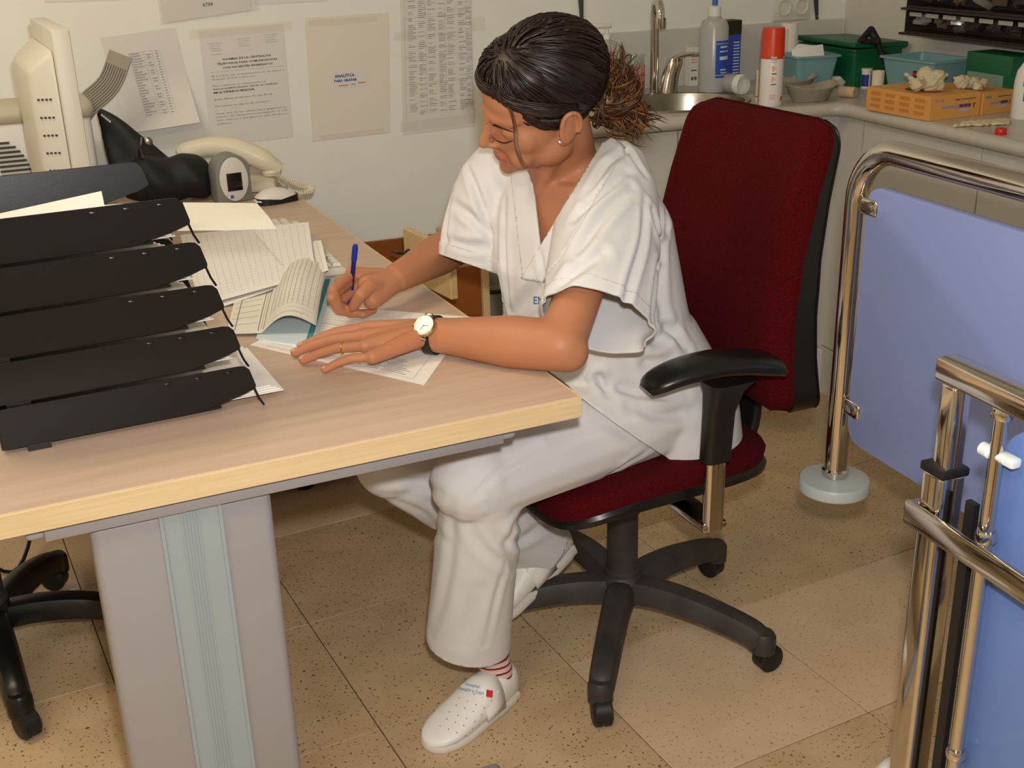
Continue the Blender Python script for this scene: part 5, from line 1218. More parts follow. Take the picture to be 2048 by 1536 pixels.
# ------------------------------------------------------------------ telephone
PHN = mat('phone_cream', (226, 216, 192), 0.38); PHD = mat('phone_dark_beige', (206, 196, 176), 0.45)  # base and speaker grille in a darker beige than the handset
pa = at_z(452, 372, DZ); pa = np.array([0.395, 3.15, DZ])
tel = thing('telephone', 'cream desk telephone with its handset resting along the top', 'telephone', pa, -12)
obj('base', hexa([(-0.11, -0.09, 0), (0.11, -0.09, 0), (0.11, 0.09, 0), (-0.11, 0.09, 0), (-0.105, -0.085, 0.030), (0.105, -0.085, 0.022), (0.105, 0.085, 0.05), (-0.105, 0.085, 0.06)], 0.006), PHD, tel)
hp_ = smooth_path([(-0.125, -0.03, 0.095), (-0.10, -0.03, 0.105), (-0.05, -0.03, 0.112), (0.01, -0.03, 0.104), (0.07, -0.03, 0.078), (0.12, -0.03, 0.045)], 5); nh = len(hp_)
wq = np.interp(np.linspace(0, 1, nh), [0, 0.12, 0.3, 0.6, 0.85, 1], [0.030, 0.034, 0.028, 0.029, 0.033, 0.022]); hq = np.interp(np.linspace(0, 1, nh), [0, 0.1, 0.3, 0.6, 0.85, 1], [0.022, 0.025, 0.024, 0.028, 0.026, 0.016])
T_, A_, B_ = frames(hp_, (0, 0, 1))
hs = obj('handset', loft([[hp_[i]+B_[i]*x*wq[i]+A_[i]*y*hq[i] for x, y in rrect(2, 2, 0.8, 4)] for i in range(nh)]), PHN, tel)
obj('earpiece', mv(lathe([(0.024, -0.022), (0.028, -0.012), (0.026, 0.0)], 20), (-0.105, -0.03, 0.088)), PHN, hs)
obj('mouthpiece', mv(lathe([(0.022, -0.020), (0.027, -0.010), (0.024, 0.0)], 20), (0.098, -0.03, 0.052)), PHN, hs)
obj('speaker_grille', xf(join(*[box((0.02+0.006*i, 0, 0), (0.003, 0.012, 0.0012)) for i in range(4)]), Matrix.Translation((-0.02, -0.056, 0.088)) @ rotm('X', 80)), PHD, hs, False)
kp = mat('phone_key', (196, 190, 178), 0.5); k1 = None
for i in range(3):
    for j in range(4):
        if k1 is None: k1 = obj('dial_key', box((0, 0, 0), (0.012, 0.010, 0.005), 0.0015), kp, tel); k1.location = (0.02, 0.01, 0.045)
        else: share(k1, tel, (0.02+0.017*i, 0.01+0.016*j, 0.043+0.0025*j-0.003*i))
# coiled handset cord
cp_ = smooth_path([np.array((0.495, 3.085, DZ+0.035)), np.array((0.535, 3.06, DZ+0.012)), np.array((0.562, 2.99, DZ+0.010)), np.array((0.545, 2.945, DZ+0.010)), np.array((0.49, 2.965, DZ+0.010)), np.array((0.44, 3.00, DZ+0.010))], 60)
T_, A_, B_ = frames(cp_); n_ = len(cp_)
hx = np.array([cp_[i]+0.0065*(A_[i]*math.cos(i*1.05)+B_[i]*math.sin(i*1.05)) for i in range(n_)])
obj('coiled_cord', xf(tube(hx, 0.0017, 5), (Matrix.Translation(Vector(pa)) @ rotm('Z', -12)).inverted()), PHN, tel)
# ------------------------------------------------------------------ small grey display device
dvp = at_z(466, 402, DZ)
dev = thing('desk_timer', 'grey arched desktop device with a white oval face and dark square display', 'timer', dvp+np.array([0.0, 0.01, 0]), 10)
ao = [(-0.044, 0.0), (0.044, 0.0), (0.044, 0.078)]+[(0.044*math.cos(a), 0.078+0.040*math.sin(a)) for a in np.linspace(0.15, math.pi-0.15, 12)]+[(-0.044, 0.078)]
V, F = prism(ao, -0.03, 0.03, 0.004)
obj('housing', (np.stack([V[:, 0], V[:, 2], V[:, 1]], 1), F), mat('device_grey', (128, 128, 122), 0.5), dev)
V, F = prism([(0.036*math.cos(a), 0.058+0.054*math.sin(a)) for a in np.linspace(0, 2*math.pi, 40, endpoint=False)], 0.0, 0.006, 0.002)
fc_ = obj('face', (np.stack([V[:, 0], -0.029-V[:, 2], V[:, 1]], 1), F[::1]), mat('device_white', (214, 212, 204), 0.35), dev)
obj('display', bx(-0.019, 0.019, -0.0368, -0.0345, 0.030, 0.074, 0.001), mat('dark_display', (22, 18, 16), 0.2), fc_)
obj('printed_mark', bx(-0.014, -0.006, -0.0359, -0.0352, 0.012, 0.020), INK_B, fc_, False)
# ------------------------------------------------------------------ black soft pouch
CL_B = mat('black_nylon', (20, 20, 23), 0.6, bump=0.35, bscale=60, bdist=0.002)
pz = [at_y(196, 222, 3.13), at_y(228, 262, 3.11), at_y(268, 312, 3.09), at_y(310, 352, 3.07)]
g1 = loft([[p+np.array([1, 0, 0.55])*x*w_+np.array([-0.3, 0.9, 0.1])*y*d_ for x, y in rrect(2, 2, 0.7, 4)] for p, w_, d_ in zip(pz, (0.008, 0.030, 0.052, 0.056), (0.006, 0.02, 0.035, 0.04))])
pq = [at_y(250, 354, 3.05), at_y(300, 352, 3.04), at_y(350, 350, 3.04), at_y(392, 345, 3.05), at_y(405, 343, 3.06)]
g2 = tube(smooth_path(pq, 4), np.interp(np.linspace(0, 1, 17), [0, .2, .5, .8, 1], [0.036, 0.054, 0.050, 0.054, 0.040]), 18)
pouch_g = remesh([g1, g2], 0.004, 6)
pV = pouch_g[0]; pV = pV+vnormals(pouch_g)*(0.004*np.sin(pV[:, 0]*70+pV[:, 2]*40))[:, None]; pzmin = float(pV[:, 2].min())
po_ = thing('soft_case', 'black soft nylon case leaning beside the monitor', 'case', (0.16, 3.06, DZ), world=True)
pV[:, 2] -= max(0.0, pV[:, 2].min()-DZ-0.001)*np.clip((0.88-pV[:, 2])/0.10, 0, 1); pV[:, 2] = np.maximum(pV[:, 2], DZ+0.001)
pc = obj('case_body', (pV, pouch_g[1]), CL_B, po_, True, 180)
pst_ = BVHTree.FromPolygons(pV.tolist(), pouch_g[1])
obj('printed_mark', stick(pst_, (np.array([(203+i*4+dx, 227+i*3.2+dy) for i in range(5) for dx, dy in ((0, 0), (3.2, 2.4), (1.6, 6.2), (-1.6, 3.8))], float), [tuple(range(4*i, 4*i+4))[::-1] for i in range(5)]), 0.0015), mat('print_white', (200, 200, 196), 0.6), pc, False)
lp = [hit(pst_, u, v, 0.003) for u, v in ((278, 258), (282, 275), (280, 300), (284, 318))]; lp = [p for p in lp if p is not None]
if len(lp) > 2: obj('strap', tube(smooth_path(lp, 4), 0.006, 6, flat=0.3), SATIN, pc)
bb = hit(pst_, 296, 285, 0.001)
if bb is not None: obj('badge', ell(bb, (0.012, 0.004, 0.014), 16, 8), STEEL, pc)
obj('blue_lining', box(tuple(np.array(pq[-1])+np.array([-0.004, 0, -0.014])), (0.030, 0.055, 0.050), 0.004), mat('navy_lining', (40, 42, 92), 0.7), pc)
# ------------------------------------------------------------------ monitor
MB_ = mat('monitor_beige', (212, 206, 192), 0.45); MS = mat('monitor_slot', (60, 56, 50), 0.7)
mn = thing('monitor', 'beige flat monitor seen from its edge, turned towards the wall side', 'monitor', (0.035, 2.46, DZ), 5.7)
mt_ = 1.198-DZ
obj('bezel', bx(-0.034, 0.0, 0, 0.38, 0.075, mt_, 0.004), MB_, mn)
obj('screen', bx(-0.002, 0.0008, 0.018, 0.362, 0.11, mt_-0.02), mat('lcd_glass', (26, 28, 32), 0.15), mn, False)
bh = obj('rear_housing', hexa([(-0.085, 0.035, 0.13), (-0.0335, 0.012, 0.115), (-0.0335, 0.368, 0.115), (-0.085, 0.345, 0.13), (-0.085, 0.035, mt_-0.075), (-0.0335, 0.012, mt_-0.035), (-0.0335, 0.368, mt_-0.035), (-0.085, 0.345, mt_-0.075)], 0.010), MB_, mn)
for k in range(6):
    z = 0.17+0.034*k; fz = 0.016
    a0 = np.array([-0.074, 0.0302, z]); a1 = np.array([-0.046, 0.0178, z])
    obj('vent_slot', join(*[box(tuple(a0+(a1-a0)*t), (0.0045, 0.004, 0.0035)) for t in (0.05, 0.3, 0.55, 0.8)]), MS, bh, False)
obj('stand_neck', bx(-0.065, -0.030, 0.13, 0.25, 0.012, 0.16, 0.008), MB_, mn); obj('stand_foot', mv(lathe([(0.105, 0), (0.10, 0.010), (0.03, 0.016), (0.001, 0.016)], 36), (-0.045, 0.19, 0)), MB_, mn)
obj('cable', tube(smooth_path([(-0.08, 0.06, 0.20), (-0.10, 0.05, 0.12), (-0.13, 0.03, 0.06), (-0.17, 0.02, 0.012), (-0.20, 0.1, 0.006)], 6), 0.0042, 8), BLK, mn)
obj('signal_plug', box((-0.060, 0.045, 0.105), (0.020, 0.016, 0.045), 0.003), mat('plug_blue', (44, 60, 150), 0.4), mn)
# ------------------------------------------------------------------ printer
PRW = mat('printer_white', (214, 212, 206), 0.4); PRB = mat('printer_beige', (188, 180, 160), 0.45)
prn = thing('printer', 'white and beige inkjet printer behind the monitor with ribbed paper support', 'printer', (-0.135, 3.19, DZ), 3)
pr_out = [(-0.13, 0), (0.13, 0), (0.13, 0.12), (0.115, 0.17), (0.06, 0.215), (-0.02, 0.235), (-0.13, 0.225)]
V, F = prism(pr_out, -0.19, 0.19, 0.012, 3)
obj('body', (np.stack([V[:, 2], V[:, 0], V[:, 1]], 1), [f[::1] for f in F]), PRW, prn)
obj('lid', bx(-0.20, 0.20, -0.14, 0.02, 0.215, 0.262, 0.02, 3), PRB, prn)
gr = []
for k in range(9):
    z = 0.085+0.011*k; hw = 0.075*math.sqrt(max(0.02, 1-((z-0.09)/0.095)**2))
    for s in (-1, 1): gr.append(bx(-0.035+s*hw/2-hw/2+0.003, -0.035+s*hw/2+hw/2-0.003, -0.1335, -0.129, z, z+0.005))
gl = obj('vent_grille', join(*gr), MS, prn, False); gl['kind'] = 'stuff'
obj('yellow_sticker', bx(-0.045, 0.0, -0.1342, -0.1334, 0.082, 0.096), mat('sticker_yellow', (206, 190, 60), 0.6), prn, False)
RB = mat('paper_support_grey', (150, 144, 130), 0.5)
A0, A1 = at_y(172, 212, 3.22), at_y(242, 108, 3.24)
loc = Matrix.Translation(Vector((-0.135, 3.19, DZ))) @ rotm('Z', 3); inv = loc.inverted()
a0, a1 = np.array(inv @ Vector(A0)), np.array(inv @ Vector(A1))
ctr = smooth_path([a0+np.array([-0.05, 0, -0.06]), a0, (a0+a1)/2+np.array([0.012, 0, -0.010]), a1], 5)
tc_ = np.array(inv.to_3x3() @ Vector(-RM[2])); 
sp_ = obj('paper_support', sweep(ctr, rrect(0.062, 0.006, 0.0025, 2), up=tc_), RB, prn)
T_, A_, B_ = frames(ctr, tc_)
for k in range(9): obj('rib', tube([ctr[i]+B_[i]*(0.025-0.00625*k)+A_[i]*0.0032 for i in range(3, len(ctr)-2)], 0.0013, 5), mat('rib_dark', (96, 90, 78), 0.5), sp_)
# ------------------------------------------------------------------ papers on the back wall
WY = YB-0.0012
NW = np.array([0, -1.0, 0])
TAPE = mat('clear_tape', (240, 234, 216), 0.3, alpha=0.25)
PAP2 = mat('paper_notice', (222, 219, 213), 0.6); PAP3 = mat('paper_manila', (226, 222, 209), 0.65)
def wall_sheet(name, label, px, m, y=WY, bend=None, th=0.0004, group='papers taped to the wall'):
    C = [at_y(u, v, y) for u, v in px]          # bottom left, bottom right, top right, top left
    fn = (lambda u, v: bil(C, u, v)+(NW*bend(u, v) if bend else 0))
    t = thing(name, label, 'paper', (C[0]+C[1])/2, world=True, group=group)
    obj('sheet', grid(fn, 14, 14, th, NW), m, t, True, 60)
    return t, fn
def put_text(t, fn, s, u, v, h, align='LEFT', m=None, bold=0.0, W=0.21, H=0.297, space=1.0, shear=0.0, fit=None):
    """text of cap height h (metres) at sheet position u, v"""
    g = text_geo(s, h*1.4, align, bold*h, 1, space, shear=shear)
    if not len(g[0]): return
    if fit: g = (g[0]*np.array([fit*W/max(1e-6, g[0][:, 0].max()-g[0][:, 0].min()), 1, 1]), g[1])
    V = np.array([fn(u+x/W, v+y/H)+NW*0.0005 for x, y, _ in g[0]]); obj('printed_text', (V, g[1]), m or INK, t, False)
def tape(t, fn, u0, v0, u1, v1): obj('tape', grid(lambda a, b: fn(u0+(u1-u0)*a, v0+(v1-v0)*b)+NW*0.0006, 4, 2), TAPE, t, False)
# the telephone notice
t, fn = wall_sheet('notice_sheet', 'typed notice about telephone calls, above the telephone', [(424, 292), (586, 274), (566, 48), (397, 62)], PAP2, bend=lambda u, v: 0.012*max(0, 0.25-v)*max(0, 0.3-u)*10)
Wn = 0.235; Hn = 0.33; kw = dict(W=Wn, H=Hn)
hdr = []
for u, dv in ((0.18, -0.02), (0.52, 0.0), (0.84, 0.015)): hdr += [(u-0.09, 0.905+dv, u+0.08, 0.905+dv), (u-0.07, 0.885+dv, u+0.05, 0.885+dv), (u-0.07, 0.862+dv, u+0.05, 0.862+dv), (u-0.07, 0.842+dv, u+0.07, 0.842+dv)]
obj('printed_rows', ruled(fn, hdr+[(0.11, 0.79, 0.24, 0.79)], 0.0022, 0.0005, NW), mat('print_faint', (196, 194, 194), 0.8), t, False)['kind'] = 'stuff'
for i, (l, fw_) in enumerate((('NORMAS DE LA CENTRALITA', 0.58), ('TELEFONICA PARA COMUNICACION', 0.72), ('CON PACIENTES INGRESADOS', 0.60))): put_text(t, fn, l, 0.53, 0.735-0.036*i, 0.0056, 'CENTER', INK_D, 0.03, fit=fw_, **kw)
body_l = [('El horario de comunicación es de lunes a', 0.60, 0, 0.87), ('domingo de 8.00 a 23 horas.', 0.572, 0, 0.52), ('Para establecer la comunicación es', 0.515, 0, 0.64), ('imprescindible hacerlo desde un teléfono', 0.488, 0.02, 0.78), ('MULTIFRECUENCIA.', 0.455, 0.04, 0.50),
          ('Debe llamar al número: 91.336.81.46', 0.398, 0.01, 0.70), ('Este servicio no dispone de operadora.', 0.338, 0, 0.66), ('Cada una de las camas tiene asignado un', 0.272, 0, 0.86), ('número de extensión personalizado, el cual', 0.243, 0, 0.86), ('debe conocer y que figura en cada una de los', 0.214, 0, 0.86), ('teléfonos.', 0.182, 0, 0.18)]
for l, v, b, fw_ in body_l: put_text(t, fn, l, 0.09, v, 0.0054 if b > 0.03 else 0.0046, 'LEFT', INK_D if b > 0.01 else INK, b, fit=fw_, **kw)
obj('ruled_line', ruled(fn, [(0.08, 0.64, 0.96, 0.64)], 0.0006, 0.0005, NW), INK_L, t, False)
tape(t, fn, -0.12, 0.94, 1.10, 1.02)
# manila envelope with a small label
t, fn = wall_sheet('manila_envelope', 'large blank manila envelope taped to the wall with a small handwritten label', [(625, 283), (780, 265), (777, 25), (609, 36)], PAP3)
lb = obj('label', grid(lambda a, b: fn(0.28+0.44*a, 0.42+0.13*b)+NW*0.0006, 3, 2), PAP2, t, False)
kw2 = dict(W=0.235, H=0.335)
put_text(t, lambda u, v: fn(u, v)+NW*0.0004, 'ANALITICA', 0.32, 0.505, 0.0080, 'LEFT', INK_B, 0.06, **kw2); put_text(t, lambda u, v: fn(u, v)+NW*0.0004, 'PARA GRAPAR', 0.31, 0.468, 0.0072, 'LEFT', INK_B, 0.06, **kw2)
obj('printed_rows', ruled(lambda u, v: fn(u, v)+NW*0.0006, [(0.36, 0.438, 0.48, 0.436), (0.52, 0.440, 0.57, 0.441), (0.60, 0.446, 0.69, 0.448)], 0.0030, 0.0005, NW), INK_R, t, False)['kind'] = 'stuff'
tape(t, fn, 0.04, 0.93, 0.86, 0.98); tape(t, fn, 0.10, 0.0, 0.92, 0.045)
# calendar-like table curling off the wall
t, fn = wall_sheet('table_sheet', 'printed table sheet whose lower edge curls off the wall', [(256, 262), (396, 240), (350, 55), (200, 76)], PAP2, bend=lambda u, v: 0.05*max(0, 0.55-v)**2*3.0)
obj('printed_lines', ruled(fn, [(0.30, 0.80-0.028*i, 0.62, 0.80-0.028*i) for i in range(24)]+[(0.30, 0.12, 0.30, 0.80), (0.50, 0.12, 0.50, 0.80), (0.62, 0.12, 0.62, 0.80), (0.72, 0.12, 0.72, 0.80)], 0.0006, 0.0005, NW), INK_L, t, False)
rq = random.Random(5)
obj('printed_rows', ruled(fn, [(0.31, 0.79-0.028*i, 0.36+0.12*rq.random(), 0.79-0.028*i) for i in range(24)]+[(0.53, 0.79-0.028*i, 0.58+0.02*rq.random(), 0.79-0.028*i) for i in range(24) if i % 3]+[(0.65, 0.79-0.028*i, 0.69, 0.79-0.028*i) for i in range(24)], 0.0026, 0.0006, NW), INK_L, t, False)
# plastic sleeve with the number
t, fn = wall_sheet('number_card', 'white card reading 8788 in a plastic sleeve at the top edge', [(326, 46), (502, 20), (492, -60), (315, -40)], PAP2, y=WY-0.002)
put_text(t, fn, '8788', 0.52, 0.24, 0.0105, 'CENTER', INK_D, 0.04, W=0.25, H=0.11)
obj('plastic_sleeve', grid(lambda a, b: fn(-0.03+1.12*a, -0.03+1.05*b)+NW*0.0012, 4, 4), mat('clear_sleeve', (236, 234, 226), 0.12, alpha=0.28), t, False)
t, fn = wall_sheet('paper_sheet', 'pale sheet cut by the top picture edge, right of the 8788 card', [(508, 10), (655, 2), (652, -70), (505, -62)], PAP2)
t, fn = wall_sheet('paper_sheet', 'pale sheet cut by the top picture edge above the monitor', [(90, 5), (266, -1), (262, -70), (86, -64)], PAP2)
# dense schedule at the right
t, fn = wall_sheet('schedule_sheet', 'tall sheet dense with small printed schedule columns beside her head', [(806, 270), (950, 252), (942, -40), (800, -30)], PAP2)
S1, S2 = [], []
for cu in (0.10, 0.24, 0.37, 0.52, 0.64, 0.80, 0.90):
    v = 0.97
    while v > 0.13:
        L_ = rq.uniform(0.05, 0.115); (S1 if rq.random() < 0.6 else S2).append((cu, v, min(cu+L_, 0.985), v)); v -= rq.choice((0.0125, 0.0125, 0.0125, 0.03))
obj('printed_rows', ruled(fn, S1, 0.0015, 0.0006, NW), mat('print_mid', (138, 136, 140), 0.8), t, False)['kind'] = 'stuff'; obj('printed_rows', ruled(fn, S2, 0.0014, 0.0006, NW), INK_L, t, False)['kind'] = 'stuff'
obj('ruled_lines', ruled(fn, [(0.05, v, 0.98, v) for v in (0.34, 0.52, 0.66, 0.78, 0.9)]+[(u, 0.12, u, 1.0) for u in (0.05, 0.34, 0.61, 0.98)], 0.0006, 0.0006, NW), INK_L, t, False)
tape(t, fn, -0.03, 0.02, 1.0, 0.09); tape(t, fn, 0.96, 0.66, 1.18, 0.75); tape(t, fn, -0.10, 0.64, 0.10, 0.70)

# ------------------------------------------------------------------ things on and above the worktop
def base_px(u, v): return at_z(u, v, CT)
def put(name, label, cat, u, v, rz=0, group=None):
    b = base_px(u, v); return thing(name, label, cat, b, rz, group), b
def mpp(b): return depth(b)/FPX          # metres per picture pixel at a point
# tap with lever mixer
tb = base_px(1308, 186)
tp_ = thing('tap', 'chrome gooseneck tap with a lever beside the basin', 'tap', tb)
s_ = mpp(tb)
gn = smooth_path([(0, 0, 0.0), (0, 0, 0.10), (-0.002, 0, 0.20), (-0.004, -0.004, 0.235), (-0.010, -0.025, 0.262), (-0.018, -0.055, 0.262), (-0.023, -0.075, 0.240), (-0.025, -0.082, 0.205)], 6)
obj('spout', tube(gn, [0.0125]*len(gn), 16), CHROME, tp_)
obj('spout_nozzle', mv(lathe([(0.0150, 0), (0.0155, 0.004), (0.0150, 0.030)], 18), (-0.025, -0.083, 0.192)), CHROME, tp_)
mv_ = np.array(base_px(1352, 188))-tb
obj('mixer_body', mv(loft([[(x+dx, y, z) for x, y in rrect(0.052*k, 0.044*k, 0.016*k, 4)] for z, k, dx in ((0, 1.05, 0.0), (0.012, 1.0, 0.0), (0.05, 0.92, 0.006), (0.085, 0.9, 0.018), (0.10, 0.8, 0.022))]), (mv_[0]*0.72, mv_[1]*0.5, 0)), CHROME, tp_)
obj('lever', mv(sweep(smooth_path([(0.0, 0, 0.088), (0.03, -0.004, 0.106), (0.07, -0.010, 0.110), (0.105, -0.014, 0.106)], 4), rrect(0.026, 0.010, 0.004, 3), up=(0, 0, 1)), (mv_[0]*0.72, mv_[1]*0.5, 0)), CHROME, tp_)
# measuring glass with red marks
t, b = put('measuring_glass', 'clear measuring glass with red grid marks beside the tap', 'glass', 1264, 186)
GLS = mat('clear_glass', (232, 234, 230), 0.05, trans=0.85, alpha=0.6); REDP = mat('red_marks', (214, 62, 34), 0.5)
obj('vessel', lathe([(0.034, 0), (0.036, 0.004), (0.036, 0.105), (0.038, 0.110), (0.0355, 0.110), (0.034, 0.104), (0.034, 0.006), (0.001, 0.006)], 32), GLS, t)
for z in (0.025, 0.055): obj('red_band', tube([(0.0366*math.cos(a), 0.0366*math.sin(a), z) for a in np.linspace(0, 2*math.pi, 40, endpoint=False)], 0.0013, 6, closed=True), REDP, t)
for a in np.radians([-125, -95, -65, -35, -155]): obj('red_line', box((0.0366*math.cos(a), 0.0366*math.sin(a), 0.045), (0.002, 0.002, 0.075), M=None), REDP, t, False)
# soap pump behind her head and the wall straps
t = thing('soap_pump', 'white soap pump bottle showing above her hair', 'soap pump', base_px(1210, 165) if False else np.array([1.522, 3.27, CT+0.0]))
pu = pix(np.array([1.50, 3.27, CT+0.2]))
obj('bottle', lathe([(0.03, 0), (0.032, 0.004), (0.032, 0.125), (0.024, 0.145), (0.011, 0.155), (0.011, 0.163), (0.001, 0.163)], 24, caps=False), mat('pump_clear', (224, 224, 216), 0.2, trans=0.5), t)
obj('pump_head', mv(join(lathe([(0.013, 0.146), (0.013, 0.158), (0.005, 0.162), (0.005, 0.180), (0.001, 0.180)], 16, caps=False), bx(-0.062, 0.014, -0.009, 0.009, 0.178, 0.190, 0.003), bx(-0.064, -0.056, -0.004, 0.004, 0.170, 0.180, 0.001)), (0, 0, 0.015)), WHT, t)
DK = mat('dark_grey_steel', (74, 76, 76), 0.45, 0.4)
for u, v0, v1, lab in ((1160, -40, 58, 'tapered dark grey strap end hanging on the wall above the soap pump'), (1630, -40, 40, 'tapered dark grey strap end hanging by the double wall socket')):
    A0, A1 = at_y(u, v0, YB-0.006), at_y(u+4, v1, YB-0.006); wx = 13*depth(A0)/FPX/2*1.15
    g = hexa([A1+np.array([-wx*0.35, -0.003, 0]), A1+np.array([wx*0.35, -0.003, 0]), A1+np.array([wx*0.35, 0.003, 0]), A1+np.array([-wx*0.35, 0.003, 0]), A0+np.array([-wx, -0.003, 0]), A0+np.array([wx, -0.003, 0]), A0+np.array([wx, 0.003, 0]), A0+np.array([-wx, 0.003, 0])], 0.0015)
    t = thing('hanging_strap', lab, 'strap', A0, world=True, group='dark straps on the wall'); obj('strap', g, DK, t); obj('rivet', ell(A1+np.array([0, -0.003, 0.012]), (0.003, 0.002, 0.003), 10, 6), STEEL, t)
# double socket
sc0, sc1 = at_y(1543, 40, YB), at_y(1617, 40, YB)
t = thing('wall_socket', 'white double round power socket above the worktop', 'socket', (sc0+sc1)/2, world=True)
wx = sc1[0]-sc0[0]; cz = sc0[2]+0.036
plate = obj('plate', bx(sc0[0], sc1[0], YB-0.010, YB, cz-0.040, cz+0.040, 0.003), mat('socket_white', (220, 216, 204), 0.35), t)
for k in (0.27, 0.73):
    c = np.array([sc0[0]+wx*k, YB-0.010, cz]); Ms = Matrix.Translation(c) @ rotm('X', 90)
    sr = obj('socket_ring', xf(lathe([(0.026, 0), (0.026, 0.004), (0.022, 0.005), (0.0195, 0.003), (0.019, -0.002), (0.001, -0.002)], 28, caps=False), Ms), mat('socket_white', ()), plate)
    for dx in (-0.0095, 0.0095): obj('pin_hole', xf(mv(lathe([(0.0028, 0), (0.0028, 0.0008)], 12), (dx, 0, -0.0018)), Ms), BLK, sr)
# bottles and boxes
def carton(name, label, u, v, w_, d_, h_, m, rz=0, cat='box', extra=None):
    t, b = put(name, label, cat, u, v, rz); o = obj('carton', bx(-w_/2, w_/2, 0, d_, 0, h_, 0.001, 1), m, t, False)
    if extra: extra(t, o)
    return t
def lab_white(t, o):
    obj('printed_mark', join(bx(-0.012, -0.003, -0.0007, -0.0002, 0.018, 0.028), bx(0.0, 0.008, -0.0007, -0.0002, 0.018, 0.028), bx(-0.012, 0.008, -0.0007, -0.0002, 0.045, 0.049)), INK, o, False); obj('printed_lines', join(*[bx(-0.013, 0.010, -0.0007, -0.0002, 0.070+0.008*k, 0.073+0.008*k) for k in range(3)]), mat('pink_print', (214, 168, 160), 0.7), o, False)
carton('small_carton', 'small white carton standing between tap lever and blue-label bottle', 1388, 172, 0.030, 0.03, 0.115, PAPER, 4, extra=lab_white)
t, b = put('solution_bottle', 'translucent bottle with a blue label and a blue nozzle', 'bottle', 1424, 184)
TRL = mat('translucent_plastic', (206, 208, 206), 0.25, trans=0.35)
obj('bottle', lathe([(0.037, 0), (0.041, 0.004), (0.042, 0.02), (0.042, 0.185), (0.036, 0.203), (0.020, 0.212), (0.018, 0.222), (0.001, 0.222)], 32, caps=False), TRL, t)
lbv = [(0.0425*math.cos(a), 0.0425*math.sin(a), z) for z in (0.045, 0.150) for a in np.linspace(math.radians(-110), math.radians(-5), 13)]
lb = obj('label', (np.array(lbv), [(i, i+1, i+14, i+13) for i in range(12)]), mat('label_blue', (52, 84, 186), 0.45), t)
def wrap_bars(bars, r, m, parent, name='printed_mark'):
    """unreadable print on a round surface: (a0, a1, z0, z1)"""
    G = []
    for a0, a1, z0, z1 in bars:
        A_ = np.radians(np.linspace(a0, a1, 5)); G.append((np.array([(r*math.cos(a), r*math.sin(a), z) for z in (z0, z1) for a in A_]), [(i, i+1, i+6, i+5) for i in range(4)]))
    obj(name, join(*G), m, parent, False)
PW = mat('print_white', ()); 
wrap_bars([(-92, -52, 0.130, 0.135), (-94, -70, 0.118, 0.122), (-66, -45, 0.118, 0.122), (-94, -46, 0.096, 0.106), (-90, -60, 0.066, 0.070), (-88, -52, 0.058, 0.061)], 0.0431, PALEBLUE, lb)
for z in (0.141, 0.052): obj('label_stripe', (np.array([(0.0430*math.cos(a), 0.0430*math.sin(a), z+dz) for dz in (0, 0.002) for a in np.linspace(math.radians(-109), math.radians(-6), 13)]), [(i, i+1, i+14, i+13) for i in range(12)]), PW, lb)
obj('collar', mv(lathe([(0.019, 0), (0.019, 0.028), (0.013, 0.032), (0.001, 0.032)], 20, caps=False), (0, 0, 0.214)), WHT, t)
obj('nozzle', mv(lathe([(0.008, 0), (0.008, 0.02), (0.005, 0.06), (0.001, 0.06)], 14, caps=False), (0, 0, 0.245)), mat('nozzle_blue', (52, 104, 196), 0.4), t)
def lab_blue(t, o):
    obj('top_band', bx(-0.0236, 0.0236, -0.0006, 0.0506, 0.150, 0.1915), mat('carton_dark', (44, 40, 26), 0.5), o, False); obj('printed_lines', join(*[bx(-0.004, 0.018, -0.0008, -0.0002, 0.035+0.009*k, 0.0385+0.009*k) for k in range(11)]), PALEBLUE, o, False)
carton('blue_carton', 'tall blue carton with a dark top behind the blue-label bottle', 1466, 170, 0.047, 0.05, 0.19, mat('carton_blue', (58, 76, 176), 0.5), 6, extra=lab_blue)
t, b = put('fallen_bottle', 'small white bottle lying on its side beside the spray can', 'bottle', 1496, 190)
obj('bottle', xf(mv(lathe([(0.026, 0), (0.028, 0.004), (0.028, 0.07), (0.022, 0.078), (0.001, 0.078)], 24, caps=False), (0, 0, 0)), Matrix.Translation((-0.012, 0.045, 0.028)) @ rotm('Z', 20) @ rotm('X', -90) @ rotm('X', 180) if False else Matrix.Translation((-0.01, 0.02, 0.028)) @ rotm('Z', 15) @ rotm('X', -90)), mat('bottle_grey_clear', (186, 184, 178), 0.25, trans=0.2), t)
obj('cap', xf(lathe([(0.027, 0), (0.029, 0.003), (0.029, 0.02), (0.001, 0.02)], 24, caps=False), Matrix.Translation((-0.015, 0.002, 0.0295)) @ rotm('Z', 15) @ rotm('X', -90)), WHT, t)
t, b = put('spray_can', 'white spray can with an orange-red cap on the worktop', 'spray can', 1540, 210)
obj('can', lathe([(0.029, 0), (0.031, 0.004), (0.031, 0.128), (0.028, 0.134), (0.001, 0.134)], 32, caps=False), mat('can_white', (228, 222, 216), 0.35), t)
cn = obj('cap', mv(lathe([(0.0325, 0), (0.0325, 0.008), (0.0315, 0.010), (0.0305, 0.072), (0.0285, 0.080), (0.001, 0.080)], 32, caps=False), (0, 0, 0.126)), mat('cap_orange', (208, 58, 20), 0.35), t)
wrap_bars([(-128, -100, 0.128, 0.132), (-62, -45, 0.128, 0.132)], 0.0330, PW, cn)
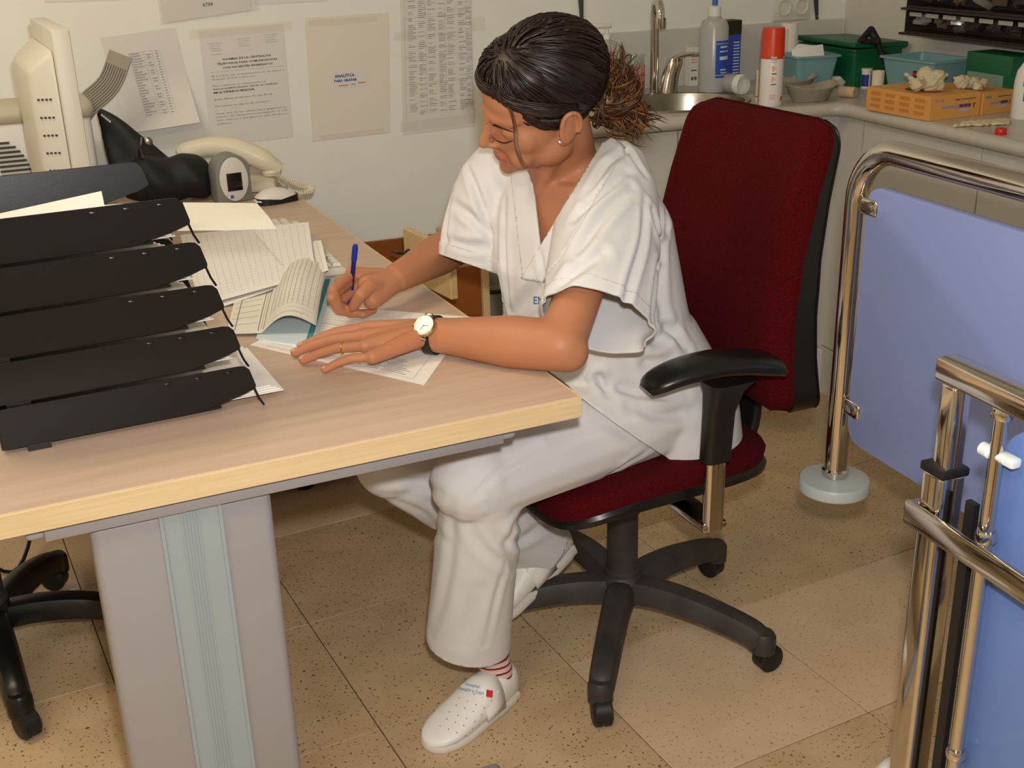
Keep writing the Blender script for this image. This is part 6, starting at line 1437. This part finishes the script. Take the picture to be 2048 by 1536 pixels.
wrap_bars([(-128, -98, 0.122-k*0.005, 0.1235-k*0.005) for k in range(2)]+[(-128, -100, 0.030-k*0.005, 0.0315-k*0.005) for k in range(3)], 0.0316, INK_L, t); wrap_bars([(-124, -98, 0.086, 0.0885), (-124, -98, 0.058, 0.0605)], 0.0316, INK_D, t); wrap_bars([(-122, -112, 0.094, 0.108), (-108, -102, 0.098, 0.104), (-122, -114, 0.066, 0.080), (-110, -104, 0.070, 0.076)], 0.0316, mat('print_salmon', (226, 170, 140), 0.6), t)
obj('hazard_square', (np.array([(0.0318*math.cos(a), 0.0318*math.sin(a), z) for z in (0.014, 0.026) for a in np.radians([-66, -56, -45])]), [(0, 1, 4, 3), (1, 2, 5, 4)]), mat('hazard_orange', (206, 92, 30), 0.5), t, False)
t, b = put('thermometer_tube', 'thin beige tube standing against the spray can', 'tube', 1513, 203)
obj('tube', lathe([(0.004, 0), (0.0045, 0.002), (0.0045, 0.082), (0.003, 0.086), (0.001, 0.086)], 14, caps=False), mat('tube_beige', (200, 180, 156), 0.5), t); obj('red_mark', lathe([(0.0047, 0.012), (0.0047, 0.016)], 14), REDP, t)
t, b = put('paper_roll', 'tall white paper roll standing behind the spray can', 'paper roll', 1573, 166)
obj('roll', lathe([(0.008, 0.0), (0.026, 0.0), (0.0265, 0.004), (0.0265, 0.176), (0.026, 0.179), (0.008, 0.179)], 28, caps=False), mat('roll_white', (226, 220, 208), 0.75), t); obj('core', lathe([(0.008, 0.001), (0.008, 0.1785), (0.0065, 0.1785), (0.0065, 0.001)], 18, caps=False), mat('core_brown', (150, 116, 84), 0.8), t)
obj('plastic_wrap', loft([[( -0.016+0.024*math.cos(a)+0.003*math.sin(3*a+z*60), 0.004+0.026*math.sin(a), z) for a in np.linspace(1.6, 4.7, 14)]+[(-0.016+0.0235*math.cos(a), 0.004+0.0255*math.sin(a), z) for a in np.linspace(4.7, 1.6, 14)] for z in (0.05, 0.09, 0.13, 0.165)]), mat('clear_sleeve', ()), t)
ORG = mat('glove_box_orange', (222, 160, 84), 0.55, var=0.06, vscale=30); ORG2 = mat('glove_box_brown_print', (196, 130, 62), 0.6)
carton('small_orange_carton', 'small orange carton partly hidden behind the paper roll', 1592, 160, 0.042, 0.03, 0.056, ORG, 8, extra=lambda t, o: obj('printed_mark', join(bx(-0.014, 0.000, -0.0007, -0.0002, 0.016, 0.022), bx(0.003, 0.010, -0.0007, -0.0002, 0.016, 0.026)), INK_B, o, False))
# blue-grey tubs
TUB = mat('tub_blue', (124, 164, 170), 0.35)
def tub(t, wx0, wy0, wx1, wy1, h_, m):
    R_ = [[(x, y, z) for x, y in rrect(a, b, 0.012, 4)] for a, b, z in ((wx0, wy0, 0), (wx0+(wx1-wx0)*0.95, wy0+(wy1-wy0)*0.95, h_-0.006), (wx1+0.014, wy1+0.014, h_-0.005), (wx1+0.014, wy1+0.014, h_), (wx1-0.004, wy1-0.004, h_), (wx0-0.003, wy0-0.003, 0.003))]
    return obj('tub', loft(R_), m, t, True, 35)
t, b = put('blue_tub', 'grey-blue plastic tub filled with folded papers by the wall corner', 'tub', 1640, 166, -8); t.location = Vector((2.105, 3.10, CT))
tub(t, 0.105, 0.10, 0.135, 0.125, 0.098, TUB)
for k in range(4): obj('folded_paper', xf(box((0, 0, 0), (0.10-0.01*k, 0.004, 0.10), 0.0008), Matrix.Translation((-0.012+0.006*k, -0.03+0.022*k, 0.072)) @ rotm('Y', -6+5*k) @ rotm('X', -14+9*k)), PAPER_C if k % 2 else PAPER, t)
# green lidded box with a black cloth
GRN = mat('green_plastic', (16, 92, 56), 0.4)
t, b = put('green_box', 'dark green plastic box with a lid in the worktop corner', 'box', 1725, 166, -14); t.location = Vector((2.288, 3.15, CT)); t.rotation_euler = (0, 0, 0)
tub(t, 0.160, 0.26, 0.178, 0.28, 0.112, GRN)
obj('lid', xf(bx(-0.098, 0.096, -0.15, 0.15, 0.0, 0.016, 0.005, 3), Matrix.Translation((0.0, 0.0, 0.113)) @ rotm('Y', 2)), GRN, t)
bcl = thing('black_cloth', 'black cloth hanging over the front of the green box', 'cloth', b+np.array([0.06, 0.0, 0.0]), world=True)
c0 = [at_y(1742, 60, 3.0), at_y(1718, 82, 2.985), at_y(1755, 84, 2.975), at_y(1764, 108, 2.97), at_y(1798, 118, 2.965), at_y(1800, 122, 2.965), at_y(1768, 124, 2.965)]
gB = remesh([caps(c0[1], c0[0], 0.006, 0.012), caps(c0[0], c0[2], 0.012, 0.012), caps(c0[1], c0[2], 0.006, 0.010), caps(c0[2], c0[3], 0.010, 0.009), caps(c0[3], c0[4], 0.010, 0.007), caps(c0[3], c0[6], 0.009, 0.006), caps(c0[6], c0[4], 0.006, 0.006)], 0.003, 5)
obj('cloth', gB, CL_B, bcl, True, 180)
# small tub, tape rolls
t, b = put('test_strip_tub', 'small white and navy tub standing before the green box', 'tub', 1731, 176)
obj('tub', lathe([(0.0135, 0), (0.0145, 0.002), (0.0145, 0.050), (0.001, 0.050)], 22, caps=False), WHT, t); obj('lid', lathe([(0.0160, 0.050), (0.0165, 0.052), (0.0165, 0.057), (0.001, 0.058)], 22), WHT, t)
obj('label', (np.array([(0.0148*math.cos(a), 0.0148*math.sin(a), z) for z in (0.006, 0.040) for a in np.linspace(-3.4, -1.7, 10)]), [(i, i+1, i+11, i+10) for i in range(9)]), mat('label_navy', (42, 50, 128), 0.5), t); obj('label', (np.array([(0.0148*math.cos(a), 0.0148*math.sin(a), z) for z in (0.006, 0.040) for a in np.linspace(-1.1, 0.2, 10)]), [(i, i+1, i+11, i+10) for i in range(9)]), mat('label_navy', ()), t)
CRM = mat('bandage_cream', (216, 206, 178), 0.8, bump=0.2, bscale=300)
def roll_up(name, label, u, v, r, h_):
    t, b = put(name, label, 'bandage roll', u, v); obj('roll', lathe([(0.006, 0.0), (r*0.97, 0), (r, 0.003), (r*0.985, h_*0.5), (r, h_-0.003), (r*0.97, h_), (0.006, h_)], 26, caps=False), CRM, t); obj('core', lathe([(0.0058, 0.001), (0.0058, h_+0.0006), (0.0045, h_+0.0006), (0.0045, 0.001)], 14, caps=False), PAPER, t); return t
roll_up('bandage_roll', 'tall cream bandage roll standing left of the glove boxes', 1752, 204, 0.0165, 0.084); roll_up('bandage_roll', 'short cream bandage roll standing behind the front glove box', 1798, 175, 0.019, 0.056)
t, b = put('bandage_roll', 'small beige bandage roll lying on its side beside the pulp dishes', 'bandage roll', 1708, 196)
obj('roll', xf(lathe([(0.003, 0), (0.0145, 0), (0.015, 0.002), (0.015, 0.045), (0.003, 0.045)], 24, caps=False), Matrix.Translation((0.002, 0.0, 0.015)) @ rotm('Z', 30) @ rotm('X', -90)), mat('bandage_beige', (206, 180, 144), 0.8), t)
# pulp kidney dishes
PULP = mat('grey_pulp', (166, 156, 138), 0.95, var=0.08, vscale=60, bump=0.4, bscale=250)
def kidney(t, L_, W_, h_):
    def out(k, z, n=40):
        o = []
        for i in range(n):
            a = 2*math.pi*i/n; x = L_/2*math.cos(a); y = W_/2*math.sin(a); y += 0.22*W_*(1-(2*x/L_)**2)*(-1)*0.6+0.0
            o.append((x*k, y*k, z+0.006*math.cos(2*a)*(z > 0.02)))
        return o
    obj('dish', loft([out(0.66, 0), out(0.70, 0.002), out(0.94, h_-0.004), out(1.02, h_), out(1.02, h_+0.002), out(0.93, h_+0.0015), out(0.68, 0.0045), out(0.4, 0.004), out(0.05, 0.004)]), PULP, t, True, 60)
t, b = put('pulp_dish', 'grey pulp kidney dish in front, nearest the worktop edge', 'dish', 1638, 205, 8, 'grey pulp dishes'); t.location = t.location+Vector((0.0, 0.045, 0)); kidney(t, 0.17, 0.09, 0.042)
t, b = put('pulp_dish', 'grey pulp kidney dish behind, touching the spray can side', 'dish', 1610, 190, -6, 'grey pulp dishes'); t.location = t.location+Vector((-0.01, 0.075, 0)); kidney(t, 0.18, 0.09, 0.042)
t, b = put('tissue', 'crumpled white tissue behind the pulp dishes', 'tissue', 1672, 176)
obj('sheet', (lambda g: (g[0]+0.006*np.sin(g[0][:, [1, 2, 0]]*160), g[1]))(ell((0, 0.02, 0.014), (0.045, 0.022, 0.014), 24, 14)), PAPER_C, t, True, 180)
# glove boxes
def glove_box(label, u0, v0, rz, L_, D_, H_, group='orange glove boxes'):
    t, b = put('glove_box', label, 'glove box', u0, v0, rz, group)
    bd = obj('carton', bx(0, L_, 0, D_, 0, H_, 0.001, 1), ORG, t, False)
    FRT = lambda x0, x1, z0, z1: bx(L_*x0, L_*x1, -0.0007, -0.0002, H_*z0, H_*z1)
    obj('printed_mark', FRT(0.25, 0.58, 0.44, 0.54), mat('print_lilac', (150, 148, 176), 0.6), bd, False); obj('printed_mark', join(FRT(0.58, 0.66, 0.43, 0.57), FRT(0.67, 0.73, 0.43, 0.57), FRT(0.74, 0.81, 0.43, 0.57)), mat('print_purple', (84, 66, 120), 0.6), bd, False)
    obj('printed_mark', join(FRT(0.85, 0.90, 0.53, 0.57), FRT(0.86, 0.885, 0.38, 0.57)), mat('print_brown', (120, 78, 40), 0.6), bd, False); obj('printed_mark', FRT(0.58, 0.78, 0.26, 0.36), mat('print_silver', (186, 180, 182), 0.6), bd, False)
    obj('printed_mark', join(FRT(0.50, 0.58, 0.74, 0.80), FRT(0.60, 0.90, 0.75, 0.79)), mat('print_brown', ()), bd, False); obj('printed_mark', join(FRT(0.09, 0.13, 0.72, 0.84), FRT(0.15, 0.20, 0.72, 0.82), FRT(0.22, 0.26, 0.72, 0.84)), INK_R if 'front' in label else TEAL, bd, False)
    for i in range(4):
        for j in range(3):
            o = bx(-0.0007, -0.0002, D_*(0.08+0.23*i), D_*(0.08+0.23*i)+D_*0.15, H_*(0.18+0.26*j), H_*(0.18+0.26*j)+H_*0.15); obj('pictogram', o, ORG2, bd, False)
    obj('opening', prism([(L_/2+L_*0.30*math.cos(a), D_/2+D_*0.16*math.sin(a)) for a in np.linspace(0, 2*math.pi, 24, endpoint=False)], H_-0.0002, H_+0.0006), mat('opening_dark', (92, 66, 34), 0.8), bd, False)
    return t, b
gb1, _ = glove_box('orange glove box in front with gloves spilling from its top', 1857, 243, 4, 0.165, 0.235, 0.060)
gb2, _ = glove_box('orange glove box on the right beside the large white bottle', 1962, 231, 6, 0.110, 0.19, 0.056)
LTX = mat('latex_glove', (214, 200, 164), 0.55, trans=0.1)
def crumple(name, label, c, r, seed, cat='glove', flat=None):
    R_ = random.Random(seed); G = []
    for k in range(9): G.append(ell(np.array(c)+np.array([R_.gauss(0, r[0]*0.38), R_.gauss(0, r[1]*0.38), abs(R_.gauss(0, r[2]*0.3))+r[2]*0.25]), (r[0]*R_.uniform(0.3, 0.5), r[1]*R_.uniform(0.3, 0.5), r[2]*R_.uniform(0.25, 0.5)), 10, 8, Euler((R_.random()*3, R_.random()*3, R_.random()*3)).to_matrix() if flat is None else None))
    for k in range(4):
        a = R_.uniform(0, 6.28); p = np.array(c)+np.array([math.cos(a)*r[0]*0.5, math.sin(a)*r[1]*0.5, r[2]*0.4]); G.append(caps(p, p+np.array([math.cos(a)*r[0]*0.5, math.sin(a)*r[1]*0.5, R_.uniform(-0.2, 0.5)*r[2]]), 0.007 if flat is None else 0.004, 0.005 if flat is None else 0.003))
    g = remesh(G, 0.0032, 2); V = g[0]; V = V+vnormals(g)*(0.0022*np.sin(V[:, 0]*330+V[:, 1]*210)*np.sin(V[:, 2]*400+V[:, 1]*150))[:, None]
    V[:, 2] = np.maximum(V[:, 2], c[2]+0.0005)
    return solo(name, (V, g[1]), LTX, label, cat, c, 'latex gloves on the worktop', True, 180)
top1 = np.array(gb1.matrix_basis @ Vector((0.05, 0.075, 0.063)))
crumple('latex_glove', 'cream latex glove bunched on top of the front glove box', top1, (0.055, 0.045, 0.050), 4)
crumple('latex_glove', 'cream latex glove draped between the two glove boxes tops', np.array(gb2.matrix_basis @ Vector((0.03, 0.07, 0.059))), (0.045, 0.04, 0.028), 9)
crumple('latex_glove', 'flat yellowish latex glove lying in front of the glove boxes', np.array(base_px(1960, 250))+np.array([0, 0, 0]), (0.080, 0.045, 0.009), 12, flat=True)
# right-hand tray, dropper bottle, large bottle, red cap
t, b = put('blue_tray', 'grey-blue plastic tray with a red and black label behind the glove boxes', 'tray', 1880, 165, -78); t.location = Vector((2.292, 2.80, CT))
tr_ = tub(t, 0.17, 0.115, 0.205, 0.150, 0.105, TUB)
t.rotation_euler = (0, 0, math.radians(-86))
obj('label', bx(0.055, 0.0885, -0.0775+0.001, -0.0755, 0.030, 0.062) if False else bx(0.03, 0.075, -0.0745, -0.0722, 0.045, 0.075), mat('label_black', (24, 22, 24), 0.5), t, False); obj('label_band', bx(0.03, 0.075, -0.0752, -0.0743, 0.062, 0.072), mat('label_red', (170, 40, 44), 0.5), t, False)
t, b = put('dropper_bottle', 'white dropper bottle with a blue label standing behind the second glove box', 'bottle', 1981, 176)
obj('bottle', lathe([(0.0185, 0), (0.020, 0.003), (0.020, 0.062), (0.017, 0.078), (0.0115, 0.090), (0.001, 0.090)], 24, caps=False), WHT, t); obj('nozzle_cap', lathe([(0.0115, 0.088), (0.0115, 0.100), (0.0075, 0.118), (0.0065, 0.132), (0.001, 0.133)], 18, caps=False), WHT, t)
obj('label', (np.array([(0.0203*math.cos(a), 0.0203*math.sin(a), z) for z in (0.022, 0.045) for a in np.linspace(-2.9, -1.2, 10)]), [(i, i+1, i+11, i+10) for i in range(9)]), mat('label_skyblue', (62, 124, 196), 0.5), t)
t, b = put('large_bottle', 'large white bottle with blue script cut by the right picture edge', 'bottle', 2047, 236)
obj('bottle', lathe([(0.030, 0), (0.032, 0.004), (0.032, 0.09), (0.028, 0.115), (0.016, 0.135), (0.012, 0.14), (0.001, 0.14)], 28, caps=False), WHT, t)
obj('cap', lathe([(0.013, 0.138), (0.013, 0.155), (0.001, 0.156)], 20, caps=False), mat('cap_cream', (206, 200, 180), 0.4), t); wrap_bars([(-152, -140, 0.080, 0.098), (-134, -128, 0.088, 0.094), (-146, -134, 0.045, 0.066), (-128, -118, 0.050, 0.056), (-130, -124, 0.012, 0.016)], 0.0324, INK_B, t)
t, b = put('red_cap', 'small bright red cap lying near the worktop front edge', 'cap', 2001, 269)
obj('cap', lathe([(0.0125, 0), (0.0132, 0.001), (0.0132, 0.013), (0.0120, 0.0145), (0.001, 0.0145)], 24, caps=False), mat('cap_red', (206, 36, 16), 0.35), t)
# dark green file box against the right wall
t = thing('green_file_box', 'dark green box with a pale front standing behind the dropper bottle', 'box', (2.335, 2.555, CT), -90)
obj('box', bx(-0.085, 0.085, -0.045, 0.045, 0, 0.135, 0.003), GRN, t); obj('front_label', bx(-0.075, 0.06, -0.0465, -0.045, 0.012, 0.085), mat('grey_green_label', (120, 142, 128), 0.6), t, False)

# ------------------------------------------------------------------ small-parts bins on the right wall
BINF = mat('bin_frame_brown', (52, 42, 38), 0.4); BINC = mat('bin_clear', (150, 146, 138), 0.18, trans=0.55, alpha=0.75); CARD = mat('bin_card', (176, 170, 162), 0.6)
bz = 1.034; by0, by1 = 2.938, 2.135; bx_ = X1-0.0015
fr = thing('parts_cabinet', 'dark brown wall cabinet with rows of small clear drawers', 'drawer cabinet', (bx_, by0, bz), world=True)
rows = 2; rh = 0.068; dw = 0.0715
obj('frame', join(bx(bx_-0.085, bx_, by1, by0, bz-0.010, bz, 0.002), *[bx(bx_-0.085, bx_, by1, by0, bz+rh*r-0.006, bz+rh*r+0.003, 0.001) for r in range(1, rows+1)], bx(bx_-0.085, bx_, by0-0.004, by0, bz-0.01, bz+rh*rows+0.003), bx(bx_-0.085, bx_, by1, by1+0.004, bz-0.01, bz+rh*rows+0.003), bx(bx_-0.004, bx_, by1, by0, bz-0.01, bz+rh*rows)), BINF, fr, False)
pl0 = bz+rh-0.006
obj('front_ledge', join(*[bx(bx_-0.105, bx_-0.083, by1, by0, bz+rh*r-0.008, bz+rh*r-0.002, 0.001) for r in range(0, rows+1)]), BINF, fr, False)
drw = None; R_ = random.Random(31)
body_d = join(bx(-0.003, -0.0022, -0.0335, 0.0335, 0, 0.056), bx(0, 0.075, -0.0335, -0.032, 0, 0.045), bx(0, 0.075, 0.032, 0.0335, 0, 0.045), bx(0, 0.075, -0.032, 0.032, 0, 0.0015))
CONT = [mat('swab_white', (128, 124, 118), 0.7), mat('cork_tan', (96, 82, 60), 0.8), mat('steel_bits', (150, 148, 144), 0.3, 0.8), mat('dark_bits', (44, 40, 38), 0.6)]
nd = int((by0-by1-0.01)/dw)
for r in range(2):
    for k in range(min(nd, 11)):
        yc = by0-0.008-dw*(k+0.5); zc = bz+rh*r+0.0015
        if drw is None: drw = obj('drawer', body_d, BINC, fr, False); d = drw; lb0 = obj('label_card', bx(-0.0042, -0.0032, -0.026, 0.026, 0.041, 0.052), CARD, None, False); lb0.parent = d
        else:
            d = share(drw, fr); l = share(lb0, d)
        d.location = (-0.082, yc-by0, zc-bz)
        c = CONT[R_.choice((0, 1, 2, 3, 3, 1))]
        o = obj('contents', join(*[xf(box((0, 0, 0), (R_.uniform(0.02, 0.04), R_.uniform(0.018, 0.036), R_.uniform(0.012, 0.026)), 0.003), Matrix.Translation((R_.uniform(0.022, 0.045), R_.uniform(-0.012, 0.012), 0.022+0.006*q)) @ Euler((R_.uniform(-0.5, 0.5), R_.uniform(-0.5, 0.5), R_.uniform(0, 3))).to_matrix().to_4x4()) for q in range(3)]), c, None, True); o.parent = d; o['kind'] = 'stuff'
for _o in bpy.data.objects:
    if '_w' in _o: del _o['_w']
